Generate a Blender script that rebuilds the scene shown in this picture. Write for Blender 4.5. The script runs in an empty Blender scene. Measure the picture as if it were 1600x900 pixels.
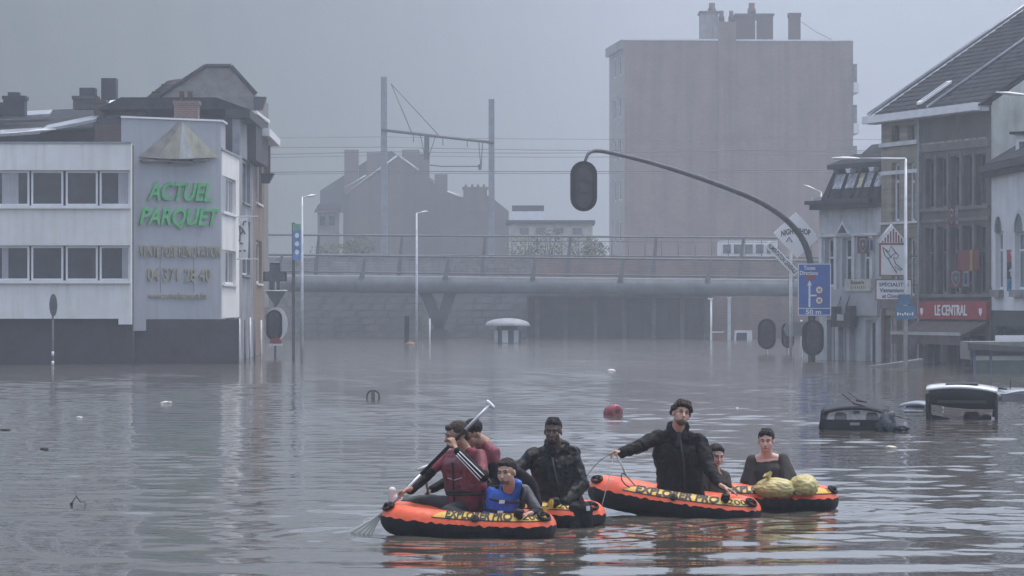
import bpy, bmesh, math, random
import numpy as np
from mathutils import Vector, Matrix, noise
random.seed(7)
rng = np.random.default_rng(7)
sc = bpy.context.scene
COL = sc.collection
R = math.radians

# ------------------------------------------------------------------ camera
F, CH, HY = 5000.0, 2.35, 475.0          # focal length in photo pixels, eye height over the water, horizon row
cam = bpy.data.objects.new('camera', bpy.data.cameras.new('camera'))
COL.objects.link(cam)
cam.data.sensor_width = 36.0
cam.data.lens = 36.0 * F / 1600.0
cam.data.shift_y = (HY - 450.0) / 1600.0
cam.data.clip_start, cam.data.clip_end = 0.5, 6000.0
cam.location = (0, 0, CH)
cam.rotation_euler = (R(90), 0, 0)
sc.camera = cam

# ------------------------------------------------------------------ sky, sun, exposure
SUN_EL, SUN_AZ = R(74), R(60)            # soft light through the cloud from almost overhead
world = bpy.data.worlds.new('World'); sc.world = world; world.use_nodes = True
nt = world.node_tree
bg = nt.nodes['Background']
sky = nt.nodes.new('ShaderNodeTexSky'); sky.sky_type = 'NISHITA'; sky.sun_disc = False
sky.sun_elevation = SUN_EL; sky.sun_rotation = SUN_AZ
sky.air_density = 1.0; sky.dust_density = 4.0; sky.ozone_density = 1.2
hs = nt.nodes.new('ShaderNodeHueSaturation'); hs.inputs['Saturation'].default_value = 0.78
nt.links.new(sky.outputs[0], hs.inputs['Color']); nt.links.new(hs.outputs[0], bg.inputs['Color'])
bg.inputs['Strength'].default_value = 0.13
sun_d = bpy.data.lights.new('sun', 'SUN'); sun_d.energy = 0.8; sun_d.angle = R(30); sun_d.color = (1.0, 0.97, 0.93)
sun = bpy.data.objects.new('sun', sun_d); COL.objects.link(sun)
_sd = Vector((math.sin(SUN_AZ) * math.cos(SUN_EL), math.cos(SUN_AZ) * math.cos(SUN_EL), math.sin(SUN_EL)))
sun.rotation_euler = _sd.to_track_quat('Z', 'Y').to_euler()
sun.location = (-20, -30, 60)
vs = sc.view_settings
vs.view_transform = 'Standard'; vs.look = 'None'; vs.gamma = 1.0; vs.use_curve_mapping = False
vs.exposure = 1.1
sc.cycles.use_denoising = True
sc.cycles.max_bounces = 6; sc.cycles.diffuse_bounces = 2; sc.cycles.glossy_bounces = 3
sc.cycles.transmission_bounces = 3; sc.cycles.volume_bounces = 2; sc.cycles.transparent_max_bounces = 6
sc.cycles.caustics_reflective = False; sc.cycles.caustics_refractive = False

# ------------------------------------------------------------------ helpers
def W(px, py, Y): return Vector(((px - 800.0) / F * Y, Y, CH + (HY - py) / F * Y))
def WX(px, Y): return (px - 800.0) / F * Y
def WZ(py, Y): return CH + (HY - py) / F * Y
def YW(py): return CH * F / (py - HY)     # distance of the water surface seen at photo row py

MATS = {}
def mat(name, col, rough=0.7, var=0.12, scale=2.0, bump=0.0, bscale=30.0, metal=0.0, spec=0.5, col2=None, streak=0.0, coat=0.0):
    """procedural paint/stone/cloth: base colour with noise variation, optional rain streaks and fine bump"""
    if name in MATS: return MATS[name]
    m = bpy.data.materials.new(name); m.use_nodes = True; MATS[name] = m
    n = m.node_tree; b = n.nodes['Principled BSDF']
    b.inputs['Roughness'].default_value = rough; b.inputs['Metallic'].default_value = metal
    b.inputs['Specular IOR Level'].default_value = spec
    if coat: b.inputs['Coat Weight'].default_value = coat
    tc = n.nodes.new('ShaderNodeTexCoord')
    nz = n.nodes.new('ShaderNodeTexNoise'); nz.inputs['Scale'].default_value = scale
    nz.inputs['Detail'].default_value = 6; nz.inputs['Roughness'].default_value = 0.6
    n.links.new(tc.outputs['Object'], nz.inputs['Vector'])
    mx = n.nodes.new('ShaderNodeMix'); mx.data_type = 'RGBA'
    c2 = col2 if col2 else tuple(max(0, c * (1 - 2.2 * var)) for c in col)
    c1 = col if col2 else tuple(min(1, c * (1 + var)) for c in col)
    mx.inputs[6].default_value = (*c1, 1); mx.inputs[7].default_value = (*c2, 1)
    rp = n.nodes.new('ShaderNodeValToRGB'); rp.color_ramp.elements[0].position = 0.35; rp.color_ramp.elements[1].position = 0.7
    n.links.new(nz.outputs['Fac'], rp.inputs[0]); n.links.new(rp.outputs[0], mx.inputs[0])
    out = mx.outputs[2]
    if streak:
        mp = n.nodes.new('ShaderNodeMapping'); mp.inputs['Scale'].default_value = (2.6, 2.6, 0.22)
        n.links.new(tc.outputs['Object'], mp.inputs['Vector'])
        ns = n.nodes.new('ShaderNodeTexNoise'); ns.inputs['Scale'].default_value = 1.6; ns.inputs['Detail'].default_value = 5
        n.links.new(mp.outputs[0], ns.inputs['Vector'])
        r2 = n.nodes.new('ShaderNodeValToRGB'); r2.color_ramp.elements[0].position = 0.48; r2.color_ramp.elements[1].position = 0.75
        n.links.new(ns.outputs['Fac'], r2.inputs[0])
        m2 = n.nodes.new('ShaderNodeMix'); m2.data_type = 'RGBA'; m2.blend_type = 'MULTIPLY'
        k = 1 - streak
        m2.inputs[7].default_value = (k, k * 0.98, k * 0.93, 1)
        n.links.new(r2.outputs[0], m2.inputs[0]); n.links.new(out, m2.inputs[6]); out = m2.outputs[2]
    n.links.new(out, b.inputs['Base Color'])
    if bump:
        nb = n.nodes.new('ShaderNodeTexNoise'); nb.inputs['Scale'].default_value = bscale; nb.inputs['Detail'].default_value = 4
        n.links.new(tc.outputs['Object'], nb.inputs['Vector'])
        bp = n.nodes.new('ShaderNodeBump'); bp.inputs['Strength'].default_value = bump; bp.inputs['Distance'].default_value = 0.02
        n.links.new(nb.outputs['Fac'], bp.inputs['Height']); n.links.new(bp.outputs[0], b.inputs['Normal'])
    return m

def brickmat(name, c1, c2, mortar, s=1.0, rough=0.85, rot=0.0):
    """small far bricks or courses drawn by the material (each under ten photo pixels)"""
    if name in MATS: return MATS[name]
    m = bpy.data.materials.new(name); m.use_nodes = True; MATS[name] = m
    n = m.node_tree; b = n.nodes['Principled BSDF']; b.inputs['Roughness'].default_value = rough
    tc = n.nodes.new('ShaderNodeTexCoord'); mp = n.nodes.new('ShaderNodeMapping')
    mp.inputs['Rotation'].default_value = (R(90), 0, rot)
    n.links.new(tc.outputs['Object'], mp.inputs['Vector'])
    br = n.nodes.new('ShaderNodeTexBrick'); br.inputs['Scale'].default_value = 1.0 / s
    br.inputs['Brick Width'].default_value = 0.24; br.inputs['Row Height'].default_value = 0.075
    br.inputs['Mortar Size'].default_value = 0.008
    br.inputs['Color1'].default_value = (*c1, 1); br.inputs['Color2'].default_value = (*c2, 1); br.inputs['Mortar'].default_value = (*mortar, 1)
    n.links.new(mp.outputs[0], br.inputs['Vector'])
    nz = n.nodes.new('ShaderNodeTexNoise'); nz.inputs['Scale'].default_value = 0.5; nz.inputs['Detail'].default_value = 8
    n.links.new(tc.outputs['Object'], nz.inputs['Vector'])
    mx = n.nodes.new('ShaderNodeMix'); mx.data_type = 'RGBA'; mx.blend_type = 'MULTIPLY'; mx.inputs[7].default_value = (0.74, 0.74, 0.75, 1)
    rp = n.nodes.new('ShaderNodeValToRGB'); rp.color_ramp.elements[0].position = 0.4; rp.color_ramp.elements[1].position = 0.75
    n.links.new(nz.outputs['Fac'], rp.inputs[0]); n.links.new(rp.outputs[0], mx.inputs[0]); n.links.new(br.outputs['Color'], mx.inputs[6])
    mp2 = n.nodes.new('ShaderNodeMapping'); mp2.inputs['Scale'].default_value = (1.3, 1.3, 0.06)
    n.links.new(tc.outputs['Object'], mp2.inputs['Vector'])
    n2 = n.nodes.new('ShaderNodeTexNoise'); n2.inputs['Scale'].default_value = 1.0; n2.inputs['Detail'].default_value = 6
    n.links.new(mp2.outputs[0], n2.inputs['Vector'])
    m2 = n.nodes.new('ShaderNodeMix'); m2.data_type = 'RGBA'; m2.blend_type = 'MULTIPLY'; m2.inputs[7].default_value = (0.72, 0.73, 0.74, 1)
    r2 = n.nodes.new('ShaderNodeValToRGB'); r2.color_ramp.elements[0].position = 0.45; r2.color_ramp.elements[1].position = 0.7
    n.links.new(n2.outputs['Fac'], r2.inputs[0]); n.links.new(r2.outputs[0], m2.inputs[0]); n.links.new(mx.outputs[2], m2.inputs[6])
    n.links.new(m2.outputs[2], b.inputs['Base Color'])
    return m

def tag(o, label=None, cat=None, group=None, kind=None):
    if label: o['label'] = label
    if cat: o['category'] = cat
    if group: o['group'] = group
    if kind: o['kind'] = kind
    return o
def link(o, parent=None):
    COL.objects.link(o)
    if parent is not None: o.parent = parent
    return o
def thing(name, label, cat, loc=(0, 0, 0), rz=0.0, group=None):
    o = bpy.data.objects.new(name, None); o.empty_display_size = 0.2
    link(o); o.location = loc; o.rotation_euler = (0, 0, rz)
    return tag(o, label, cat, group)

class MB:
    """collects boxes, prisms, tubes and lathes into one mesh"""
    def __init__(s): s.v = []; s.f = []; s.sm = []
    def add(s, vs, fs, smooth=False):
        k = len(s.v); s.v += [tuple(v) for v in vs]; s.f += [tuple(i + k for i in f) for f in fs]; s.sm += [smooth] * len(fs); return s
    def hexa(s, p):      # 8 points: bottom 0-3 counter-clockwise, top 4-7
        return s.add(p, [(3, 2, 1, 0), (4, 5, 6, 7), (0, 1, 5, 4), (1, 2, 6, 5), (2, 3, 7, 6), (3, 0, 4, 7)])
    def box(s, x0, x1, y0, y1, z0, z1):
        return s.hexa([(x0, y0, z0), (x1, y0, z0), (x1, y1, z0), (x0, y1, z0), (x0, y0, z1), (x1, y0, z1), (x1, y1, z1), (x0, y1, z1)])
    def prism(s, poly, d0, d1, fn):   # poly of (a,b); fn(a,b,d) gives a point; d0 back, d1 front
        n = len(poly)
        vs = [fn(a, b, d0) for a, b in poly] + [fn(a, b, d1) for a, b in poly]
        return s.add(vs, [tuple(range(n - 1, -1, -1)), tuple(range(n, 2 * n))] + [(i, (i + 1) % n, n + (i + 1) % n, n + i) for i in range(n)])
    def tube(s, pts, r, seg=8, caps=True):
        pts = [Vector(p) for p in pts]; n = len(pts)
        rs = r if isinstance(r, (list, tuple)) else [r] * n
        vs, fs = [], []; ref = None
        for i, p in enumerate(pts):
            t = (pts[min(i + 1, n - 1)] - pts[max(i - 1, 0)]).normalized()
            if ref is None: ref = Vector((0, 0, 1)) if abs(t.z) < 0.9 else Vector((1, 0, 0))
            a = (ref - t * ref.dot(t)).normalized(); ref = a; b = t.cross(a)
            for k in range(seg):
                th = 2 * math.pi * k / seg
                vs.append(p + (a * math.cos(th) + b * math.sin(th)) * rs[i])
        for i in range(n - 1):
            for k in range(seg):
                k2 = (k + 1) % seg
                fs.append((i * seg + k, i * seg + k2, (i + 1) * seg + k2, (i + 1) * seg + k))
        s.add(vs, fs, True)
        if caps:
            o = len(s.v) - n * seg
            s.f.append(tuple(o + k for k in range(seg - 1, -1, -1))); s.sm.append(False)
            s.f.append(tuple(o + (n - 1) * seg + k for k in range(seg))); s.sm.append(False)
        return s
    def lathe(s, prof, c=(0, 0, 0), seg=16, sx=1.0, sy=1.0):   # prof: (radius, z) bottom to top
        vs, fs = [], []
        for (r, z) in prof:
            for k in range(seg):
                th = 2 * math.pi * k / seg
                vs.append((c[0] + r * sx * math.cos(th), c[1] + r * sy * math.sin(th), c[2] + z))
        n = len(prof)
        for i in range(n - 1):
            for k in range(seg):
                k2 = (k + 1) % seg; fs.append((i * seg + k, i * seg + k2, (i + 1) * seg + k2, (i + 1) * seg + k))
        s.add(vs, fs, True); o = len(s.v) - n * seg
        s.f.append(tuple(o + k for k in range(seg - 1, -1, -1))); s.sm.append(False)
        s.f.append(tuple(o + (n - 1) * seg + k for k in range(seg))); s.sm.append(False)
        return s
    def mesh(s, name):
        m = bpy.data.meshes.new(name); m.from_pydata(s.v, [], s.f); m.polygons.foreach_set('use_smooth', s.sm); m.update(); return m
    def build(s, name, m, parent=None, loc=None):
        o = bpy.data.objects.new(name, s.mesh(name))
        o.data.materials.append(MATS[m] if isinstance(m, str) else m)
        link(o, parent)
        if loc is not None: o.location = loc
        return o

def copy_tree(o, parent=None):
    c = o.copy(); COL.objects.link(c); c.parent = parent
    for ch in list(o.children):
        if ch.name in COL.objects: copy_tree(ch, c)
    return c

class Facade:
    """vertical wall plane between two plan points; u runs along it, d is outward (towards the viewer)"""
    def __init__(s, A, B):   # A left end, B right end as seen from outside
        s.A = Vector((A[0], A[1], 0)); s.B = Vector((B[0], B[1], 0))
        s.L = (s.B - s.A).length; s.u = (s.B - s.A) / s.L; s.n = Vector((s.u.y, -s.u.x, 0))
    def P(s, u, z, d=0.0): return s.A + s.u * u + s.n * d + Vector((0, 0, z))
    def at(s, px, d=0.0):    # u where the photo column px meets the plane
        k = (px - 800.0) / F; a = s.A + s.n * d      # a.x+t*u.x = k*(a.y+t*u.y)
        return (k * a.y - a.x) / (s.u.x - k * s.u.y)
    def z(s, px, py, d=0.0):
        p = s.P(s.at(px, d), 0, d); return WZ(py, p.y)
    def box(s, mb, u0, u1, z0, z1, d0, d1):
        return mb.hexa([s.P(u0, z0, d1), s.P(u1, z0, d1), s.P(u1, z0, d0), s.P(u0, z0, d0), s.P(u0, z1, d1), s.P(u1, z1, d1), s.P(u1, z1, d0), s.P(u0, z1, d0)])
    def poly(s, mb, pts, d0, d1):
        return mb.prism(pts, d0, d1, lambda a, b, d: s.P(a, b, d))
    def wall(s, mb, u0, u1, z0, z1, ops, t=0.25, d=0.0):
        """slab with openings; ops = (u0,u1,z0,z1)"""
        us = sorted({u0, u1, *[min(max(o[0], u0), u1) for o in ops], *[min(max(o[1], u0), u1) for o in ops]})
        zs = sorted({z0, z1, *[min(max(o[2], z0), z1) for o in ops], *[min(max(o[3], z0), z1) for o in ops]})
        def isop(a, b):
            return any(o[0] - 1e-6 <= a <= o[1] + 1e-6 and o[2] - 1e-6 <= b <= o[3] + 1e-6 for o in ops)
        G = [[not isop((us[i] + us[i + 1]) / 2, (zs[j] + zs[j + 1]) / 2) for j in range(len(zs) - 1)] for i in range(len(us) - 1)]
        g = lambda i, j: 0 <= i < len(us) - 1 and 0 <= j < len(zs) - 1 and G[i][j]
        for i in range(len(us) - 1):
            for j in range(len(zs) - 1):
                if not G[i][j]: continue
                a, b, c, e = us[i], us[i + 1], zs[j], zs[j + 1]
                q = lambda *p: mb.add([s.P(*x) for x in p], [(0, 1, 2, 3)])
                q((a, c, d), (b, c, d), (b, e, d), (a, e, d)); q((b, c, d - t), (a, c, d - t), (a, e, d - t), (b, e, d - t))
                if not g(i - 1, j): q((a, c, d - t), (a, c, d), (a, e, d), (a, e, d - t))
                if not g(i + 1, j): q((b, c, d), (b, c, d - t), (b, e, d - t), (b, e, d))
                if not g(i, j - 1): q((a, c, d - t), (b, c, d - t), (b, c, d), (a, c, d))
                if not g(i, j + 1): q((a, e, d), (b, e, d), (b, e, d - t), (a, e, d - t))
        return mb

def window(fc, root, u0, u1, z0, z1, d=-0.12, fw=0.07, fm='white_frame', gm='glass_dark', bars_u=(), bars_z=(), sill=None, curtain=0, name='window'):
    """window part: frame with its pane, glazing bars, sill and curtain as sub-parts"""
    mb = MB()
    fc.box(mb, u0, u1, z0, z0 + fw, d - 0.05, d); fc.box(mb, u0, u1, z1 - fw, z1, d - 0.05, d)
    fc.box(mb, u0, u0 + fw, z0 + fw, z1 - fw, d - 0.05, d); fc.box(mb, u1 - fw, u1, z0 + fw, z1 - fw, d - 0.05, d)
    for b in bars_u: fc.box(mb, b - fw * 0.6, b + fw * 0.6, z0 + fw, z1 - fw, d - 0.048, d + 0.002)
    for b in bars_z: fc.box(mb, u0 + fw, u1 - fw, b - fw * 0.45, b + fw * 0.45, d - 0.046, d + 0.004)
    w = mb.build(name, fm, root)
    xs = [u0 + fw * 0.5] + sorted(bars_u) + [u1 - fw * 0.5]
    for i in range(len(xs) - 1):
        fc.box(MB(), 0, 1, 0, 1, 0, 1)
        p = MB(); fc.box(p, xs[i], xs[i + 1] - 0.004, z0 + fw * 0.5, z1 - fw * 0.5, d - 0.034, d - 0.026); p.build('pane', gm, w)
    if sill:
        p = MB(); fc.box(p, u0 - 0.08, u1 + 0.08, z0 - 0.09, z0 - 0.003, d - 0.05, 0.09); p.build('sill', sill, w)
    return w

def text_mesh(s, size, extrude=0.01, shear=0.0, sx=1.0, align='CENTER', bold=0.0, spacing=1.0):
    c = bpy.data.curves.new('lettering', 'FONT'); c.body = s; c.size = size; c.extrude = extrude; c.shear = shear
    c.align_x = align; c.align_y = 'CENTER'; c.offset = bold; c.space_character = spacing; c.resolution_u = 3
    o = bpy.data.objects.new('lettering_curve', c); COL.objects.link(o)
    dg = bpy.context.evaluated_depsgraph_get(); dg.update()
    m = bpy.data.meshes.new_from_object(o.evaluated_get(dg))
    bpy.data.objects.remove(o); bpy.data.curves.remove(c)
    if sx != 1.0:
        for v in m.vertices: v.co.x *= sx
    return m
def lettering(s, width, height, m, parent, fn, extrude=0.01, shear=0.0, bold=0.0, name='lettering', spacing=1.0, fine=False):
    """text fitted into width x height; fn(a,b,d) maps the flat text to the surface"""
    me = text_mesh(s, 1.0, 0.5, shear, bold=bold, spacing=spacing)
    if fine:      # split long edges so the letters can follow a curved surface
        bm = bmesh.new(); bm.from_mesh(me); bmesh.ops.remove_doubles(bm, verts=bm.verts, dist=1e-5)
        for _ in range(4):
            bmesh.ops.triangulate(bm, faces=bm.faces)
            es = [e for e in bm.edges if abs(e.verts[0].co.y - e.verts[1].co.y) + .5 * abs(e.verts[0].co.x - e.verts[1].co.x) > .22]
            if not es: break
            bmesh.ops.subdivide_edges(bm, edges=es, cuts=1)
        bmesh.ops.triangulate(bm, faces=bm.faces); bm.to_mesh(me); bm.free()
    xs = [v.co.x for v in me.vertices]; ys = [v.co.y for v in me.vertices]
    w, h = max(xs) - min(xs), max(ys) - min(ys); cx, cy = (max(xs) + min(xs)) / 2, (max(ys) + min(ys)) / 2
    for v in me.vertices:
        v.co = fn((v.co.x - cx) / w * width, (v.co.y - cy) / h * height, extrude if v.co.z > 0 else 0.0)
    o = bpy.data.objects.new(name, me); me.materials.append(MATS[m]); link(o, parent)
    return o
# ------------------------------------------------------------------ flood water
BOATS = [(-0.46, 32.4), (0.62, 34.2), (1.85, 35.5), (3.0, 36.4)]
def build_water():
    ys = [-60.0, -20.0, 0.0, 12.0, 20.0]
    y = 25.0
    while y < 84: ys.append(y); y += 0.045 + (y - 25) * 0.0026
    while y < 235: ys.append(y); y += 0.2 + (y - 84) * 0.006
    while y < 420: ys.append(y); y *= 1.03
    ys += [500, 700, 1200]
    ys = np.array(ys)
    t = np.concatenate([[-60, -8, -2.0], np.linspace(-1, 1, 520), [2.0, 8, 60]])
    T, Yg = np.meshgrid(t, ys)
    half = 0.178 * np.maximum(Yg, 26) + 0.8
    X = T * half
    H = np.zeros_like(X)
    dense = np.clip((235 - Yg) / 40, 0, 1) * (np.abs(T) <= 1.0) * np.clip((Yg - 24.5) / 1.0, 0, 1)
    # wind chop: many small directional waves, slow patches of stronger and weaker chop
    chop = np.zeros_like(X)
    for i in range(52):
        lam = 0.24 * (1.4 / 0.24) ** rng.random(); th = rng.normal(0.12, 0.55)
        k = 2 * math.pi / lam
        ph = rng.random() * 6.28
        amp = 0.0018 * lam
        wob = 0.9 * np.sin(X * 0.31 + i) + 0.8 * np.sin(Yg * 0.23 + 2.1 * i) + 0.5 * np.sin(X * 0.83 - Yg * 0.41 + 1.3 * i)
        res = np.clip(lam / (0.012 + 0.0042 * Yg) - 0.9, 0, 1)      # waves the mesh is too coarse for fade out
        chop += amp * res * (1 + 0.004 * np.maximum(Yg - 48, 0)) * np.sin(k * (X * math.sin(th) + Yg * math.cos(th)) + ph + wob)
    patch = 0.62 + 0.3 * np.sin(X * 0.55 + 0.4 * Yg + 1.0) * np.sin(Yg * 0.19 - 0.3 * X) + 0.2 * np.sin(X * 0.9 - Yg * 0.12)
    cx, cy = 1.0, 33.4
    r = np.sqrt(((X - cx) / 1.35) ** 2 + (Yg - cy) ** 2)
    near_ripples = 1.0 + 0.35 * np.exp(-((Yg - 41) / 8.0) ** 2)
    calm = near_ripples * np.clip((Yg - 25.5) / 9.0, 0.16, 1.0)
    H += chop * np.clip(patch, 0.25, 1.3) * calm
    # rings spreading from the boats, long and smooth
    ring = 0.009 * np.sin(2 * math.pi * r / 1.55 + 0.9 * np.sin(X * 0.7)) * np.exp(-((r - 4.5) / 4.2) ** 2)
    H += ring * (Yg < cy + 3)
    for bx, by in BOATS:
        rb = np.sqrt(((X - bx) / 1.25) ** 2 + ((Yg - by) / 0.8) ** 2)
        H += 0.010 * np.sin(2 * math.pi * rb / 0.42) * np.exp(-((rb - 1.0) / 0.75) ** 2)
    H *= dense
    nr, nc = X.shape
    co = np.stack([X, Yg, H], -1).reshape(-1, 3)
    idx = np.arange(nr * nc).reshape(nr, nc)
    q = np.stack([idx[:-1, :-1], idx[:-1, 1:], idx[1:, 1:], idx[1:, :-1]], -1).reshape(-1, 4)
    me = bpy.data.meshes.new('water')
    me.vertices.add(len(co)); me.vertices.foreach_set('co', co.ravel())
    me.loops.add(q.size); me.loops.foreach_set('vertex_index', q.ravel())
    me.polygons.add(len(q)); me.polygons.foreach_set('loop_start', np.arange(0, q.size, 4)); me.polygons.foreach_set('loop_total', np.full(len(q), 4))
    me.polygons.foreach_set('use_smooth', np.ones(len(q), dtype=bool))
    me.update(); me.validate()
    o = bpy.data.objects.new('water', me); link(o); tag(o, kind='structure')
    m = bpy.data.materials.new('flood_water'); m.use_nodes = True; n = m.node_tree; b = n.nodes['Principled BSDF']
    b.inputs['Roughness'].default_value = 0.035; b.inputs['IOR'].default_value = 1.333
    tc = n.nodes.new('ShaderNodeTexCoord')
    nz = n.nodes.new('ShaderNodeTexNoise'); nz.inputs['Scale'].default_value = 0.25; nz.inputs['Detail'].default_value = 5
    n.links.new(tc.outputs['Object'], nz.inputs['Vector'])
    mx = n.nodes.new('ShaderNodeMix'); mx.data_type = 'RGBA'
    mx.inputs[6].default_value = (0.085, 0.078, 0.066, 1); mx.inputs[7].default_value = (0.060, 0.055, 0.047, 1)
    n.links.new(nz.outputs['Fac'], mx.inputs[0]); n.links.new(mx.outputs[2], b.inputs['Base Color'])
    sp = n.nodes.new('ShaderNodeSeparateXYZ'); mr = n.nodes.new('ShaderNodeMapRange')   # far off, rain pocks too small to model make the water duller
    mr.inputs[1].default_value = 44; mr.inputs[2].default_value = 120; mr.inputs[3].default_value = 0.035; mr.inputs[4].default_value = 0.14
    n.links.new(tc.outputs['Object'], sp.inputs[0]); n.links.new(sp.outputs[1], mr.inputs[0]); n.links.new(mr.outputs[0], b.inputs['Roughness'])
    mp = n.nodes.new('ShaderNodeMapping'); mp.inputs['Scale'].default_value = (0.8, 1.2, 1.0)
    n.links.new(tc.outputs['Object'], mp.inputs['Vector'])
    w1 = n.nodes.new('ShaderNodeTexNoise'); w1.inputs['Scale'].default_value = 3.2; w1.inputs['Detail'].default_value = 4; w1.inputs['Roughness'].default_value = 0.55
    n.links.new(mp.outputs[0], w1.inputs['Vector'])
    bp = n.nodes.new('ShaderNodeBump'); bp.inputs['Strength'].default_value = 0.3; bp.inputs['Distance'].default_value = 0.008
    n.links.new(w1.outputs['Fac'], bp.inputs['Height']); n.links.new(bp.outputs[0], b.inputs['Normal'])
    me.materials.append(m)
build_water()

# ------------------------------------------------------------------ ground under the flood and the wooded hill in the mist
mat('mud', (0.09, 0.075, 0.055), 0.9)
g = MB(); g.add([(-1600, -80, -2.2), (1600, -80, -2.2), (1600, 1700, -2.2), (-1600, 1700, -2.2)], [(0, 1, 2, 3)])
tag(g.build('ground', 'mud'), kind='structure')
def build_hill():
    xs = np.linspace(-620, 620, 311); ys = np.linspace(330, 1460, 270)
    X, Y = np.meshgrid(xs, ys)
    Z = np.zeros_like(X)
    for j in range(X.shape[0]):
        for i in range(X.shape[1]):
            x, y = X[j, i], Y[j, i]
            s = max(0.0, min(1.0, (y - 330 - 6.0 * max(0, min(140, x + 80)) - 45 * noise.noise(Vector((x * 0.004, 3.1, 0)))) / 330))
            base = 190 * s * s * (3 - 2 * s) * (0.92 + 0.13 * noise.noise(Vector((x * 0.005, y * 0.003, 1.0))) - x * 0.0002)
            tr = 4.0 * noise.noise(Vector((x * 0.04, y * 0.02, 0))) + 1.5 * noise.noise(Vector((x * 0.12, y * 0.05, 5)))
            Z[j, i] = -2.0 + base + tr * min(1.0, base / 12)
    nr, nc = X.shape; idx = np.arange(nr * nc).reshape(nr, nc)
    q = np.stack([idx[:-1, :-1], idx[:-1, 1:], idx[1:, 1:], idx[1:, :-1]], -1).reshape(-1, 4)
    me = bpy.data.meshes.new('hill'); me.from_pydata(np.stack([X, Y, Z], -1).reshape(-1, 3).tolist(), [], q.tolist()); me.update()
    o = bpy.data.objects.new('hill', me); link(o); tag(o, kind='structure')
    me.materials.append(mat('hill_wood', (0.045, 0.06, 0.035), 0.95, col2=(0.025, 0.035, 0.022), scale=0.05))
build_hill()

# ------------------------------------------------------------------ the mist
hz = MB().box(-660, 660, -70, 1480, -3.4, 235).build('haze', mat('mist_surface', (1, 1, 1)))
hz.data.materials.clear()
hm = bpy.data.materials.new('mist'); hm.use_nodes = True; hn = hm.node_tree
hn.nodes.remove(hn.nodes['Principled BSDF'])
pv = hn.nodes.new('ShaderNodeVolumePrincipled'); pv.inputs['Color'].default_value = (0.83, 0.90, 1.0, 1)
pv.inputs['Density'].default_value = 0.0012; pv.inputs['Anisotropy'].default_value = 0.32
hn.links.new(pv.outputs[0], hn.nodes['Material Output'].inputs['Volume'])
hz.data.materials.append(hm); tag(hz, 'pale rain mist filling the flooded valley', kind='stuff')
hz.visible_shadow = True
# ------------------------------------------------------------------ shared materials
mat('white_frame', (0.72, 0.73, 0.74), 0.45, 0.05)
mat('white_render', (0.80, 0.80, 0.79), 0.75, 0.05, 0.6, streak=0.13)
mat('white_coping', (0.8, 0.81, 0.83), 0.4, 0.05)
mat('grey_render', (0.36, 0.385, 0.43), 0.75, 0.05, 0.7, streak=0.10)
mat('glass_dark', (0.035, 0.04, 0.05), 0.08, 0.3, 1.2, spec=0.55)
mat('glass_grey', (0.10, 0.11, 0.13), 0.12, 0.4, 2.5, spec=0.6)
mat('dark_wall', (0.04, 0.042, 0.05), 0.8, 0.2, 1.0, streak=0.2)
mat('slate', (0.036, 0.039, 0.047), 0.9, 0.25, 3.0, spec=0.1)
mat('steel_grey', (0.26, 0.28, 0.30), 0.5, 0.12, 2.0, metal=0.3)
mat('steel_dark', (0.10, 0.105, 0.115), 0.5, 0.15, 3.0, metal=0.3)
mat('galvanised', (0.52, 0.54, 0.56), 0.4, 0.1, 3.0, metal=0.5)
mat('black_plastic', (0.018, 0.018, 0.02), 0.45, 0.2, 6.0)
mat('girder_paint', (0.135, 0.15, 0.16), 0.4, 0.15, 1.0, streak=0.25)
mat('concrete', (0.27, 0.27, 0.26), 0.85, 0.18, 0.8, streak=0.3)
mat('concrete_dark', (0.085, 0.085, 0.09), 0.85, 0.18, 0.8, streak=0.3)  # dark grey concrete; on the abutment the colour carries the under-bridge shade
mat('stone_block', (0.22, 0.22, 0.215), 0.85, 0.25, 0.7)
mat('zinc', (0.30, 0.32, 0.35), 0.35, 0.12, 2.0, metal=0.4)
brickmat('brick_dark', (0.085, 0.045, 0.04), (0.12, 0.06, 0.05), (0.14, 0.13, 0.12))
brickmat('brick_red', (0.12, 0.065, 0.055), (0.15, 0.08, 0.065), (0.26, 0.23, 0.21))
brickmat('brick_flat', (0.22, 0.145, 0.12), (0.28, 0.185, 0.15), (0.26, 0.225, 0.205), s=1.5)
brickmat('brick_orange', (0.20, 0.13, 0.09), (0.25, 0.155, 0.10), (0.24, 0.21, 0.18))
brickmat('stone_tan', (0.36, 0.31, 0.23), (0.25, 0.21, 0.15), (0.28, 0.26, 0.22), s=2.2)

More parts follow.
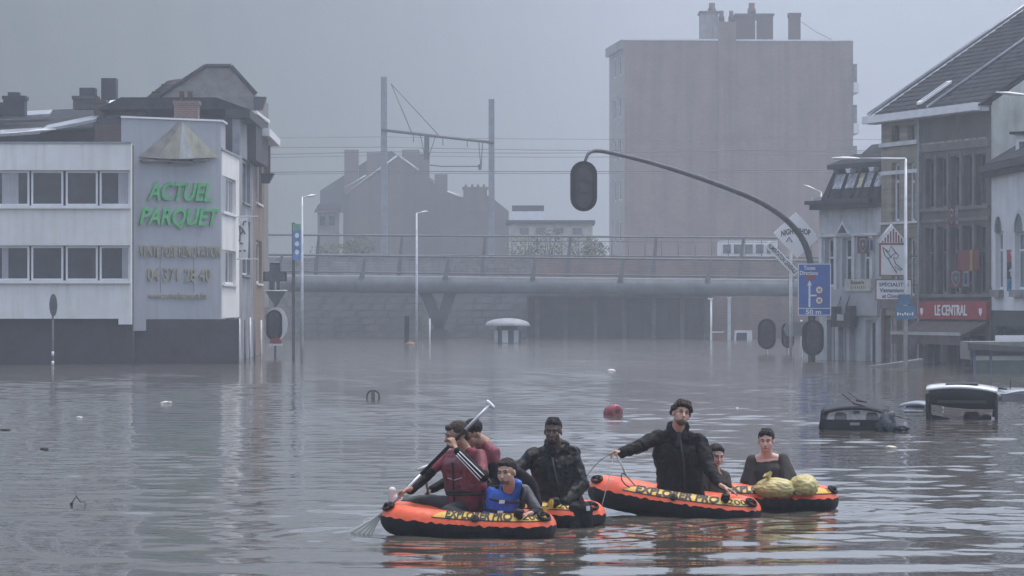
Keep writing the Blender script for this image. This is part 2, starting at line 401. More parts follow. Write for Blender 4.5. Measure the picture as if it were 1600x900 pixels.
# ------------------------------------------------------------------ footbridge with round girder
YB = 214.0
br = thing('bridge', 'long grey road bridge on a round tubular girder with leaning railing posts', 'bridge', (WX(800, YB), YB, 0))
def rel(o, root):      # geometry is written in world coordinates; keep it there under a moved root
    o.location = -Vector(root.location); return o
def bxp(px): return WX(px, YB)
BX0, BX1 = bxp(330), bxp(1420)
def bslope(x): return -0.10 * (x - bxp(415)) / (bxp(1240) - bxp(415))   # gentle fall towards the east bank
gz0, gz1 = WZ(456, YB), WZ(429, YB); gc, gr = (gz0 + gz1) / 2, (gz1 - gz0) / 2
pts = [Vector((BX0 + (BX1 - BX0) * i / 40, YB, gc + bslope(BX0 + (BX1 - BX0) * i / 40) * 3.2)) for i in range(41)]
rel(MB().tube(pts, gr, 20).build('girder', 'girder_paint', br), br)
dk = MB()
for i in range(40):
    a, b = pts[i], pts[i + 1]
    dk.hexa([a + Vector((0, 0.35, 0.1)), b + Vector((0, 0.35, 0.1)), b + Vector((0, 9, 0.1)), a + Vector((0, 9, 0.1)),
             a + Vector((0, 0.35, 0.52)), b + Vector((0, 0.35, 0.52)), b + Vector((0, 9, 0.52)), a + Vector((0, 9, 0.52))])
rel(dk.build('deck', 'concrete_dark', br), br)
def gz(x): return gc + bslope(x) * 3.2
# front railing: leaning tapered posts and rails on the girder
rt, rb = WZ(398, YB), WZ(424, YB)
for k, (zz, r, nm) in enumerate(((rt, 0.075, 'top_rail'), (rb, 0.06, 'bottom_rail'))):
    pp = [Vector((p.x, YB - 0.25 - 0.10 * (1 - k), zz + bslope(p.x) * 4)) for p in pts]
    rel(MB().tube(pp, r, 8).build(nm, 'steel_dark', br), br)
for k in range(5):
    pp = [Vector((p.x, YB - 0.28, rb + (rt - rb) * (k + 1) / 6 + bslope(p.x) * 4)) for p in pts]
    rel(MB().tube(pp, 0.014, 5).build('rail_wire', 'steel_dark', br), br)
x = bxp(437)
step = bxp(567) - bxp(437)
fpx = [437, 567, 697, 833, 970, 1106, 1236, 1366]
for q in fpx:
    x = bxp(q); z0 = gz(x) + 0.35; z1 = rt + bslope(x) * 4 + 0.02
    m = MB(); m.hexa([(x - 0.24, YB - 0.62, z0), (x + 0.12, YB - 0.62, z0), (x + 0.12, YB - 0.22, z0), (x - 0.24, YB - 0.22, z0),
                      (x + 0.12, YB - 0.44, z1), (x + 0.27, YB - 0.44, z1), (x + 0.27, YB - 0.36, z1), (x + 0.12, YB - 0.36, z1)])
    rel(m.build('railing_post', 'steel_dark', br), br)
# tall rear railing on the far edge of the deck
YR = YB + 8.6
ht = WZ(367, YR); hb = WZ(397, YR)
def rearx(px): return WX(px, YR)
for zz, r, nm in ((ht, 0.07, 'rear_top_rail'), (hb, 0.05, 'rear_middle_rail')):
    pp = [Vector((rearx(330) + (rearx(1420) - rearx(330)) * i / 20, YR, zz + bslope(rearx(330 + 1090 * i / 20)) * 2)) for i in range(21)]
    rel(MB().tube(pp, r, 6).build(nm, 'steel_dark', br), br)
for q in (366, 495, 625, 755, 888, 1022, 1158, 1290):
    x = rearx(q); z0 = gc + 0.4; z1 = ht + bslope(x) * 2
    m = MB(); m.hexa([(x - 0.26, YR - 0.1, z0), (x + 0.08, YR - 0.1, z0), (x + 0.08, YR + 0.1, z0), (x - 0.26, YR + 0.1, z0),
                      (x + 0.06, YR - 0.05, z1), (x + 0.24, YR - 0.05, z1), (x + 0.24, YR + 0.05, z1), (x + 0.06, YR + 0.05, z1)])
    rel(m.build('rear_railing_post', 'steel_dark', br), br)
# V-shaped pier standing in the flood
def vleg(pt, pb, w0, w1):
    a, b = W(pt[0], pt[1], YB + 1), W(pb[0], pb[1], YB + 1); m = MB()
    m.hexa([b + Vector((-w1, -0.5, 0)), b + Vector((w1, -0.5, 0)), b + Vector((w1, 0.5, 0)), b + Vector((-w1, 0.5, 0)),
            a + Vector((-w0, -0.5, 0)), a + Vector((w0, -0.5, 0)), a + Vector((w0, 0.5, 0)), a + Vector((-w0, 0.5, 0))])
    return m
mat('pier_dark', (0.06, 0.062, 0.068), 0.8)
rel(vleg((663, 452), (688, 516), 0.42, 0.34).build('pier_leg', 'pier_dark', br), br)
rel(vleg((706, 452), (684, 517), 0.42, 0.34).build('pier_leg', 'pier_dark', br), br)
m = MB(); c = W(686, 516, YB + 1); m.box(c.x - 0.55, c.x + 0.55, c.y - 0.45, c.y + 0.55, -2.1, c.z + 0.05); rel(m.build('pier_foot', 'pier_dark', br), br)

# ------------------------------------------------------------------ stone river walls and abutments behind the bridge
def stone_wall(name, label, px0, px1, pyt, Y, m, bh=0.62, bw=1.5, dep=1.2, offs=0.0):
    root = thing(name, label, 'wall', (WX((px0 + px1) / 2, Y), Y, -2.1))
    x0, x1, zt = WX(px0, Y), WX(px1, Y), WZ(pyt, Y)
    MBk = MB().box(x0, x1, Y + 0.03, Y + dep, -2.1, zt - 0.05); rel(MBk.build('core', 'stone_block', root), root)
    cache = {}
    z = zt; row = 0
    while z > -0.7:
        xx = x0 - (0.5 * bw if row % 2 else 0)
        while xx < x1 - 0.02:
            bw_ = round(bw * random.choice((.6, .75, .9, 1.0, 1.2, 1.45)), 2)
            a, b = max(xx + 0.012, x0), min(xx + bw_ - 0.012, x1)
            if b - a > 0.15:
                key = round(b - a, 2)
                if key not in cache:
                    h = bh - 0.024; w = b - a; e = 0.025
                    cache[key] = MB().add([(0, 0.2, 0), (w, 0.2, 0), (w, 0.2, h), (0, 0.2, h), (e, 0, e), (w - e, 0, e), (w - e, 0, h - e), (e, 0, h - e)],
                                          [(4, 5, 6, 7), (0, 1, 5, 4), (1, 2, 6, 5), (2, 3, 7, 6), (3, 0, 4, 7)]).mesh('stone')
                    cache[key].materials.append(MATS[m])
                o = bpy.data.objects.new('stone', cache[key]); link(o, root)
                o.location = Vector((a, Y - 0.03 + 0.03 * random.random(), z - bh)) - Vector(root.location)
            xx += bw_
        z -= bh; row += 1
    c = MB().box(x0 - 0.1, x1 + 0.1, Y - 0.22, Y + dep, zt, zt + 0.22); rel(c.build('coping', 'concrete', root), root)
    return root
stone_wall('river_wall', 'pale stone block wall behind the bridge left of the V shaped pier', 472, 660, 452, YB + 13, 'stone_block', bh=0.5, bw=1.15)
stone_wall('river_wall', 'pale stone block wall behind the bridge right of the V shaped pier', 676, 838, 452, YB + 14, 'stone_block', bh=0.5, bw=1.15)
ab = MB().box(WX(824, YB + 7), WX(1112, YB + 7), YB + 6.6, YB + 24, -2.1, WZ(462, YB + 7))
abt = thing('abutment', 'long shade-darkened concrete abutment filling the right half under the bridge', 'abutment', (WX(968, YB + 7), YB + 7, -2))
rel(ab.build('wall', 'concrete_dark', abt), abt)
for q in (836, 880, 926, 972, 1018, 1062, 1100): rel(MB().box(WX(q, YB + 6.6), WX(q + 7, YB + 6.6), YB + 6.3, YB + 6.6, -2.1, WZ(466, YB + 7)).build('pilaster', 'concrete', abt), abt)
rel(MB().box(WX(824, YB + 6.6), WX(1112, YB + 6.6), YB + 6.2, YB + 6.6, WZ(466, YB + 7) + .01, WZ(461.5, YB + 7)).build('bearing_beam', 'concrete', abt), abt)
brick_par = MB().box(WX(832, YB + 15), WX(1420, YB + 15), YB + 14.6, YB + 16.5, -2.1, WZ(402, YB + 15))
tag(brick_par.build('retaining_wall', 'brick_flat'), 'brown brick retaining wall seen between the bridge rails at right', 'wall')
lp = MB().box(WX(405, YB + 15), WX(700, YB + 15), YB + 14.6, YB + 15.4, WZ(452, YB + 15), WZ(408, YB + 15))
tag(lp.build('embankment_wall', 'concrete'), 'low grey railway embankment wall behind the bridge rails at left', 'wall')
# embankment carrying the railway
em = MB()
e0, e1, zt = WX(300, 236), WX(1500, 236), WZ(403, 236)
em.hexa([(e0, 231, -2.1), (e1, 231, -2.1), (e1, 262, -2.1), (e0, 262, -2.1), (e0, 233.5, zt), (e1, 233.5, zt), (e1, 260, zt), (e0, 260, zt)])
tag(em.build('railway_terrain', mat('ballast', (0.14, 0.135, 0.13), 0.95, 0.25, 3.0)), kind='structure')

# ------------------------------------------------------------------ railway gantry and wires
YM = 240.0
gt = thing('railway_gantry', 'railway catenary gantry with two tall masts and a sloping cross beam', 'gantry', (WX(684, YM), YM, 0))
def mast(px, pyt, w):
    a = WX(px, YM); m = MB(); m.hexa([(a - w, YM - w, 0.5), (a + w, YM - w, 0.5), (a + w, YM + w, 0.5), (a - w, YM + w, 0.5),
        (a - w * .9, YM - w * .9, WZ(pyt, YM)), (a + w * .9, YM - w * .9, WZ(pyt, YM)), (a + w * .9, YM + w * .9, WZ(pyt, YM)), (a - w * .9, YM + w * .9, WZ(pyt, YM))])
    return rel(m.build('mast', 'steel_grey', gt), gt)
mast(600, 120, 0.25); mast(768, 155, 0.24)
rel(MB().tube([W(596, 203, YM - .3), W(772, 223, YM - .3)], 0.11, 8).build('cross_beam', 'steel_dark', gt), gt)
for a, b in (((611, 131), (643, 207)), ((611, 131), (688, 214))):
    rel(MB().tube([W(*a, YM - .3), W(*b, YM - .3)], 0.035, 5).build('stay', 'steel_dark', gt), gt)
hg = MB()
hg.box(WX(663, YM), WX(671, YM), YM - .4, YM - .1, WZ(250, YM), WZ(210, YM)); rel(hg.build('hanger_post', 'steel_dark', gt), gt)
for a, b in (((657, 212), (664, 245)), ((680, 214), (670, 245)), ((646, 209), (646, 222)), ((692, 216), (692, 227)), ((730, 219), (730, 230)), ((754, 222), (752, 258)), ((748, 222), (751, 258))):
    rel(MB().tube([W(*a, YM - .3), W(*b, YM - .3)], 0.035, 5).build('hanger', 'steel_dark', gt), gt)
rel(MB().tube([W(672, 258, YM - .3), W(690, 260, YM - .3), W(750, 260, YM - .3)], 0.05, 5).build('register_arm', 'steel_dark', gt), gt)
ins = MB(); c = W(750, 261, YM - .3); ins.lathe([(0.05, -.22), (0.17, -.15), (0.08, -.1), (0.17, 0), (0.08, .06), (0.17, .14), (0.05, .22)], c, 10)
rel(ins.build('insulator', 'steel_dark', gt), gt)
for k, (ya, yb, sg, r) in enumerate(((238, 232, 4, .022), (268, 265, 1.5, .03), (271, 268, 1.5, .022), (228, 236, 3, .022), (243, 240, 4, .018), (213, 216, 3, .015))):
    YY = YM + (-1.5 + 1.3 * k); pp = []
    for i in range(25):
        px = 380 + (1420 - 380) * i / 24; t = (px - 600) / 300.0
        sag = sg * (1 - abs(((t + 10) % 2) - 1) ** 2 * 1.0)
        pp.append(W(px, ya + (yb - ya) * i / 24 + sag, YY))
    o = MB().tube(pp, r, 4).build('overhead_wire', 'steel_dark')
    tag(o, 'thin dark overhead railway wire, %s of the six counted from the top' % ['third', 'fifth', 'lowest', 'second', 'fourth', 'topmost'][k], 'wire', 'overhead railway wires')

# ------------------------------------------------------------------ apartment block in the mist
YA = 320.0
ap = thing('apartment_block', 'tall windowless brown brick gable of an apartment block in the mist', 'building', (WX(1155, YA), YA, -2))
fA = Facade((WX(976, YA), YA), (WX(1333, YA + 1), YA + 1))
zt = fA.z(976, 63)
core = MB(); fA.box(core, 0, fA.L, -2.1, zt, -11.5, 0); rel(core.build('wall', 'brick_flat', ap), ap)
cp = MB(); u1, u2 = fA.at(1122), fA.at(1150)
fA.box(cp, -0.1, u1, zt, zt + 0.16, -0.5, 0.12); rel(cp.build('coping', 'white_coping', ap), ap)
cp = MB(); fA.box(cp, u2, fA.L + 0.1, zt - 0.02, zt + 0.13, -0.5, 0.12); rel(cp.build('coping', 'white_coping', ap), ap)
ch = MB(); fA.box(ch, u1, u2, fA.z(1135, 300), fA.z(1135, 34), -0.7, 0.18)
rel(ch.build('flue', 'brick_flat', ap), ap)
fL = Facade((WX(952, YA + 11), YA + 11), (WX(975.5, YA), YA))
zl = fL.z(975.5, 76)
lw = MB(); ops = []
for r_ in range(6):
    pt = 88 + 64.5 * r_
    for (ua, ub) in ((0.30, 0.47), (0.62, 0.80)):
        ops.append((fL.L * ua, fL.L * ub, fL.z(964, pt + 33), fL.z(964, pt)))
fL.wall(lw, 0, fL.L, -2.1, zl, ops, 0.3); rel(lw.build('side_wall', mat('pale_brick', (0.32, 0.30, 0.28), 0.85), ap), ap)
for o_ in ops: rel(window(fL, ap, *o_, d=-0.1, fw=0.16, gm='glass_grey'), ap)
tp = MB(); fL.box(tp, -0.4, fL.L, zl, zl + 0.9, -1.2, 0.35); rel(tp.build('parapet', 'concrete', ap), ap)
fR = Facade((WX(1333.2, YA + 1), YA + 1), (WX(1334, YA + 1) + 0.9, YA + 9))
for r_ in range(6):
    z0 = WZ(140 + 64 * r_, YA); m = MB()
    m.box(WX(1333, YA) + .12, WX(1342, YA) + .05, YA + 0.3, YA + 6, z0 - 0.25, z0 + 0.75); rel(m.build('balcony', 'white_render', ap), ap)
    m = MB(); m.box(WX(1333, YA) + .12, WX(1340, YA), YA + 0.5, YA + 6, z0 + 0.75, z0 + 2.6); rel(m.build('balcony_glazing', 'glass_grey', ap), ap)
def rbox(px0, px1, py0, py1, y0, y1, nm, mm, root):
    m = MB().box(WX(px0, y0), WX(px1, y0), y0, y1, WZ(py1, y0), WZ(py0, y0)); return rel(m.build(nm, mm, root), root)
rbox(1095, 1122, 20, 62.5, YA + 3, YA + 6, 'lift_housing', 'concrete', ap)
rbox(1150.2, 1208, 24, 62.5, YA + 3, YA + 6, 'lift_housing', 'brick_dark', ap)
rbox(1093, 1124, 17, 20, YA + 2.8, YA + 6.2, 'housing_cap', 'concrete_dark', ap)
rbox(1148, 1210, 21, 24, YA + 2.8, YA + 6.2, 'housing_cap', 'concrete_dark', ap)
rbox(1180, 1182, 32, 62, YA + 2.9, YA + 2.98, 'pipe', 'white_frame', ap)
for a, b, t in ((1106, 1119, 0), (1122.4, 1132, 12), (1138, 1147, 10), (1168, 1181, 2)):
    m = MB(); cx = WX((a + b) / 2, YA + 4); w = WX(b, YA + 4) - cx
    m.lathe([(w, 0), (w, 0.5), (w * .75, 0.6), (w * .75, 1.1)], (cx, YA + 4, WZ(21, YA + 4) - .05 if t < 5 else WZ(34, YA + 4)), 10)
    rel(m.build('chimney_pot', 'brick_dark', ap), ap)
rbox(1233, 1251, 24, 62.5, YA + 3, YA + 4.2, 'chimney', 'brick_dark', ap)
rbox(1232, 1252, 20, 26, YA + 2.9, YA + 4.3, 'chimney_cap', 'brick_dark', ap)
rel(MB().tube([W(1252, 34, YA + 3.5), W(1275, 50, YA + 3.5), W(1300, 62, YA + 3.5)], 0.03, 4).build('stay_cable', 'steel_dark', ap), ap)

# ------------------------------------------------------------------ houses beyond the railway
def gable(fc, mb, pts, d0, d1): return fc.poly(mb, pts, d0, d1)
YH = 372.0
hs_ = thing('gable_house', 'dark brick gable house with white verge boards behind the railway', 'house', (WX(640, YH), YH, 0))
fH = Facade((WX(480, YH), YH), (WX(800, YH), YH))
def hp(px, py): return (fH.at(px), WZ(py, YH))
mb = MB(); fH.poly(mb, [hp(545, 470), hp(745, 470), hp(745, 312), hp(700, 303), hp(622, 243), hp(545, 300)], -9, 0)
rel(mb.build('wall', 'brick_dark', hs_), hs_)
for a, b in (((540, 303), (622, 243)), ((622, 243), (679, 284))):
    m = MB(); p, q = W(*a, YH - .15), W(*b, YH - .15); m.tube([p, q], 0.13, 6); rel(m.build('verge_board', 'zinc', hs_), hs_)
m = MB(); m.add([W(540, 306, YH - .2), W(622, 246, YH - .2), W(622, 246, YH - .2) + Vector((0, 9, 0)), W(540, 306, YH - .2) + Vector((0, 9, 0)),
    W(702, 306, YH - .2), W(702, 306, YH - .2) + Vector((0, 9, 0))], [(0, 1, 2, 3), (1, 4, 5, 2)])
rel(m.build('roof', 'slate', hs_), hs_)
for a, b, t in ((679, 699, 272), (655, 671, 240)):
    rbox(a, b, t, 320, YH - .3, YH + .9, 'chimney', 'brick_dark', hs_)
hx = thing('brick_house', 'low dark brick house with four chimney pots behind the railway', 'house', (WX(745, YH - 4), YH - 4, 0))
mb = MB(); fH2 = Facade((WX(690, YH - 4), YH - 4), (WX(795, YH - 4), YH - 4))
def hp2(px, py): return (fH2.at(px), WZ(py, YH - 4))
fH2.poly(mb, [hp2(690, 470), hp2(795, 470), hp2(795, 330), hp2(765, 306), hp2(722, 308), hp2(699, 300), hp2(690, 300)], -6, 0); rel(mb.build('wall', 'brick_dark', hx), hx)
rel(MB().tube([W(699, 299, YH - 4.2), W(722, 308, YH - 4.2)], 0.09, 5).build('verge_board', 'white_coping', hx), hx)
rbox(724, 761, 296, 330, YH - 4.4, YH - 3.2, 'chimney', 'brick_dark', hx)
rbox(722, 763, 292, 296, YH - 4.5, YH - 3.1, 'chimney_cap', 'brick_dark', hx)
for q in (728, 738, 747, 756):
    c = W(q, 292, YH - 3.8); rel(MB().lathe([(.16, 0), (.13, .3)], c, 8).build('chimney_pot', 'brick_dark', hx), hx)
hl = thing('slate_house', 'hazy house with slate roof and two broad chimneys behind the left mast', 'house', (WX(540, YH + 14), YH + 14, 0))
fH3 = Facade((WX(480, YH + 14), YH + 14), (WX(640, YH + 14), YH + 14))
def hp3(px, py): return (fH3.at(px), WZ(py, YH + 14))
mb = MB(); fH3.poly(mb, [hp3(500, 470), hp3(650, 470), hp3(650, 262), hp3(612, 236), hp3(590, 240), hp3(500, 298)], -6, 0); rel(mb.build('wall', 'slate', hl), hl)
rel(MB().tube([W(538, 295, YH + 10), W(572, 274, YH + 10)], 0.12, 5).build('verge_board', 'zinc', hl), hl)
rbox(538, 560, 234, 300, YH + 13, YH + 14.5, 'chimney', 'brick_dark', hl); rbox(573, 596, 238, 300, YH + 12.5, YH + 14, 'chimney', 'brick_dark', hl)
rbox(628, 655, 234, 280, YH + 13, YH + 14.5, 'chimney', 'brick_dark', hl)
hw = thing('flat_roof_annex', 'low cream flat roofed annex left of the apartment block', 'building', (WX(862, 292), 292, 0))
rbox(795, 926, 350, 440, 292, 298, 'wall', mat('cream_wall', (0.45, 0.44, 0.38), 0.8), hw)
rbox(790, 930, 344, 350, 291.6, 298.4, 'roof', 'slate', hw)
rbox(800, 850, 330, 344, 294, 297, 'roof_light', 'white_coping', hw)
rbox(800, 850, 321, 330, 302, 306, 'upper_roof', 'slate', hw)
for px_ in (812, 838, 866, 895): rbox(px_, px_ + 14, 356, 366, 291.9, 291.96, 'window', 'glass_grey', hw)
hs2 = thing('pale_cottage', 'small pale cottage far behind at the left of the hazy slate house', 'house', (WX(500, 250), 250, 0))
rbox(496, 530, 330, 440, 250, 256, 'wall', 'concrete', hs2)
mb = MB(); a = 249.8; mb.add([W(490, 332, a), W(533, 332, a), W(533, 318, a + 4), W(498, 318, a + 4), W(490, 332, a + 8), W(533, 332, a + 8)], [(0, 1, 2, 3), (3, 2, 5, 4), (0, 3, 4), (1, 5, 2)])
rel(mb.build('roof', 'slate', hs2), hs2)
for a_, b_ in ((500, 508), (514, 523)): rbox(a_, b_, 338, 352, 249.9, 249.97, 'window', 'glass_grey', hs2)

# railside greenery: leafy shrubs on the embankment
def leafy(name, label, cx, cy, z0, w, h, n, col, group):
    root = thing(name, label, 'shrub', (cx, cy, z0), 0, group)
    st = MB()
    for k in range(5):
        a = random.uniform(-.5, .5); st.tube([(0, 0, -0.1), (a * w * .4, random.uniform(-.3, .3), h * .45), (a * w, random.uniform(-.5, .5), h * .8)], [0.05, 0.03, 0.012], 5)
    st.build('stem', mat('bark', (0.06, 0.05, 0.04), 0.9), root)
    v, f = [], []
    for k in range(n):
        t = random.random(); z = h * (0.12 + 0.88 * t); rad = w * 0.5 * (0.55 + 0.5 * math.sin(3.0 * t)) * (0.7 + 0.5 * random.random())
        th = random.random() * 6.283; c = Vector((rad * math.cos(th) * random.random() ** .4, 0.6 * rad * math.sin(th), z + random.uniform(-.1, .1)))
        s = random.uniform(0.06, 0.15); a = Vector((random.gauss(0, 1), random.gauss(0, 1), random.gauss(0, 1))).normalized(); b = a.orthogonal().normalized()
        k0 = len(v); v += [c - a * s, c + b * s * .5, c + a * s, c - b * s * .5]; f.append((k0, k0 + 1, k0 + 2, k0 + 3))
    MB().add(v, f).build('foliage', mat(col[0], col[1], 0.7, 0.4, 4.0), root)
    return root
zt = WZ(403, 236)
for k, (px_, w, h, wd) in enumerate(((520, 3.0, 1.3, 'low'), (560, 2.4, 1.7, 'bushy'), (820, 3.0, 1.9, 'broad'), (858, 2.6, 2.3, 'tall'), (908, 3.4, 1.8, 'wide'), (930, 2.0, 1.3, 'small'))):
    leafy('shrub', '%s green shrub on the railway bank, %s from the left of six' % (wd, ['first', 'second', 'third', 'fourth', 'fifth', 'sixth'][k]),
          WX(px_, 234.5), 234.5, zt - .25, w, h, 420, ('leaf_green', (0.07, 0.095, 0.045)) if k % 2 else ('leaf_yellow', (0.10, 0.115, 0.05)), 'shrubs on the railway bank')
# fine rear fence along the rails above the abutment
fn = thing('rail_fence', 'grey steel bar fence along the railway above the brown retaining wall', 'fence', (WX(1050, 228), 228, 0))
for pyy, r in ((370, .04), (377, .03), (400, .04)):
    rel(MB().tube([W(800, pyy, 230), W(1420, pyy + 2, 230)], r, 5).build('rail', 'steel_dark', fn), fn)
for k in range(24):
    q = 800 + 26 * k; rel(MB().tube([W(q, 404, 230), W(q, 369, 230)], 0.035, 5).build('bar', 'steel_dark', fn), fn)
rt2 = thing('site_cabin', 'white glazed hut behind the fence at the foot of the apartment block', 'hut', (WX(1175, 241), 241, 0))
rbox(1125, 1215, 376, 410, 240, 243, 'wall', 'white_render', rt2)
for k in range(5): rbox(1130 + 17 * k, 1142 + 17 * k, 382, 396, 239.9, 239.96, 'window', 'glass_grey', rt2)

# ------------------------------------------------------------------ street end seen under the bridge on the right
yb = 232.0
sh = thing('street_shop', 'dim brick shop front seen under the right end of the bridge', 'shop', (WX(1190, yb + 8), yb + 8, 0))
fS = Facade((WX(1100, yb + 8), yb + 8), (WX(1330, yb + 8), yb + 8))
zt = WZ(455, yb + 8)
ops = [(fS.at(1118), fS.at(1138), -0.2, WZ(470, yb + 8)), (fS.at(1190), fS.at(1210), -0.2, WZ(468, yb + 8)), (fS.at(1216), fS.at(1232), 0.4, WZ(475, yb + 8))]
m = MB(); fS.wall(m, 0, fS.L, -2.1, zt, ops, 0.4); rel(m.build('wall', 'brick_dark', sh), sh)
for o_ in ops: rel(window(fS, sh, *o_, d=-0.15, fw=0.12, gm='glass_grey'), sh)
m = MB(); fS.box(m, 0, fS.L, -2.1, zt - .1, -5, -0.41); rel(m.build('core', 'dark_wall', sh), sh)
# ------------------------------------------------------------------ white and grey corner building, left
YL = 124.0
lb = thing('corner_shop_building', 'white corner shop building with window bands and a grey sign tower', 'building', (WX(180, YL), YL, -2))
fW = Facade((WX(-70, YL), YL), (WX(205, YL), YL))
def zl(py): return WZ(py, YL)
rowops = []
edges = [(-60, -8), (-5, 45), (48, 98), (102, 152), (155, 202.5)]
for (t, b) in ((266, 322), (383.5, 439)):
    rowops.append((fW.at(-62), fW.at(203), zl(b), zl(t)))
m = MB(); fW.wall(m, 0, fW.L, zl(498), zl(224), rowops, 0.35); rel(m.build('wall', 'white_render', lb), lb)
m = MB(); fW.box(m, 0, fW.L, zl(224), zl(221.5), -0.45, 0.06); rel(m.build('coping', 'zinc', lb), lb)
m = MB(); fW.box(m, fW.at(185), fW.L, zl(507), zl(498.1), -0.35, -0.002); rel(m.build('fascia', 'white_render', lb), lb)
m = MB(); fW.box(m, 0, fW.L, -2.1, zl(226), -9, -0.36)
rel(m.build('core', mat('interior_dark', (0.04, 0.042, 0.048), 0.9), lb), lb)
mat('curtain', (0.36, 0.37, 0.40), 0.9, 0.05, 2.0)
for ri, (t, b) in enumerate(((266, 322), (383.5, 439))):
    for wi, (a, e) in enumerate(edges):
        w = window(fW, lb, fW.at(a), fW.at(e), zl(b) + .02, zl(t) - .02, d=-0.14, fw=0.075)
        rel(w, lb)
        w.name = 'window'
        if wi in (1, 4):
            c = MB(); x0, x1 = (fW.at(2), fW.at(28 if ri == 0 else 12)) if wi == 1 else (fW.at(184 if ri == 0 else 190), fW.at(200))
            n = 14
            for k in range(n):
                u0 = x0 + (x1 - x0) * k / n; u1 = x0 + (x1 - x0) * (k + 1) / n; dd = 0.012 * (k % 2)
                c.add([fW.P(u0, zl(b) + .1, -0.162 + dd), fW.P(u1, zl(b) + .1, -0.162 + .012 - dd), fW.P(u1, zl(t) - .1, -0.162 + .012 - dd), fW.P(u0, zl(t) - .1, -0.162 + dd)], [(0, 1, 2, 3)])
            c.build('curtain', 'curtain', w)
    s = MB(); fW.box(s, 0, fW.L - .03, zl(b + 4), zl(b) + .015, -0.1, 0.14); rel(s.build('sill', 'white_coping', lb), lb)
# flooded ground floor, set back
m = MB(); fW.box(m, 0, fW.at(345) + .6, -2.1, zl(499), -1.4, -1.1); rel(m.build('ground_floor_wall', 'dark_wall', lb), lb)
m = MB(); fW.box(m, 0, fW.at(195), zl(528), zl(523), -1.1, -1.0); rel(m.build('ledge', 'concrete_dark', lb), lb)
for a, b in ((8, 46), (52, 108), (114, 172)):
    rel(window(fW, lb, fW.at(a), fW.at(b), -0.3, zl(530), d=-1.03, fw=0.06, fm='steel_dark', name='shop_window'), lb)
# grey sign tower
fT = Facade((WX(189.5, YL + .45), YL + .45), (WX(345, YL + 3.1), YL + 3.1))
tz1, tz0 = fT.z(190, 184), fT.z(205, 517)
def tower_slab(z0, z1, e):
    A_, B_ = fT.P(-e, 0, e), fT.P(fT.L + e, 0, e); yb_ = Vector((0, YL + 5.2 - A_.y, 0)); yc_ = Vector((0, YL + 5.2 - B_.y, 0)); zz = Vector((0, 0, 1))
    return MB().hexa([A_ + zz * z0, B_ + zz * z0, B_ + yc_ + zz * z0, A_ + yb_ + zz * z0, A_ + zz * z1, B_ + zz * z1, B_ + yc_ + zz * z1, A_ + yb_ + zz * z1])
m = tower_slab(tz0, tz1, 0); rel(m.build('sign_tower', 'grey_render', lb), lb)
m = tower_slab(tz1, tz1 + .07, .06); rel(m.build('tower_coping', 'white_coping', lb), lb)
for a in (232, 262, 292, 326):
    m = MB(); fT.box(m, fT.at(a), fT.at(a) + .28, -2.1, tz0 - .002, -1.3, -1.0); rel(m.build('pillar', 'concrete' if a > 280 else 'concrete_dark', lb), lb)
# side wing along the street
fS2 = Facade((WX(345.2, YL + 3.2), YL + 3.2), (WX(374, YL + 11), YL + 11))
zt = fS2.z(346, 234); zb = fS2.z(346, 497)
ops = [(fS2.L * .06, fS2.L * .80, fS2.z(356, 333), fS2.z(356, 277)), (fS2.L * .06, fS2.L * .80, fS2.z(356, 444), fS2.z(356, 391))]
m = MB(); fS2.wall(m, 0, fS2.L, zb, zt, ops, 0.3); rel(m.build('side_wall', 'white_render', lb), lb)
for o_ in ops:
    w = window(fS2, lb, *o_, d=-0.12, fw=0.09, bars_u=[o_[0] + (o_[1] - o_[0]) * k / 3 for k in (1, 2)], gm='glass_grey', sill='white_coping'); rel(w, lb)
m = MB(); fS2.box(m, 0, fS2.L, -2.1, zt - .03, -4, -.31); rel(m.build('side_core', 'interior_dark', lb), lb)
m = MB(); fS2.box(m, -.02, fS2.L, zt, zt + .08, -.4, .06); rel(m.build('side_coping', 'zinc', lb), lb)
for k in range(5):
    u = fS2.L * (0.05 + .22 * k); m = MB(); fS2.box(m, u, u + .18, -2.1, zb, -.2, -.05); rel(m.build('post', 'galvanised', lb), lb)

# lettering and emblem on the tower
mat('sign_green', (0.10, 0.46, 0.17), 0.5, 0.1, 3.0); mat('sign_green_side', (0.05, 0.2, 0.09), 0.5)
mat('sign_gold', (0.36, 0.33, 0.24), 0.45, 0.15, 4.0, metal=0.2)
sg = thing('shop_sign', 'green and gold raised lettering on the grey sign tower', 'sign', fT.P(fT.L * .5, 0, 0))
def tline(s, px0, px1, py0, py1, mm, ex, shear=0.0, bold=0.0):
    uc = (fT.at(px0) + fT.at(px1)) / 2; wd = fT.at(px1) - fT.at(px0); zc = fT.z((px0 + px1) / 2, (py0 + py1) / 2)
    h = fT.z((px0 + px1) / 2, py0) - fT.z((px0 + px1) / 2, py1)
    o = lettering(s, wd, h, mm, sg, lambda a, b, d: fT.P(uc + a, zc + b, 0.03 + d), ex, shear, bold); rel(o, sg); return o
for s, a, b, c, d in (('ACTUEL', 228, 329, 285, 314), ('PARQUET', 216, 341, 325, 357)):
    tline(s, a, b, c, d, 'sign_green', 0.10, 0.28, 0.022)
tline('VENTE POSE RENOVATION', 216, 343, 384, 402, 'sign_gold', 0.06, 0, 0.01)
tline('04 371 28 40', 229, 328, 419, 440, 'sign_gold', 0.06, 0, 0.012)
tline('www.actuelparquet.be', 231, 322, 457, 469, 'sign_gold', 0.05, 0, 0.008)
for a in (250, 302):
    m = MB(); fT.box(m, fT.at(a), fT.at(a) + .03, fT.z(a, 457), fT.z(a, 402), 0.002, .02); rel(m.build('fixing_bar', 'steel_grey', sg), sg)
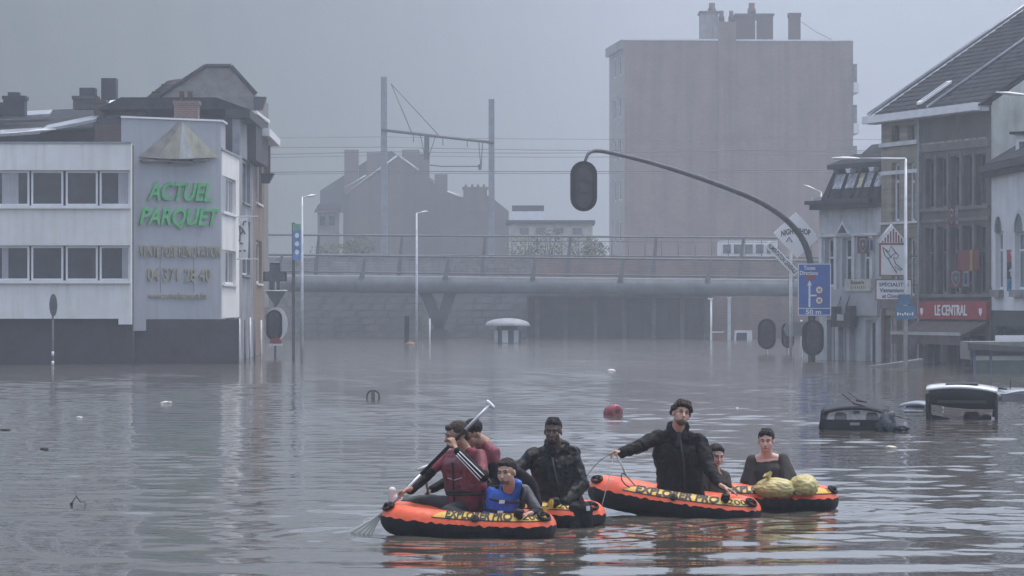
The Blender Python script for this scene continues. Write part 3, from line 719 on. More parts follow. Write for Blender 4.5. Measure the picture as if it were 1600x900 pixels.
pe = thing('pyramid_emblem', 'faceted metal pyramid emblem above the green lettering', 'emblem', fT.P(fT.L * .5, 0, 0))
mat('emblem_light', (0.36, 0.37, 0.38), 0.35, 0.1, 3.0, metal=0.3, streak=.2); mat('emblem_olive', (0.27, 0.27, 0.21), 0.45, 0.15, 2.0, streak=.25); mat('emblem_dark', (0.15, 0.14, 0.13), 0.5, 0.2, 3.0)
def tp_(px, py, d): return fT.P(fT.at(px), fT.z(px, py), d)
apx = tp_(280, 191, .25)
base = [tp_(216, 245, .03), tp_(240, 248, .35), tp_(270, 249, .5), tp_(294, 248, .45), tp_(341, 246, .03)]
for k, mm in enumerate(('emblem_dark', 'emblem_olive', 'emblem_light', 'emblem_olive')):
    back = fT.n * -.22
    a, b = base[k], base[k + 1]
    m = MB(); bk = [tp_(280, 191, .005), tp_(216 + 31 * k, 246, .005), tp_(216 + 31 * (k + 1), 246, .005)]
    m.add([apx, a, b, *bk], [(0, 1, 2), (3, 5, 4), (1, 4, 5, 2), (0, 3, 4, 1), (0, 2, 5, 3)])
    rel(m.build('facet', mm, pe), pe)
for a, b, e in ((218, 268, 249), (262, 300, 252), (296, 322, 249)):
    m = MB(); fT.box(m, fT.at(a), fT.at(b), fT.z(a, e + 3), fT.z(a, e), .01, .3); rel(m.build('ledge', 'emblem_dark', pe), pe)

# ------------------------------------------------------------------ terrace houses and roofs behind the corner building
tr = thing('terrace_house', 'tall grey gabled house with slanted roof behind the sign tower', 'house', (WX(310, 150), 150, 0))
fG = Facade((WX(150, 149), 149), (WX(400, 149), 149))
def gp(px, py): return (fG.at(px), WZ(py, 149))
m = MB(); fG.poly(m, [gp(218, 480), gp(399, 480), gp(399, 146), gp(361, 104), gp(321, 104), gp(228, 164), gp(218, 172)], -8, 0)
rel(m.build('gable_wall', mat('roughcast', (0.20, 0.195, 0.19), 0.9, 0.15, 2.0), tr), tr)
for a, b in (((226, 165), (321, 103)), ((321, 103), (361, 103)), ((361, 103), (400, 147))):
    rel(MB().tube([W(*a, 148.85), W(*b, 148.85)], 0.10, 6).build('verge', 'slate', tr), tr)
m = MB(); m.add([W(208, 168, 149.5), W(262, 126, 149.5), W(290, 122, 152), W(230, 168, 152)], [(0, 1, 2, 3)]); m.add([W(208, 170, 149.6), W(262, 128, 149.6), W(290, 124, 152.1), W(230, 170, 152.1)], [(3, 2, 1, 0)])
rel(m.build('roof_glazing', 'zinc', tr), tr)
for k in range(4): rel(MB().tube([W(208 + 15 * k, 167 - 11.5 * k, 149.3), W(230 + 15 * k, 167 - 11.5 * k, 151.8)], 0.04, 5).build('glazing_bar', 'slate', tr), tr)
m = MB(); c = W(401, 162, 148.5); m.hexa([c + Vector(p) for p in ((-.1, -.4, -.3), (.25, -.4, -.3), (.25, .4, -.3), (-.1, .4, -.3), (-.1, -.4, .3), (.45, -.4, .3), (.45, .4, .3), (-.1, .4, .3))])
rel(m.build('eaves_bracket', 'dark_wall', tr), tr)
# the two street houses at the side wing
h1 = thing('street_house', 'narrow grey street house next to the white side wing', 'house', (WX(385, 137), 137, 0))
f1 = Facade((WX(374.3, YL + 11.1), YL + 11.1), (WX(396, YL + 20), YL + 20))
z1 = f1.z(375, 186)
ops = [(f1.L * .2, f1.L * .75, f1.z(385, 318), f1.z(385, 250)), (f1.L * .2, f1.L * .75, f1.z(385, 430), f1.z(385, 345))]
m = MB(); f1.wall(m, 0, f1.L, -2.1, z1, ops, .3); rel(m.build('wall', mat('grey_stucco', (0.25, 0.26, 0.28), 0.8, 0.2, 1.0), h1), h1)
for o_ in ops: rel(window(f1, h1, *o_, d=-.15, fw=.1, gm='glass_grey', sill='concrete'), h1)
m = MB(); f1.box(m, 0, f1.L, -2.1, z1 + .02, -6, -.31); rel(m.build('core', 'dark_wall', h1), h1)
m = MB(); f1.box(m, -.1, f1.L, z1 + .021, z1 + .4, -.6, .45); rel(m.build('cornice', 'dark_wall', h1), h1)
m = MB(); m.hexa([f1.P(0, z1 + .4, .4), f1.P(f1.L, z1 + .4, .4), f1.P(f1.L, z1 + .4, -6), f1.P(0, z1 + .4, -6), f1.P(0, z1 + .9, -1), f1.P(f1.L, z1 + .9, -1), f1.P(f1.L, z1 + .9, -5), f1.P(0, z1 + .9, -5)])
rel(m.build('roof', 'slate', h1), h1)
h2 = thing('street_house', 'narrow orange brick street house at the end of the left row', 'house', (WX(404, 148), 148, 0))
f2 = Facade((WX(396.2, YL + 20.1), YL + 20.1), (WX(413, YL + 29), YL + 29))
z2 = f2.z(397, 214)
ops = [(f2.L * .25, f2.L * .75, f2.z(404, 318), f2.z(404, 250)), (f2.L * .25, f2.L * .75, f2.z(404, 443), f2.z(404, 376))]
m = MB(); f2.wall(m, 0, f2.L, -2.1, z2, ops, .3); rel(m.build('wall', 'brick_orange', h2), h2)
for o_ in ops: rel(window(f2, h2, *o_, d=-.15, fw=.12, gm='glass_grey', sill='white_coping'), h2)
m = MB(); f2.box(m, 0, f2.L, -2.1, z2, -6, -.31); rel(m.build('core', 'dark_wall', h2), h2)
m = MB(); f2.box(m, -.6, f2.L + .3, z2 + .002, z2 + .35, -.5, .75); rel(m.build('cornice', 'white_coping', h2), h2)
m = MB(); f2.box(m, f2.L - .5, f2.L, f2.z(410, 275), f2.z(410, 215), .02, .3); rel(m.build('downpipe_box', 'brick_dark', h2), h2)
m = MB(); c = W(417, 278, 146); m.hexa([c + Vector(p) for p in ((-.25, -.3, -.25), (.1, -.3, -.25), (.1, .3, -.25), (-.25, .3, -.25), (-.25, -.3, .2), (.35, -.3, .2), (.35, .3, .2), (-.25, .3, .2))])
rel(m.build('bracket', 'dark_wall', h2), h2)
# low dark roofs behind the parapet
lr = thing('rear_house', 'row of low dark slate roofs with white flashing behind the white parapet', 'house', (WX(90, 138), 138, 0))
rbox(-70, 190, 196, 300, 138, 144, 'wall', 'dark_wall', lr)
def slope(pts, nm, mm, th=.12):
    v = [W(*p) for p in pts]; m = MB(); m.hexa([p - Vector((0, 0, th)) for p in v] + v); return rel(m.build(nm, mm, lr), lr)
slope([(-70, 208, 136.5), (190, 200, 136.5), (190, 168, 143), (-70, 176, 143)], 'roof', 'slate')
slope([(62, 203, 136), (150, 186, 136), (156, 178, 137), (75, 195, 137)], 'flashing', 'zinc')
slope([(-5, 182, 139.3), (78, 178, 139.3), (82, 171, 140), (-5, 176, 140)], 'flashing', 'zinc')
slope([(0, 209, 135.5), (62, 205, 135.5), (66, 199, 136), (0, 203, 136)], 'flashing', 'zinc')
slope([(165, 168, 138), (205, 160, 138), (202, 153, 139), (172, 157, 139)], 'flashing', 'white_coping')
slope([(165, 181, 137), (230, 174, 137), (224, 168, 138), (168, 172, 138)], 'flashing', 'zinc')
rbox(148, 190, 195, 240, 135, 136.4, 'brick_wall', 'brick_dark', lr)
rbox(245, 400, 178, 250, 140, 147, 'rear_wall', 'dark_wall', lr)
rbox(243, 402, 173, 178, 139.7, 147, 'rear_coping', 'white_coping', lr)
def chimney(a, b, t, bt, Y, mm, root, pots=(), cap=True, d=.8):
    rbox(a, b, t, bt, Y, Y + d, 'chimney', mm, root)
    if cap: rbox(a - 2, b + 2, t - 2.5, t + 3, Y - .06, Y + d + .06, 'chimney_cap', mm, root)
    for q in pots:
        c = W(q, t - 2, Y + d / 2); rel(MB().lathe([(.12, 0), (.09, .32), (.11, .34), (.11, .4)], c, 10).build('chimney_pot', 'brick_dark', root), root)
chimney(5, 38, 152, 180, 137.8, 'dark_wall', lr); chimney(12, 30, 144, 152, 137.9, 'dark_wall', lr, cap=False, d=.5)
chimney(-12, 4, 160, 180, 138.5, 'dark_wall', lr, cap=False)
chimney(114, 150, 152, 170, 139, 'concrete_dark', lr); chimney(124, 148, 137, 152, 139.1, 'dark_wall', lr, cap=False)
chimney(146, 164, 158, 196, 136.8, 'brick_dark', lr); chimney(158, 181, 122, 160, 139.5, 'dark_wall', lr, cap=False)
chimney(272, 309, 160, 186, 128.5, 'brick_red', lb, pots=(284, 297))
# ------------------------------------------------------------------ right bank: the terrace
mat('brown_render', (0.115, 0.105, 0.092), 0.8, 0.18, 0.9, streak=0.15)
mat('brown_trim', (0.17, 0.16, 0.145), 0.8, 0.15, 1.5)
mat('white_wall', (0.66, 0.67, 0.69), 0.7, 0.08, 0.7, streak=0.15)
mat('white_trim', (0.6, 0.61, 0.62), 0.6, 0.1, 1.0)
mat('tile_dark', (0.036, 0.039, 0.047), 0.9, 0.3, 2.0, spec=0.1)
mat('siding', (0.50, 0.53, 0.49), 0.5, 0.1, 1.0, streak=0.2)
mat('sign_red', (0.36, 0.035, 0.04), 0.45, 0.12, 2.0); mat('sign_white', (0.84, 0.84, 0.84), 0.5, 0.04); mat('crest_red', (0.17, 0.022, 0.026), 0.5, 0.2, 3.0); mat('crest_grey', (0.36, 0.35, 0.35), 0.6, 0.2, 4.0)
mat('sign_blue', (0.02, 0.11, 0.42), 0.4, 0.08, 2.0); mat('ink', (0.02, 0.02, 0.025), 0.6)
mat('awning', (0.10, 0.075, 0.065), 0.8, 0.2, 3.0)
Q1 = (WX(1377, 130.6), 130.6); Q3 = (WX(1548, 121.5), 121.5); Q4 = (WX(1622, 113.6), 113.6); Q0 = (WX(1280, 134.8), 134.8)
fC = Facade(Q1, Q3)
uS = fC.at(1438.5)
ze = fC.z(1548, 164) - .02
# --- stone house and brown house under one roof
def wins(fc, root, wallm, u0, u1, zb, zt, ops, nm='wall', core_d=7.0, wkw=None, d_core=-.36):
    m = MB(); fc.wall(m, u0, u1, zb, zt, [o[:4] for o in ops], .35); rel(m.build(nm, wallm, root), root)
    m = MB(); fc.box(m, u0, u1, -2.1, zt - .01, -core_d, d_core); rel(m.build('core', 'interior_dark', root), root)
    for o in ops: rel(window(fc, root, *o[:4], **(o[4] if len(o) > 4 else wkw or {})), root)
hb_ = thing('brown_cafe_house', 'dark brown three storey cafe house with rows of five narrow windows', 'house', fC.P(fC.L * .7, -2, 0))
ops = []
zA, zB = fC.z(1490, 244), fC.z(1490, 323); zC_, zD = fC.z(1490, 354), fC.z(1490, 459)
for k in range(5):
    a = 1446 + 19.9 * k; b = a + 14.5
    ops.append((fC.at(a), fC.at(b), zB, zA, dict(d=-.2, fw=.07, fm='brown_trim', gm='glass_dark')))
    ops.append((fC.at(a), fC.at(b), zD, zC_, dict(d=-.2, fw=.07, fm='brown_trim', gm='glass_dark', bars_z=[zD + .62 * (zC_ - zD)])))
zg = fC.z(1490, 500)
ops.append((fC.at(1449), fC.at(1478), -1.2, zg - .5, dict(d=-.25, fw=.1, fm='brown_trim', gm='glass_dark', name='shop_window')))
ops.append((fC.at(1484), fC.at(1502), -2.0, zg - .5, dict(d=-.3, fw=.12, fm='steel_dark', gm='glass_grey', name='door')))
ops.append((fC.at(1507), fC.at(1540), -1.0, zg - .5, dict(d=-.25, fw=.1, fm='brown_trim', gm='glass_grey', name='shop_window')))
wins(fC, hb_, 'brown_render', uS, fC.L, -2.1, ze, ops)
for z0, z1, d in ((zB - .14, zB - .01, .10), (zD - .14, zD - .01, .12), (zA + .25, zA + .55, .06), (zC_ + .2, zC_ + .32, .05)):
    m = MB(); fC.box(m, uS + .05, fC.L - .05, z0, z1, -.01, d); rel(m.build('string_course', 'brown_trim', hb_), hb_)
for k in range(4):
    a = fC.at(1462.6 + 19.9 * k)
    for z0, z1 in ((zB, zA), (zD, zC_)):
        m = MB(); fC.box(m, a - .07, a + .12, z0 + .02, z1 + .1, -.01, .07); rel(m.build('pilaster', 'brown_trim', hb_), hb_)
m = MB(); fC.box(m, uS - .12, uS + .06, -2.1, ze, -.02, .10); rel(m.build('downpipe', 'zinc', hb_), hb_)
# peeling pale strip under the eaves
m = MB(); fC.box(m, uS + .1, fC.L - .3, fC.z(1490, 226), fC.z(1490, 219), -.01, .03); rel(m.build('frieze_board', mat('peeling_paint', (0.5, 0.47, 0.40), 0.8, col2=(0.09, 0.08, 0.07), scale=3.5), hb_), hb_)
# cafe sign band
m = MB(); sz0, sz1 = fC.z(1490, 498.5), fC.z(1490, 471); fC.box(m, uS + .12, fC.L - .05, sz0, sz1, 0, .16)
sgn = thing('cafe_sign', 'long red sign board with white lettering over the dark awning', 'sign', fC.P(fC.L * .7, sz0, .1))
rel(m.build('board', 'sign_red', sgn), sgn)
uc = (fC.at(1467) + fC.at(1517)) / 2
rel(lettering('LE CENTRAL', fC.at(1517) - fC.at(1467), (sz1 - sz0) * .62, 'sign_white', sgn, lambda a, b, d: fC.P(uc + a, (sz0 + sz1) / 2 + b, .165 + d), .02, 0, .02), sgn)
for q in (1446, 1538):
    m = MB(); u = fC.at(q)
    fC.poly(m, [(u - .12, sz0 + .42), (u - .12, sz0 + .25), (u, sz0 + .12), (u + .12, sz0 + .25), (u + .12, sz0 + .42)], .161, .175); rel(m.build('crest', 'sign_white', sgn), sgn)
aw = thing('awning', 'dark brown cafe awning with pale edge below the red sign', 'awning', fC.P(fC.L * .7, 1, .5))
m = MB(); a0, a1 = uS - .15, fC.L - .12; z0 = sz0 - .06
m.hexa([fC.P(a0, z0 - .62, 1.15), fC.P(a1, z0 - .62, 1.15), fC.P(a1, z0 - .1, .01), fC.P(a0, z0 - .1, .01), fC.P(a0, z0 - .55, 1.2), fC.P(a1, z0 - .55, 1.2), fC.P(a1, z0, .01), fC.P(a0, z0, .01)])
rel(m.build('canopy', 'awning', aw), aw)
m = MB(); fC.box(m, a0, a1, z0 - .92, z0 - .55, 1.16, 1.21); rel(m.build('valance', 'awning', aw), aw)
m = MB(); fC.box(m, a0 - .02, a1 + .02, z0 - .56, z0 - .44, 1.19, 1.26); rel(m.build('edge_rail', mat('awning_edge', (0.42, 0.41, 0.39), 0.6), aw), aw)
for a in (a0 + .1, a1 - .15):
    m = MB(); m.tube([fC.P(a, z0 - .9, .02), fC.P(a, z0 - .5, 1.12)], .025, 6); rel(m.build('arm', 'steel_dark', aw), aw)

ht_ = thing('stone_house', 'narrow tan stone house with tall white windows beside the brown cafe', 'house', fC.P(uS * .5, -2, 0))
ops = []
for a, b in ((1393, 1405), (1418, 1429)):
    z0, z1 = fC.z((a + b) / 2, 346), fC.z((a + b) / 2, 254)
    ops.append((fC.at(a), fC.at(b), z0, z1, dict(d=-.18, fw=.12, gm='glass_grey', bars_z=[z0 + .68 * (z1 - z0)])))
    z0, z1 = fC.z((a + b) / 2, 462), fC.z((a + b) / 2, 372)
    ops.append((fC.at(a), fC.at(b), z0, z1, dict(d=-.18, fw=.1, gm='glass_dark', bars_z=[z0 + .68 * (z1 - z0)])))
    z0, z1 = fC.z((a + b) / 2, 221), fC.z((a + b) / 2, 196)
    ops.append((fC.at(a), fC.at(b), z0, z1, dict(d=-.18, fw=.05, fm='brown_trim', gm='glass_dark')))
zs = fC.z(1405, 482)
ops.append((fC.at(1383), fC.at(1396), -2.0, zs - .3, dict(d=-.25, fw=.12, fm='white_trim', gm='glass_grey', name='door')))
ops.append((fC.at(1401), fC.at(1433), -.8, zs - .3, dict(d=-.25, fw=.1, fm='white_frame', gm='glass_grey', name='shop_window')))
wins(fC, ht_, 'stone_tan', 0, uS - .02, -2.1, ze, ops)
for py0, py1, d in ((228, 221.5, .12), (350, 346.5, .12), (272, 266, .04)):
    m = MB(); fC.box(m, 0, uS - .13, fC.z(1405, py0), fC.z(1405, py1), -.01, d); rel(m.build('string_course', 'white_trim', ht_), ht_)
for q in (1380, 1412, 1434):
    m = MB(); fC.box(m, fC.at(q), fC.at(q) + .2, -2.1, zs, .0, .05); rel(m.build('shop_pillar', mat('red_brown_tile', (0.13, 0.05, 0.045), 0.5, .2, 4.0), ht_), ht_)
m = MB(); fC.box(m, .05, uS - .13, zs, zs + .45, -.01, .08); rel(m.build('fascia', mat('dark_fascia', (0.16, 0.14, 0.13), 0.7), ht_), ht_)

# --- shared tiled roof, gutter, gable cladding
rf = thing('tiled_roof', 'steep dark tiled roof over the brown cafe and the stone house', 'roof', fC.P(fC.L * .5, ze, -2))
RS = math.tan(R(33.2)); RD = 10.5; NR = 34
m = MB(); m.hexa([fC.P(-.25, ze + .02, .35), fC.P(fC.L + .03, ze + .02, .35), fC.P(fC.L + .03, ze + .02, -RD), fC.P(-.25, ze + .02, -RD),
                  fC.P(-.25, ze + .05, .35), fC.P(fC.L + .03, ze + .05, .35), fC.P(fC.L + .03, ze + RS * (RD + .35) - .1, -RD), fC.P(-.25, ze + RS * (RD + .35) - .1, -RD)])
rel(m.build('roof_deck', 'slate', rf), rf)
for k in range(NR):
    d0 = .45 - (RD + .45) * k / NR; d1 = .45 - (RD + .45) * (k + 1) / NR - .06
    zf = lambda d: ze + .08 + RS * (.35 - d)
    nu = 34; v, f = [], []
    for i in range(nu * 2 + 1):
        u = -.3 + (fC.L + .3) * i / (nu * 2); w = .022 * (1 if i % 2 else 0) + random.uniform(-.006, .006)
        v += [fC.P(u, zf(d0) + .035 + w, d0), fC.P(u, zf(d1) + .0 + w, d1), fC.P(u, zf(d0) - .02, d0)]
    for i in range(nu * 2):
        f += [(3 * i, 3 * i + 3, 3 * i + 4, 3 * i + 1), (3 * i + 2, 3 * i + 5, 3 * i + 3, 3 * i)]
    rel(MB().add(v, f).build('tile_course', 'tile_dark', rf), rf)
def rp_(px, py):   # point on the roof seen at a photo pixel
    k = (px - 800) / F; l = (HY - py) / F
    # P = A+u*U+d*N, z = ze+.16+RS*(.35-d)
    A = np.array([[fC.u.x - k * fC.u.y, fC.n.x - k * fC.n.y], [-l * fC.u.y, -RS - l * fC.n.y]])
    b = np.array([k * fC.A.y - fC.A.x, CH + l * fC.A.y - (ze + .16 + RS * .35)])
    u, d = np.linalg.solve(A, b); return u, d
def rtube(a, b, r, nm, mm, parent=rf):
    p, q = [fC.P(u, ze + .18 + RS * (.35 - d), d) for u, d in (a, b)]; return rel(MB().tube([p, q], r, 6).build(nm, mm, rf), rf)
ua, da = rp_(1449, 168)
rtube((ua, da), (ua, -RD), .07, 'party_wall_roll', 'zinc')
u0, d0 = rp_(1434, 164); u1, d1 = rp_(1480, 131)
m = MB(); zz = lambda d: ze + .17 + RS * (.35 - d)
m.hexa([fC.P(u0 - .1, zz(d0), d0), fC.P(u0 + .35, zz(d0), d0), fC.P(u0 + .35, zz(d1), d1), fC.P(u0 - .1, zz(d1), d1),
        fC.P(u0 - .1, zz(d0) + .1, d0), fC.P(u0 + .35, zz(d0) + .1, d0), fC.P(u0 + .35, zz(d1) + .1, d1), fC.P(u0 - .1, zz(d1) + .1, d1)])
sk = rel(m.build('skylight', 'white_frame', rf), rf)
m = MB(); m.hexa([fC.P(u0, zz(d0 - .1) + .1, d0 - .1), fC.P(u0 + .25, zz(d0 - .1) + .1, d0 - .1), fC.P(u0 + .25, zz(d1 + .1) + .1, d1 + .1), fC.P(u0, zz(d1 + .1) + .1, d1 + .1),
        fC.P(u0, zz(d0 - .1) + .115, d0 - .1), fC.P(u0 + .25, zz(d0 - .1) + .115, d0 - .1), fC.P(u0 + .25, zz(d1 + .1) + .115, d1 + .1), fC.P(u0, zz(d1 + .1) + .115, d1 + .1)])
m.build('pane', 'glass_grey', sk)
m = MB(); fC.box(m, -.55, fC.L - .15, ze - .18, ze + .12, .36, .62); rel(m.build('gutter', 'white_coping', rf), rf)
m = MB(); fC.box(m, -.5, fC.L - .1, ze - .2, ze + .01, 0.001, .36); rel(m.build('soffit', 'white_trim', rf), rf)
m = MB(); m.tube([fC.P(-.3, ze + .25 + RS * (.35 - .45), .45), fC.P(-.3, ze + .25 + RS * (.35 + RD), -RD)], .09, 6); rel(m.build('verge', 'zinc', rf), rf)
fGb = Facade(Q3, (Q3[0] - fC.n.x * 11, Q3[1] - fC.n.y * 11))
gb = thing('clad_gable', 'pale ribbed metal cladding on the gable above the white end house', 'cladding', fGb.P(2, 5, 0))
m = MB(); n = 44; v, f = [], []
for i in range(n + 1):
    u = 0.04 + 10.4 * i / n; dd = .05 + (.045 if i % 2 else 0); v += [fGb.P(u, 3.0, dd), fGb.P(u, ze + RS * (u + .3) - .1, dd)]
for i in range(n): f.append((2 * i, 2 * i + 2, 2 * i + 3, 2 * i + 1))
m.add(v, f); rel(m.build('ribbed_sheet', 'siding', gb), gb)
m = MB(); fGb.poly(m, [(0.02, 3.0), (10.5, 3.0), (10.5, ze + RS * 10.7 - .12), (.02, ze + RS * .2)], -.4, 0.02); rel(m.build('backing_wall', 'white_trim', gb), gb)

# --- white end house
fD = Facade((Q3[0] + .03, Q3[1] - .04), Q4)
hd = thing('white_end_house', 'white end house with arched windows and dark cornice at the frame edge', 'house', fD.P(fD.L * .5, -2, 0))
zc = fD.z(1550, 277)
ops = []
for a, b in ((1555.5, 1567), (1586, 1600)):
    z0, z1 = fD.z((a + b) / 2, 452), fD.z((a + b) / 2, 362)
    ops.append((fD.at(a), fD.at(b), z0, z1, dict(d=-.16, fw=.09, gm='glass_grey', bars_z=[z0 + .68 * (z1 - z0)])))
zg2 = fD.z(1560, 485)
ops.append((fD.at(1556), fD.at(1600), -1.0, zg2 - .6, dict(d=-.3, fw=.1, fm='steel_dark', gm='glass_dark', name='shop_window')))
wins(fD, hd, 'white_wall', 0, fD.L, zg2, zc, ops[:2])
m = MB(); fD.wall(m, 0, fD.L, -2.1, zg2 - .002, [ops[2][:4]], .3, -.02); rel(m.build('shop_wall', mat('dark_green_wall', (0.05, 0.06, 0.055), 0.7), hd), hd)
rel(window(fD, hd, *ops[2][:4], **ops[2][4]), hd)
for o_ in ops[:2]:
    uc_, r_ = (o_[0] + o_[1]) / 2, (o_[1] - o_[0]) / 2; m = MB()
    fD.poly(m, [(uc_ + r_ * math.cos(t * math.pi / 8), o_[3] - .001 + r_ * .9 * math.sin(t * math.pi / 8)) for t in range(9)], -.01, .012)
    rel(m.build('arch_light', 'glass_grey', hd), hd)
    m = MB()
    for t in range(8):
        a0, a1 = t * math.pi / 8, (t + 1) * math.pi / 8
        fD.poly(m, [(uc_ + r_ * math.cos(a0), o_[3] + r_ * .9 * math.sin(a0)), (uc_ + r_ * 1.2 * math.cos(a0), o_[3] + r_ * 1.1 * math.sin(a0)), (uc_ + r_ * 1.2 * math.cos(a1), o_[3] + r_ * 1.1 * math.sin(a1)), (uc_ + r_ * math.cos(a1), o_[3] + r_ * .9 * math.sin(a1))], 0, .05)
    rel(m.build('arch_trim', 'white_trim', hd), hd)
    m = MB(); fD.box(m, o_[0] - .15, o_[1] + .15, o_[2] - .28, o_[2] - .02, 0, .2); rel(m.build('sill', 'concrete', hd), hd)
m = MB(); fD.box(m, -.12, fD.L, zc, zc + .18, -.3, .28); fD.box(m, -.2, fD.L, zc + .18, zc + .42, -.3, .5); rel(m.build('cornice', 'dark_wall', hd), hd)
m = MB(); m.hexa([fD.P(0, zc + .42, .3), fD.P(fD.L, zc + .42, .3), fD.P(fD.L, zc + .42, -6), fD.P(0, zc + .42, -6), fD.P(0, zc + .5, .3), fD.P(fD.L, zc + .5, .3), fD.P(fD.L, zc + 4.2, -6), fD.P(0, zc + 4.2, -6)])
rel(m.build('roof', 'tile_dark', hd), hd)
fDm = Facade((WX(1587, 119), 119), (WX(1640, 118), 118))
dm = MB(); fDm.box(dm, 0, 1.4, WZ(268, 119), WZ(210, 119), -2.5, 0); rel(dm.build('dormer', 'white_wall', hd), hd)
w = window(fDm, hd, .08, .75, WZ(262, 119), WZ(218, 119), d=.04, fw=.09, gm='glass_grey', name='dormer_window'); rel(w, hd)
dm = MB(); fDm.box(dm, -.15, 1.6, WZ(210, 119), WZ(206, 119), -2.6, .2); rel(dm.build('dormer_roof', 'slate', hd), hd)
mat('ink_blue', (0.03, 0.04, 0.16), .6)
# for-sale board
sb = thing('sale_board', 'red and black for-sale board on the white end house at the frame edge', 'sign', fD.P(fD.at(1590), fD.z(1590, 455), .1))
ux = fD.at(1579.5); fX = Facade((fD.P(ux, 0, .15).x, fD.P(ux, 0, .15).y), (fD.P(ux, 0, .15).x + 1.25, fD.P(ux, 0, .15).y - .35))
zz_ = lambda py: fX.z(1585, py)
for nm, p0, p1, mm in (('red_band', 408, 390, 'sign_red'), ('black_band', 436, 408.2, 'ink'), ('blue_band', 455, 436.2, mat('sign_cyan', (0.03, 0.24, 0.38), .5))):
    m = MB(); fX.box(m, 0, 1.25, zz_(p0), zz_(p1), 0, .04); rel(m.build(nm, mm, sb), sb)
rel(lettering('VENDU', .80, zz_(394) - zz_(404), 'sign_white', sb, lambda a, b, d: fX.P(.53 + a, zz_(399) + b, .042 + d), .008, 0, .015), sb)
rel(lettering('04 225 5', .98, zz_(440) - zz_(451), 'ink_blue', sb, lambda a, b, d: fX.P(.56 + a, zz_(445.5) + b, .042 + d), .008, 0, .01), sb)
m = MB()
for a, b in (((.08, zz_(424)), (.36, zz_(412))), ((.36, zz_(412)), (.64, zz_(424)))):
    m.tube([fX.P(*a, .05), fX.P(*b, .05)], .022, 5)
m.tube([fX.P(.16, zz_(432), .05), fX.P(.16, zz_(422), .05)], .02, 5); m.tube([fX.P(.56, zz_(432), .05), fX.P(.56, zz_(422), .05)], .02, 5); m.tube([fX.P(.16, zz_(432), .05), fX.P(.56, zz_(432), .05)], .02, 5)
rel(m.build('house_mark', 'sign_white', sb), sb)

# --- white mansard house
fM = Facade(Q0, (Q1[0] - .02, Q1[1] + .02))
hm_ = thing('mansard_house', 'grey white shop house with dark mansard attic and small pediment', 'house', fM.P(fM.L * .5, -2, 0))
zk = fM.z(1330, 326)
ops = []
for a, b in ((1289, 1303), (1316, 1330), (1345, 1359)):
    z0, z1 = fM.z((a + b) / 2, 448), fM.z((a + b) / 2, 372)
    ops.append((fM.at(a), fM.at(b), z0, z1, dict(d=-.2, fw=.09, gm='glass_dark' if a < 1340 else 'glass_grey', bars_z=[z0 + .6 * (z1 - z0)])))
zsh = fM.z(1330, 494)
for a, b, g_ in ((1292, 1304, 'glass_dark'), (1310, 1322, 'glass_grey'), (1327, 1338, 'glass_grey'), (1352, 1368, 'glass_dark')):
    ops.append((fM.at(a), fM.at(b), -1.6, zsh - .15, dict(d=-.25, fw=.12, fm='white_trim', gm=g_, name='shop_window')))
wins(fM, hm_, mat('pale_stucco', (0.47, 0.48, 0.49), 0.75, 0.12, 0.9, streak=.2), 0, fM.L, -2.1, zk, ops)
for a in (1284, 1307, 1335, 1363):
    m = MB(); fM.box(m, fM.at(a) - .08, fM.at(a) + .14, fM.z(a, 455), fM.z(a, 365), 0, .1); rel(m.build('pilaster', 'white_trim', hm_), hm_)
m = MB(); fM.poly(m, [(fM.at(1312), fM.z(1322, 366)), (fM.at(1334), fM.z(1322, 366)), (fM.at(1323), fM.z(1322, 345))], 0, .22); rel(m.build('pediment', 'white_trim', hm_), hm_)
m = MB(); fM.poly(m, [(fM.at(1316), fM.z(1322, 364)), (fM.at(1330), fM.z(1322, 364)), (fM.at(1323), fM.z(1322, 351))], .221, .24); rel(m.build('pediment_field', 'dark_wall', hm_), hm_)
m = MB(); fM.box(m, 0, fM.L - .03, fM.z(1330, 369), fM.z(1330, 365), 0, .14); rel(m.build('string_course', 'white_trim', hm_), hm_)
m = MB(); fM.box(m, -.15, fM.L - .02, zk, zk + .22, -.4, .4); fM.box(m, -.25, fM.L - .02, zk + .22, zk + .38, -.4, .58); rel(m.build('cornice', 'dark_wall', hm_), hm_)
m = MB(); fM.box(m, fM.at(1290), fM.L - .05, zsh + .02, fM.z(1330, 452), 0, .14); rel(m.build('fascia', mat('shop_fascia', (0.40, 0.41, 0.42), 0.6, .1, 1.0), hm_), hm_)
zm0, zm1 = zk + .38, fM.z(1330, 262)
m = MB(); m.hexa([fM.P(.25, zm0, .1), fM.P(fM.L - .05, zm0, .1), fM.P(fM.L - .05, zm0, -5), fM.P(.25, zm0, -5), fM.P(.5, zm1, -.45), fM.P(fM.L - .05, zm1, -.45), fM.P(fM.L - .05, zm1, -5), fM.P(.5, zm1, -5)])
rel(m.build('mansard', 'slate', hm_), hm_)
m = MB(); fM.box(m, .3, fM.L - .05, zm1 + .003, zm1 + .2, -5, -.2); rel(m.build('attic_cornice', 'dark_wall', hm_), hm_)
m = MB(); m.hexa([fM.P(.3, zm1 + .2, -.25), fM.P(fM.L - .05, zm1 + .2, -.25), fM.P(fM.L - .05, zm1 + .2, -5), fM.P(.3, zm1 + .2, -5), fM.P(.9, zm1 + .65, -1.2), fM.P(fM.L - .05, zm1 + .65, -1.2), fM.P(fM.L - .05, zm1 + .65, -4), fM.P(.9, zm1 + .65, -4)])
rel(m.build('upper_roof', 'slate', hm_), hm_)
sl = lambda t: .1 - .55 * t
mat('attic_blind', (0.40, 0.41, 0.44), 0.7, 0.35, 5.0); mat('attic_blind_yellow', (0.55, 0.50, 0.33), 0.7, 0.2, 5.0)
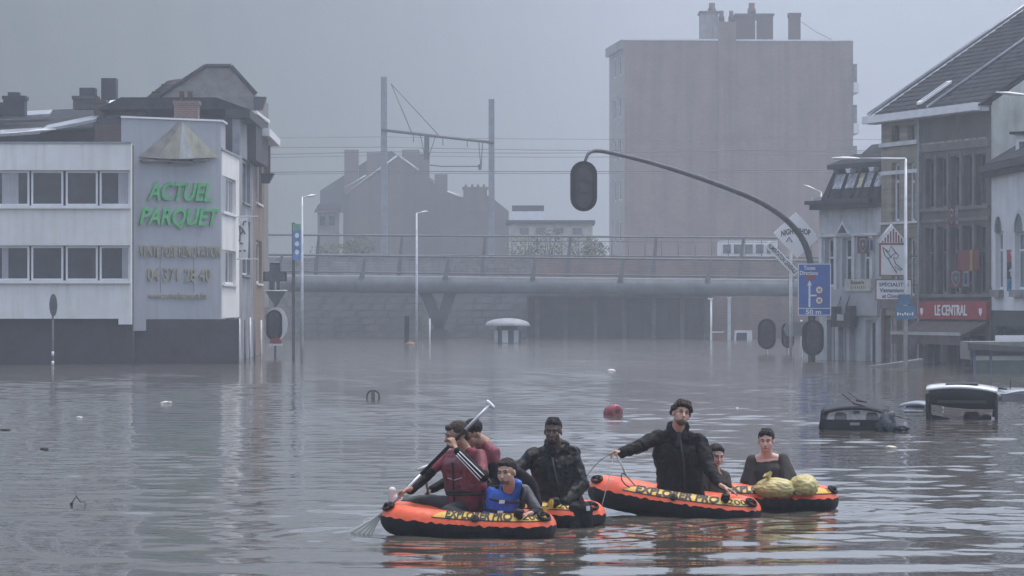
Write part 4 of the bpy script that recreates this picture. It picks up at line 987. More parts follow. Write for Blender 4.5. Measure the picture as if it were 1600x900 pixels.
aw_ = [(1296, 1313, 'attic_blind'), (1316, 1332, 'attic_blind'), (1334.5, 1344, 'attic_blind_yellow'), (1346, 1358, 'attic_blind'), (1361, 1374, 'attic_blind')]
for a, b, mm in aw_:
    u0, u1 = fM.at(a), fM.at(b); z0, z1 = zm0 + .08, zm1 - .22
    t0, t1 = (z0 - zm0) / (zm1 - zm0), (z1 - zm0) / (zm1 - zm0)
    m = MB(); m.hexa([fM.P(u0, z0, sl(t0) - .02), fM.P(u1, z0, sl(t0) - .02), fM.P(u1, z0, sl(t0) - .1), fM.P(u0, z0, sl(t0) - .1), fM.P(u0, z1, sl(t1) + .03), fM.P(u1, z1, sl(t1) + .03), fM.P(u1, z1, sl(t1) - .1), fM.P(u0, z1, sl(t1) - .1)])
    wq = rel(m.build('attic_window', mm, hm_), hm_)
    for uu in (u0, u1):
        m = MB(); m.tube([fM.P(uu, z0, sl(t0) + .03), fM.P(uu, z1, sl(t1) + .05)], .035, 5); m.build('glazing_bar', 'dark_wall', wq)
for k, a in enumerate((1303, 1322, 1340, 1358)):
    m = MB(); u = fM.at(a); fM.poly(m, [(u - .22, zm1 - .02), (u + .22, zm1 - .02), (u + .12, zm1 - .2), (u - .12, zm1 - .2)], -.44, -.1); rel(m.build('corbel', 'white_trim' if k % 2 else 'dark_wall', hm_), hm_)
rbox(1271, 1296, 307, 325, 135.3, 136.2, 'chimney_ledge', 'white_trim', hm_)
m = MB(); c0 = [W(1338, 248, 137.5), W(1384, 248, 134), W(1384, 248, 140), W(1345, 248, 143)]; c1 = [W(1362, 226, 139), W(1384, 224, 137), W(1384, 224, 139), W(1364, 226, 141)]
m.hexa(c0 + c1); rel(m.build('rear_roof', 'slate', hm_), hm_)

# dark hanging fitting in front of the shop fascia
hf_ = thing('hanging_fitting', 'dark double fitting with small white plate hanging before the mansard house shop', 'fitting', fM.P(fM.at(1330), fM.z(1330, 511), .3))
for a, b, t, bt in ((1312, 1319, 479, 511), (1334, 1343, 478, 511), (1319.2, 1333.8, 490, 511)):
    m = MB(); fM.box(m, fM.at(a), fM.at(b), fM.z(1330, bt), fM.z(1330, t), .16, .42); rel(m.build('housing', 'signal_dark' if 'signal_dark' in MATS else mat('signal_dark', (0.02, 0.022, 0.026), .6), hf_), hf_)
for a in (1317, 1330):
    rel(MB().tube([fM.P(fM.at(a), fM.z(1330, 484), .3), fM.P(fM.at(a + 2), fM.z(1330, 459), .1)], .025, 5).build('cable', 'steel_dark', hf_), hf_)
m = MB(); fM.box(m, fM.at(1322), fM.at(1332), fM.z(1330, 501), fM.z(1330, 491), .421, .45); rel(m.build('plate', 'white_trim', hf_), hf_)
# hung papers and shop boards
pb = thing('brasserie_board', 'cream board with brown print under the mansard house windows', 'sign', fM.P(fM.at(1345), fM.z(1345, 455), .2))
m = MB(); fM.box(m, fM.at(1326), fM.at(1367), fM.z(1345, 455), fM.z(1345, 436), .15, .2); rel(m.build('board', mat('cream_board', (0.55, 0.53, 0.45), .6), pb), pb)
for s, py in (('Brasserie', 441), ('l i l l i l l', 449)):
    rel(lettering(s, 1.0, .17 if py < 445 else .12, mat('brown_ink', (0.16, 0.09, 0.04), .7) and 'brown_ink', pb, lambda a, b, d: fM.P((fM.at(1326) + fM.at(1367)) / 2 + a, fM.z(1345, py) + b, .202 + d), .008, 0, .015), pb)

# projecting restaurant sign: house-shaped panel with a bird and text box
YV = 126.6
vs_ = thing('restaurant_sign', 'house shaped white restaurant sign with bird drawing and red gable', 'sign', (WX(1394, YV), YV, WZ(468, YV)))
fV = Facade((WX(1372, YV), YV), (WX(1424, YV), YV))
vz = lambda py: WZ(py, YV); vu = lambda px: fV.at(px)
m = MB(); fV.box(m, vu(1375), vu(1415), vz(431), vz(381), -.15, 0); rel(m.build('panel', 'sign_white', vs_), vs_)
mat('sign_brick', (0.30, 0.08, 0.06), .6)
m = MB()
for a, b, c, d in ((1374, 1376.5, 432, 380), (1413.5, 1416, 432, 380), (1376.6, 1413.4, 432, 429.5), (1376.6, 1413.4, 382.5, 380)): fV.box(m, vu(a), vu(b), vz(c), vz(d), -.16, .02)
rel(m.build('frame', 'sign_brick', vs_), vs_)
m = MB(); fV.poly(m, [(vu(1372), vz(379.5)), (vu(1418), vz(379.5)), (vu(1394.5), vz(352))], -.15, 0); rel(m.build('gable', 'sign_white', vs_), vs_)
for k in range(9):
    q = 1378 + 4.2 * k; h = 379 - max(2, (1 - abs(q - 1394.5) / 23) * 27 - 5)
    m = MB(); fV.box(m, vu(q), vu(q + 2.2), vz(379), vz(h), .001, .025); rel(m.build('gable_slat', 'sign_brick', vs_), vs_)
for a, b in (((1371, 380), (1394.5, 351)), ((1394.5, 351), (1418.5, 380))):
    rel(MB().tube([fV.P(vu(a[0]), vz(a[1]), -.07), fV.P(vu(b[0]), vz(b[1]), -.07)], .06, 6).build('verge', 'white_trim', vs_), vs_)
rel(MB().lathe([(.09, -.01), (.09, .01)], (0, 0, 0), 12).build('ball', 'sign_white', vs_), vs_)
vs_.children[-1].location = fV.P(vu(1394.5), vz(364), .04) - Vector(vs_.location); vs_.children[-1].rotation_euler = (R(90), 0, 0)
bird = [(1379, 386), (1389, 394), (1392, 384), (1399, 394), (1404, 399), (1401, 404), (1396, 402), (1399, 412), (1410, 421), (1406, 422), (1398, 416), (1401, 427), (1393, 414), (1388, 405), (1382, 398)]
m = MB(); P_ = [fV.P(vu(a), vz(b), .012) for a, b in bird]; m.tube(P_ + [P_[0]], .02, 5)
m.tube([fV.P(vu(1388), vz(404), .012), fV.P(vu(1399), vz(395), .012)], .016, 5); m.tube([fV.P(vu(1383), vz(390), .012), fV.P(vu(1393), vz(403), .012)], .016, 5)
rel(m.build('bird_drawing', 'steel_dark', vs_), vs_)
m = MB(); fV.box(m, vu(1369), vu(1424), vz(468), vz(437), -.15, .0); rel(m.build('text_board', 'sign_white', vs_), vs_)
m = MB()
for a, b, c, d in ((1368, 1369.5, 469, 436), (1423.5, 1425, 469, 436), (1369.6, 1423.4, 469, 467.5), (1369.6, 1423.4, 437.5, 436)): fV.box(m, vu(a), vu(b), vz(c), vz(d), -.16, .02)
rel(m.build('text_frame', 'sign_brick', vs_), vs_)
mat('ink_blue', (0.03, 0.04, 0.16), .6)
for s, py, w, h in (('SPÉCIALITÉS', 444, 46, 7), ('Vietnamiennes', 453.5, 44, 6.5), ('et Chinoises', 462.5, 36, 6.5)):
    rel(lettering(s, w / F * YV, h / F * YV, 'ink_blue', vs_, lambda a, b, d: fV.P(vu(1396.5) + a, vz(py) + b, .002 + d), .01, 0, .018), vs_)
rel(MB().tube([fV.P(vu(1424), vz(400), -.08), Vector((WX(1436, 128), 128, vz(400)))], .03, 5).build('bracket', 'steel_dark', vs_), vs_)
rel(MB().tube([fV.P(vu(1424), vz(445), -.08), Vector((WX(1436, 128), 128, vz(445)))], .03, 5).build('bracket', 'steel_dark', vs_), vs_)

# red box signs with a crest, hanging at right angles to the walls
def crest_sign(px0, px1, py0, py1, Y, label, side=True):
    root = thing('crest_sign', label, 'sign', (WX((px0 + px1) / 2, Y), Y, WZ(py1, Y)), 0, 'red crest signs')
    fK = Facade((WX(px0, Y), Y), (WX(px1, Y), Y)); L = fK.L; z0, z1 = WZ(py1, Y), WZ(py0, Y); h = z1 - z0
    uu = L * (.62 if side else 1.0)
    m = MB(); fK.box(m, 0, uu, z0, z1, -.15, 0); rel(m.build('box', 'crest_red', root), root)
    c, cz = uu * .5, (z0 + z1) / 2
    sh_ = lambda k: [(c - .34 * uu * k, cz + .36 * h * k), (c, cz + .44 * h * k), (c + .34 * uu * k, cz + .36 * h * k), (c + .36 * uu * k, cz), (c + .22 * uu * k, cz - .28 * h * k), (c, cz - .44 * h * k), (c - .22 * uu * k, cz - .28 * h * k), (c - .36 * uu * k, cz)]
    m = MB(); fK.poly(m, sh_(1.0)[::-1], .001, .012); rel(m.build('shield', 'crest_grey', root), root)
    m = MB(); fK.poly(m, sh_(.8)[::-1], .013, .02); rel(m.build('shield_field', 'steel_dark', root), root)
    m = MB(); fK.poly(m, [(c - .16 * uu, cz + .08 * h), (c, cz + .14 * h), (c + .16 * uu, cz + .08 * h), (c + .06 * uu, cz - .02 * h), (c, cz - .18 * h), (c - .06 * uu, cz - .02 * h)][::-1], .021, .028); rel(m.build('animal_head', 'crest_grey', root), root)
    if side:
        m = MB(); fK.box(m, uu + .05, L, z0 + .08 * h, z1 - .08 * h, -.12, 0); rel(m.build('plate', 'crest_grey', root), root)
        m = MB(); fK.box(m, uu + .1, L - .06, z0 + .2 * h, z1 - .2 * h, .001, .012); rel(m.build('plate_print', 'ink_blue', root), root)
    return root
crest_sign(1340, 1366, 370, 396, 131, 'small red crest sign on the mansard house beside the bird sign')
crest_sign(1484, 1514, 421, 450, 122.8, 'larger red crest sign hanging low on the brown cafe house')
crest_sign(1482, 1497, 324, 352, 123.2, 'narrow red crest sign high between the rows of cafe windows', True)
# flags over the cafe windows
fl = thing('flag', 'faded red and yellow flag draped under the cafe windows', 'flag', fC.P(fC.at(1512), fC.z(1512, 425), .1))
for a, b, mm in ((1500, 1519, mat('cloth_red', (0.20, 0.05, 0.045), .85)), (1519.3, 1523, mat('cloth_yellow', (0.45, 0.35, 0.10), .85)), (1523.3, 1534, 'cloth_red')):
    n = 8; v, f = [], []
    for i in range(n + 1):
        u = fC.at(a) + (fC.at(b) - fC.at(a)) * i / n; dd = .1 + .03 * math.sin(i * 1.9)
        v += [fC.P(u, fC.z(1512, 424 - (i % 3)), dd), fC.P(u, fC.z(1512, 391), dd), fC.P(u, fC.z(1512, 424 - (i % 3)), dd - .02), fC.P(u, fC.z(1512, 391), dd - .02)]
    for i in range(n): f += [(4 * i, 4 * i + 4, 4 * i + 5, 4 * i + 1), (4 * i + 3, 4 * i + 7, 4 * i + 6, 4 * i + 2)]
    rel(MB().add(v, f).build('stripe', mm if isinstance(mm, str) else mm, fl), fl)

# terrace walls and a glazed shelter in front of the cafe
mat('terrace_wall', (0.21, 0.21, 0.20), .8, .2, 1.0, streak=.2)
tw = thing('terrace_wall', 'low sloping grey wall half under water before the cafe', 'wall', W(1400, 575, 116))
v = [W(1358, 575, 119), W(1442, 563, 117)]
m = MB(); m.hexa([Vector((v[0].x, v[0].y, -1)), Vector((v[1].x, v[1].y, -1)), Vector((v[1].x, v[1].y + .3, -1)), Vector((v[0].x, v[0].y + .3, -1)), v[0], v[1], v[1] + Vector((0, .3, 0)), v[0] + Vector((0, .3, 0))])
rel(m.build('wall', 'terrace_wall', tw), tw)
m = MB(); m.tube([v[0] + Vector((0, .1, .03)), v[1] + Vector((0, .1, .03))], .05, 6); rel(m.build('coping', 'concrete', tw), tw)
gs = thing('glazed_shelter', 'grey green glazed terrace shelter with flat roof in front of the cafe', 'shelter', W(1560, 590, 108))
rbox(1516, 1640, 534, 562, 110, 112.5, 'back_wall', 'terrace_wall', gs)
m = MB(); m.hexa([W(1512, 546, 107.5), W(1640, 552, 107.5), W(1640, 552, 113), W(1512, 546, 113), W(1512, 536, 107.5), W(1640, 545, 107.5), W(1640, 545, 113), W(1512, 536, 113)]); rel(m.build('roof', 'concrete_dark', gs), gs)
for q in (1521, 1546, 1600):
    m = MB(); m.box(WX(q, 108), WX(q + 4, 108), 108, 108.1, -1, WZ(548, 108)); rel(m.build('post', mat('post_blue', (0.12, 0.14, 0.2), .5), gs), gs)
for a, b in ((1525.2, 1545.8), (1550.2, 1599.8), (1604.2, 1640)):
    m = MB(); m.box(WX(a, 108), WX(b, 108), 108.03, 108.06, -1, WZ(563, 108)); rel(m.build('pane', mat('glass_green', (0.10, 0.13, 0.12), .15), gs), gs)
    m = MB(); m.box(WX(a, 108), WX(b, 108), 108.0, 108.08, WZ(562.9, 108), WZ(556, 108)); rel(m.build('top_rail', 'white_trim', gs), gs)
rbox(1556, 1600, 524, 534, 113.5, 113.7, 'white_panel', 'sign_white', gs)
# ------------------------------------------------------------------ street furniture
mat('signal_back', (0.008, 0.0085, 0.010), 0.6, 0.2, 5.0, spec=.15)
def arc(pts, n=10):   # Catmull-Rom through points
    P = [Vector(p) for p in pts]; P = [2 * P[0] - P[1]] + P + [2 * P[-1] - P[-2]]; out = []
    for i in range(1, len(P) - 2):
        for k in range(n):
            t = k / n; a, b, c, d = P[i - 1], P[i], P[i + 1], P[i + 2]
            out.append(0.5 * ((2 * b) + (c - a) * t + (2 * a - 5 * b + 4 * c - d) * t * t + (3 * b - a - 3 * c + d) * t ** 3))
    return out + [P[-2]]
def signal_head(root, c, w, h, lens=True, nm='signal_board'):
    """traffic light seen from behind or front: stadium backboard, housing box and three hooded lenses"""
    n = 10; r = w / 2; poly = []
    for i in range(n + 1): t = math.pi * i / n; poly.append((r * math.cos(t), h / 2 - r + r * math.sin(t)))
    for i in range(n + 1): t = math.pi + math.pi * i / n; poly.append((r * math.cos(t), -h / 2 + r + r * math.sin(t)))
    m = MB(); m.prism(poly, 0, .06, lambda a, b, d: c + Vector((a, -d, b))); bd = rel(m.build(nm, 'signal_back', root), root)
    m = MB(); m.prism([(a * .62, b * .86) for a, b in poly], 0.06, .2, lambda a, b, d: c + Vector((a, -d, b))); m.build('housing', 'black_plastic', bd)
    for k in (-1, 0, 1):
        cc = c + Vector((0, -.2, k * h * .25)); m = MB(); rr = w * .24
        vs, fs = [], []
        for i in range(9):
            t = math.pi * i / 8; vs += [cc + Vector((rr * math.cos(t), 0, rr * math.sin(t))), cc + Vector((rr * math.cos(t), -.14, rr * math.sin(t)))]
        for i in range(8): fs.append((2 * i, 2 * i + 1, 2 * i + 3, 2 * i + 2))
        m.add(vs, fs); m.build('hood', 'steel_dark' if k == 1 else 'black_plastic', bd)
        if lens:
            m = MB(); m.prism([(rr * .9 * math.cos(t * .5236), rr * .9 * math.sin(t * .5236)) for t in range(12)], 0, .02, lambda a, b, d: cc + Vector((a, -d, b))); m.build('lens', 'glass_dark', bd)
    return bd
# overhead traffic light on its curved mast
YT = 132.0
tm = thing('traffic_light_mast', 'overhead traffic light on a long curved mast arm with round backboard', 'traffic light', (WX(1268, YT), YT, 0))
pp = arc([Vector((WX(1268, YT), YT, -2)), W(1268, 470, YT), W(1264, 400, YT), W(1240, 355, YT - .8), W(1190, 317, YT - 2.2), W(1110, 284, YT - 5), W(1020, 255, YT - 8), W(945, 237, YT - 10.4), W(922, 238, YT - 11), W(914, 252, YT - 11.2)], 6)
rel(MB().tube(pp, [.16 - .105 * i / (len(pp) - 1) for i in range(len(pp))], 10).build('mast_arm', 'steel_dark', tm), tm)
Yh = YT - 11.2; signal_head(tm, W(912, 291, Yh), 42 / F * Yh, 79 / F * Yh)
signal_head(tm, W(1270, 528, YT - .5), 34 / F * YT, 56 / F * YT)
# blue direction sign
bs = thing('direction_sign', 'blue rectangular direction sign with white arrow below the curved mast', 'sign', W(1272, 493, YT - .9))
Yq = YT - .9; fB = Facade((WX(1246.5, Yq), Yq), (WX(1298.5, Yq), Yq)); bz = lambda py: WZ(py, Yq); bu = lambda px: fB.at(px)
m = MB(); fB.box(m, 0, fB.L, bz(493.5), bz(411.5), -.06, 0); rel(m.build('panel', 'sign_blue', bs), bs)
m = MB()
for a, b, c, d in ((1246.6, 1248, 493, 412), (1297, 1298.4, 493, 412), (1248, 1297, 413.2, 412), (1248, 1297, 493, 491.8), (1248, 1297, 482.4, 481.2)): fB.box(m, bu(a), bu(b), bz(c), bz(d), .001, .012)
fB.box(m, bu(1263.3), bu(1266.2), bz(480), bz(446), .001, .013); fB.box(m, bu(1266.2), bu(1276), bz(463), bz(460.5), .001, .013)
fB.poly(m, [(bu(1261), bz(446)), (bu(1268.5), bz(446)), (bu(1264.8), bz(438))], .001, .013)
rel(m.build('marking', 'sign_white', bs), bs)
for s, x, py, w, h, mm in (('Toutes', 1265, 418.5, 18, 6.5, 'sign_white'), ('Directions', 1264, 426.5, 28, 6.5, 'sign_white'), ('50 m', 1271, 487.3, 24, 7.5, 'sign_white')):
    rel(lettering(s, w / F * Yq, h / F * Yq, mm, bs, lambda a, b, d: fB.P(bu(x) + a, bz(py) + b, .002 + d), .01, 0, .02), bs)
m = MB(); fB.box(m, bu(1258), bu(1273), bz(437.5), bz(430.5), .001, .012); rel(m.build('route_badge', 'sign_red', bs), bs)
for py in (453, 469.5):
    cc = fB.P(bu(1280), bz(py), .002)
    for rr, dd, mm, nm in ((.17, .01, 'sign_red', 'roundel'), (.135, .018, 'sign_white', 'roundel_face')):
        m = MB(); m.prism([(rr * math.cos(t * .3927), rr * math.sin(t * .3927)) for t in range(16)], 0, dd, lambda a, b, d: cc + Vector((a, -d, b))); rel(m.build(nm, mm, bs), bs)
    m = MB()
    for da, db, w_, h_ in ((-.045, .02, .03, .03), (.03, .02, .035, .035), (0, -.045, .06, .02)): m.box(cc.x + da - w_, cc.x + da + w_, cc.y - .024, cc.y - .018, cc.z + db - h_, cc.z + db + h_)
    rel(m.build('roundel_mark', 'steel_grey', bs), bs)
# night shop sign, hanging askew on its pole
ns_ = thing('night_shop_sign', 'white night shop sign tilted askew on its white pole', 'sign', (WX(1236, 138), 138, 0))
YN = 138.0
def tilt(px, py, ang):
    c = W(px, py, YN); a_ = R(ang); U = Vector((math.cos(a_), 0, math.sin(a_))); V = Vector((-math.sin(a_), 0, math.cos(a_)))
    return lambda a, b, d: c + U * a + V * b + Vector((0, -d, 0))
fn1 = tilt(1244.5, 367.5, -47); s1 = 54 / F * YN / 2; s2 = 48 / F * YN / 2; fn0 = tilt(1243, 361, 2)
m = MB(); m.prism([(-s1, -s2), (s1, -s2), (s1, s2), (-s1, s2)], -.1, .1, fn1); rel(m.build('panel', mat('sign_bright', (0.93, 0.93, 0.93), .4, .02), ns_), ns_)
rel(lettering('NIGHT SHOP', 46 / F * YN, .25, 'ink', ns_, lambda a, b, d: fn0(a, b - .25 * a * a, .1 + d), .01, 0, .03, fine=True), ns_)
for da in (-.3, .28):
    m = MB(); m.tube([fn0(da - .12, -.45, .11), fn0(da, -.25, .11), fn0(da + .13, -.47, .11)], .03, 5); rel(m.build('mark', 'crest_grey', ns_), ns_)
fn2 = tilt(1222, 404, -46); s3 = 66 / F * YN / 2; s4 = 12 / F * YN / 2
m = MB(); m.prism([(-s3, -s4), (s3, -s4), (s3, s4), (-s3, s4)], -.08, .12, fn2); rel(m.build('strip', 'sign_bright', ns_), ns_)
rel(lettering('ALIMENTATION GENERALE', s3 * 1.85, .2, 'ink', ns_, lambda a, b, d: fn2(a, b, .12 + d), .01, 0, .02), ns_)
rel(MB().tube([Vector((WX(1235.5, YN), YN, -2)), W(1235.5, 372, YN + .2)], .07, 8).build('pole', 'galvanised', ns_), ns_)
# street lamps
def street_lamp(px, pyt, Y, head, label, r=.07, hf=.7):
    root = thing('street_lamp', label, 'street lamp', (WX(px, Y), Y, 0), 0, 'street lamps')
    rel(MB().tube([Vector((WX(px, Y), Y, -2)), W(px, pyt, Y)], [r, r * .6], 8).build('pole', 'galvanised', root), root)
    hx, hy = head; a, b = W(px, pyt, Y), W(hx, hy, Y)
    rel(MB().tube([a - Vector((0, 0, .15)), a, a + (b - a) * (1 - hf)], [r * .5, r * .45, r * .3], 7).build('arm', 'galvanised', root), root)
    d = (b - a); L = d.length; dn = d / L
    c0, m = a + dn * L * (1 - hf), MB(); n = 8
    prof = [(0, .03), (.25, .09), (.6, .11), (1, .03)]
    vs, fs = [], []
    for t, w in prof:
        c = c0 + dn * L * hf * t
        for k in range(n): th = 6.2832 * k / n; vs.append(c + Vector((0, math.cos(th) * w * 1.3, math.sin(th) * w * .55)))
    for i in range(len(prof) - 1):
        for k in range(n): fs.append((i * n + k, i * n + (k + 1) % n, (i + 1) * n + (k + 1) % n, (i + 1) * n + k))
    m.add(vs, fs, True); rel(m.build('lamp_head', 'white_coping', root), root)
    return root
street_lamp(472, 308, 130, (494, 305), 'tall street lamp by the blue banner beside the left houses', .075)
street_lamp(651, 333, 181, (669, 330), 'street lamp standing in the flood left of the V shaped pier', .085)
street_lamp(1415, 248, 112, (1300, 247), 'tall street lamp with long arm before the tan stone house', .085, .38)
street_lamp(1283, 300, 150, (1256, 289), 'street lamp with short head behind the mansard house', .06)
street_lamp(-30, 212, 118, (88, 202), 'street lamp head reaching in over the white parapet at left', .08, .4)
street_lamp(1640, 152, 108, (1556, 144), 'street lamp head reaching in from the right edge over the cladding', .08, .6)
# blue banner on dark post
bb = thing('banner_post', 'dark post with blue vertical banner beside the left street lamp', 'banner', (WX(459, 133), 133, 0))
rel(MB().box(WX(456, 133), WX(461, 133), 133, 133.14, -2, WZ(348, 133)).build('post', 'steel_dark', bb), bb)
rel(MB().box(WX(457.5, 132.9), WX(470.5, 132.9), 132.85, 132.95, WZ(406, 133), WZ(350, 133)).build('banner', mat('banner_blue', (0.12, 0.28, 0.55), .5, .2, 4.0), bb), bb)
for k in range(3):
    m = MB(); c = W(464, 368 + 13 * k, 132.84); m.prism([(.09 * math.cos(t * .785), .11 * math.sin(t * .785)) for t in range(8)], 0, .01, lambda a, b, d: c + Vector((a, -d, b))); rel(m.build('print', 'sign_white', bb), bb)
rel(MB().box(WX(457.5, 132.9), WX(470.5, 132.9), 132.84, 132.849, WZ(360, 133), WZ(350, 133)).build('banner_top', mat('banner_green', (0.2, 0.4, 0.3), .5), bb), bb)
# round sign on striped pole in front of the corner building
rs = thing('round_sign', 'round road sign seen edge on, on a banded pole before the corner building', 'sign', (WX(83, 121), 121, 0))
rel(MB().tube([Vector((WX(82.5, 121), 121, -2)), W(82.5, 465, 121)], .04, 8).build('pole', 'steel_dark', rs), rs)
c = W(83.5, 477, 120.9); m = MB(); m.prism([(.15 * math.cos(t * .3927), .43 * math.sin(t * .3927)) for t in range(16)], 0, .05, lambda a, b, d: c + Vector((a, -d, b + d * .1))); rel(m.build('disc', 'steel_dark', rs), rs)
for k in range(2): rel(MB().tube([W(82.5, 549 + 15 * k, 121), W(82.5, 556 + 15 * k, 121)], .048, 8).build('white_band', 'sign_white', rs), rs)
# signals and signs at the left crossing
sl_ = thing('traffic_signal', 'black traffic signal with white pole in front of the side wing', 'traffic light', (WX(338, 128), 128, 0))
rel(MB().tube([Vector((WX(337.5, 127.7), 127.7, -2)), W(337.5, 506, 127.7)], .05, 8).build('pole', 'white_trim', sl_), sl_)
signal_head(sl_, W(345, 532, 128), 27 / F * 128, 56 / F * 128, False)
sx_ = thing('traffic_signal', 'oval traffic signal with white edge below the yield triangle', 'traffic light', (WX(430, 140), 140, 0))
rel(MB().tube([Vector((WX(430, 140), 140, -2)), W(430, 440, 140)], .05, 8).build('pole', 'steel_dark', sx_), sx_)
signal_head(sx_, W(428.5, 508, 139.7), 25 / F * 140, 48 / F * 140, False)
m = MB(); c = W(432, 506, 139.9); m.prism([(.5 * math.cos(t * .3927), .75 * math.sin(t * .3927)) for t in range(16)], 0, .03, lambda a, b, d: c + Vector((a, -d, b))); rel(m.build('white_edge', 'sign_white', sx_), sx_)
m = MB(); c = W(431, 537, 139.6); m.prism([(.28 * math.cos(t * .3491), .28 * math.sin(t * .3491)) for t in range(10)], 0, .05, lambda a, b, d: c + Vector((a, -d, b))); rel(m.build('red_plate', 'sign_red', sx_), sx_)
m = MB(); m.box(c.x - .3, c.x + .3, c.y - .06, c.y, c.z - .09, c.z - .002); rel(m.build('white_plate', 'sign_white', sx_), sx_)
yt_ = thing('yield_sign', 'grey back of a downward yield triangle under the pharmacy cross', 'sign', W(431, 480, 139.5))
c = W(431, 455, 139.5); m = MB(); m.prism([(-.46, 0), (0, -.72), (.46, 0)], 0, .04, lambda a, b, d: c + Vector((a, -d, b))); rel(m.build('plate', 'steel_dark', yt_), yt_)
m = MB(); m.tube([c + Vector((-.5, -.05, .03)), c + Vector((.5, -.05, .03))], .02, 5); rel(m.build('rim', 'sign_white', yt_), yt_)
px_ = thing('pharmacy_cross', 'dark unlit pharmacy cross sign above the yield triangle', 'sign', W(430, 454, 143))
c = W(430, 432, 143); q = 7.5 / F * 143; l = 18 / F * 143; h = 21 / F * 143
m = MB(); m.prism([(-q, -h), (q, -h), (q, -q), (l, -q), (l, q), (q, q), (q, h), (-q, h), (-q, q), (-l, q), (-l, -q), (-q, -q)], 0, .25, lambda a, b, d: c + Vector((a, -d, b))); rel(m.build('cross', 'signal_back', px_), px_)
m = MB(); m.prism([(.9 * a, .9 * b) for a, b in [(-q, -h), (q, -h), (q, -q), (l, -q), (l, q), (q, q), (q, h), (-q, h), (-q, q), (-l, q), (-l, -q), (-q, -q)]], .251, .27, lambda a, b, d: c + Vector((a, -d, b))); rel(m.build('cross_face', 'steel_dark', px_), px_)
rel(MB().tube([W(412, 428, 143), W(424, 428, 143)], .03, 5).build('bracket', 'steel_dark', px_), px_)
fg = thing('shop_flag', 'white vertical shop flag on the street house beside the side wing', 'flag', W(379, 404, 133))
n = 8; v, f = [], []
for i in range(n + 1):
    t = i / n; z = WZ(340 + 64 * t, 133); o_ = .03 * math.sin(3 * t)
    v += [(WX(372.5, 133) + o_, 133, z), (WX(387, 133) + o_, 133 + .02 * math.sin(5 * t), z), (WX(372.5, 133) + o_, 133.03, z), (WX(387, 133) + o_, 133.03 + .02 * math.sin(5 * t), z)]
for i in range(n): f += [(4 * i, 4 * i + 4, 4 * i + 5, 4 * i + 1), (4 * i + 2, 4 * i + 3, 4 * i + 7, 4 * i + 6)]
rel(MB().add(v, f).build('cloth', 'sign_white', fg), fg)
mat('flag_ink', (0.10, 0.11, 0.13), .8)
for pp_ in (((380, 352), (381, 346), (385, 346)), ((374, 352), (375, 365), (374, 378)), ((375, 354), (380, 360), (383, 366)), ((376, 366), (380, 361)), ((374, 380), (380, 381)), ((374, 392), (377, 392)), ((380, 391), (384, 392))):
    rel(MB().tube([W(a, b, 132.93) for a, b in pp_], .035, 5).build('print_stroke', 'flag_ink', fg), fg)
for py in (338, 405): rel(MB().tube([W(370, py, 133.02), W(404, py, 134)], .02, 5).build('rod', 'galvanised', fg), fg)
# posts of a railing at the left crossing
for k, q in enumerate((366, 374, 383, 391, 398, 408)):
    o = MB().tube([Vector((WX(q, 128 + k), 128 + k, -1.5)), W(q, 496 + 2 * (k % 3), 128 + k)], .045, 6).build('railing_post', 'galvanised' if k % 2 else 'steel_dark')
    tag(o, 'slim post at the side wing, number %s of six from the left' % ['one', 'two', 'three', 'four', 'five', 'six'][k], 'post', 'slim posts under the side wing')
# traffic signals on the right crossing
for px, pyc, w, h, Y, lab in ((1198, 522, 28, 48, 150, 'black oval traffic signal standing alone left of the night shop pole'), (1231, 524, 20, 40, 148, 'dark oval traffic signal behind the night shop pole')):
    t = thing('traffic_signal', lab, 'traffic light', (WX(px, Y), Y, 0))
    rel(MB().tube([Vector((WX(px, Y + .3), Y + .3, -2)), W(px, pyc, Y + .3)], .06, 8).build('pole', mat('pole_yellow', (0.35, 0.33, 0.22), .6), t), t)
    signal_head(t, W(px, pyc, Y), w / F * Y, h / F * Y, False)
ar = thing('arrow_sign', 'grey arrow shaped street sign between the two right signals', 'sign', W(1246, 522, 140))
c = W(1246, 514, 140); m = MB(); m.prism([(-.45, -.32), (.4, -.32), (.4, .32), (-.45, .32), (-.62, 0)], 0, .05, lambda a, b, d: c + Vector((a, -d, b))); rel(m.build('plate', 'steel_grey', ar), ar)
rel(MB().tube([Vector((WX(1252, 140.2), 140.2, -2)), W(1252, 500, 140.2)], .05, 6).build('pole', 'galvanised', ar), ar)
bl = thing('street_name_sign', 'small blue street name signs on the tall lamp post before the cafe', 'sign', W(1414, 500, 111.7))
for a, b, c, d in ((1404, 1423, 476, 460), (1399, 1430, 499, 478)):
    rel(MB().box(WX(a, 111.7), WX(b, 111.7), 111.68, 111.74, WZ(c, 111.7), WZ(d, 111.7)).build('plate', mat('sign_teal', (0.05, 0.14, 0.25), .5), bl), bl)
for k in range(7): rel(MB().box(WX(1402 + 3.8 * k, 111.66), WX(1404 + 3.8 * k, 111.66), 111.66, 111.675, WZ(493 - (k % 2), 111.66), WZ(488 + (k % 3), 111.66)).build('print_stroke', 'sign_white', bl), bl)
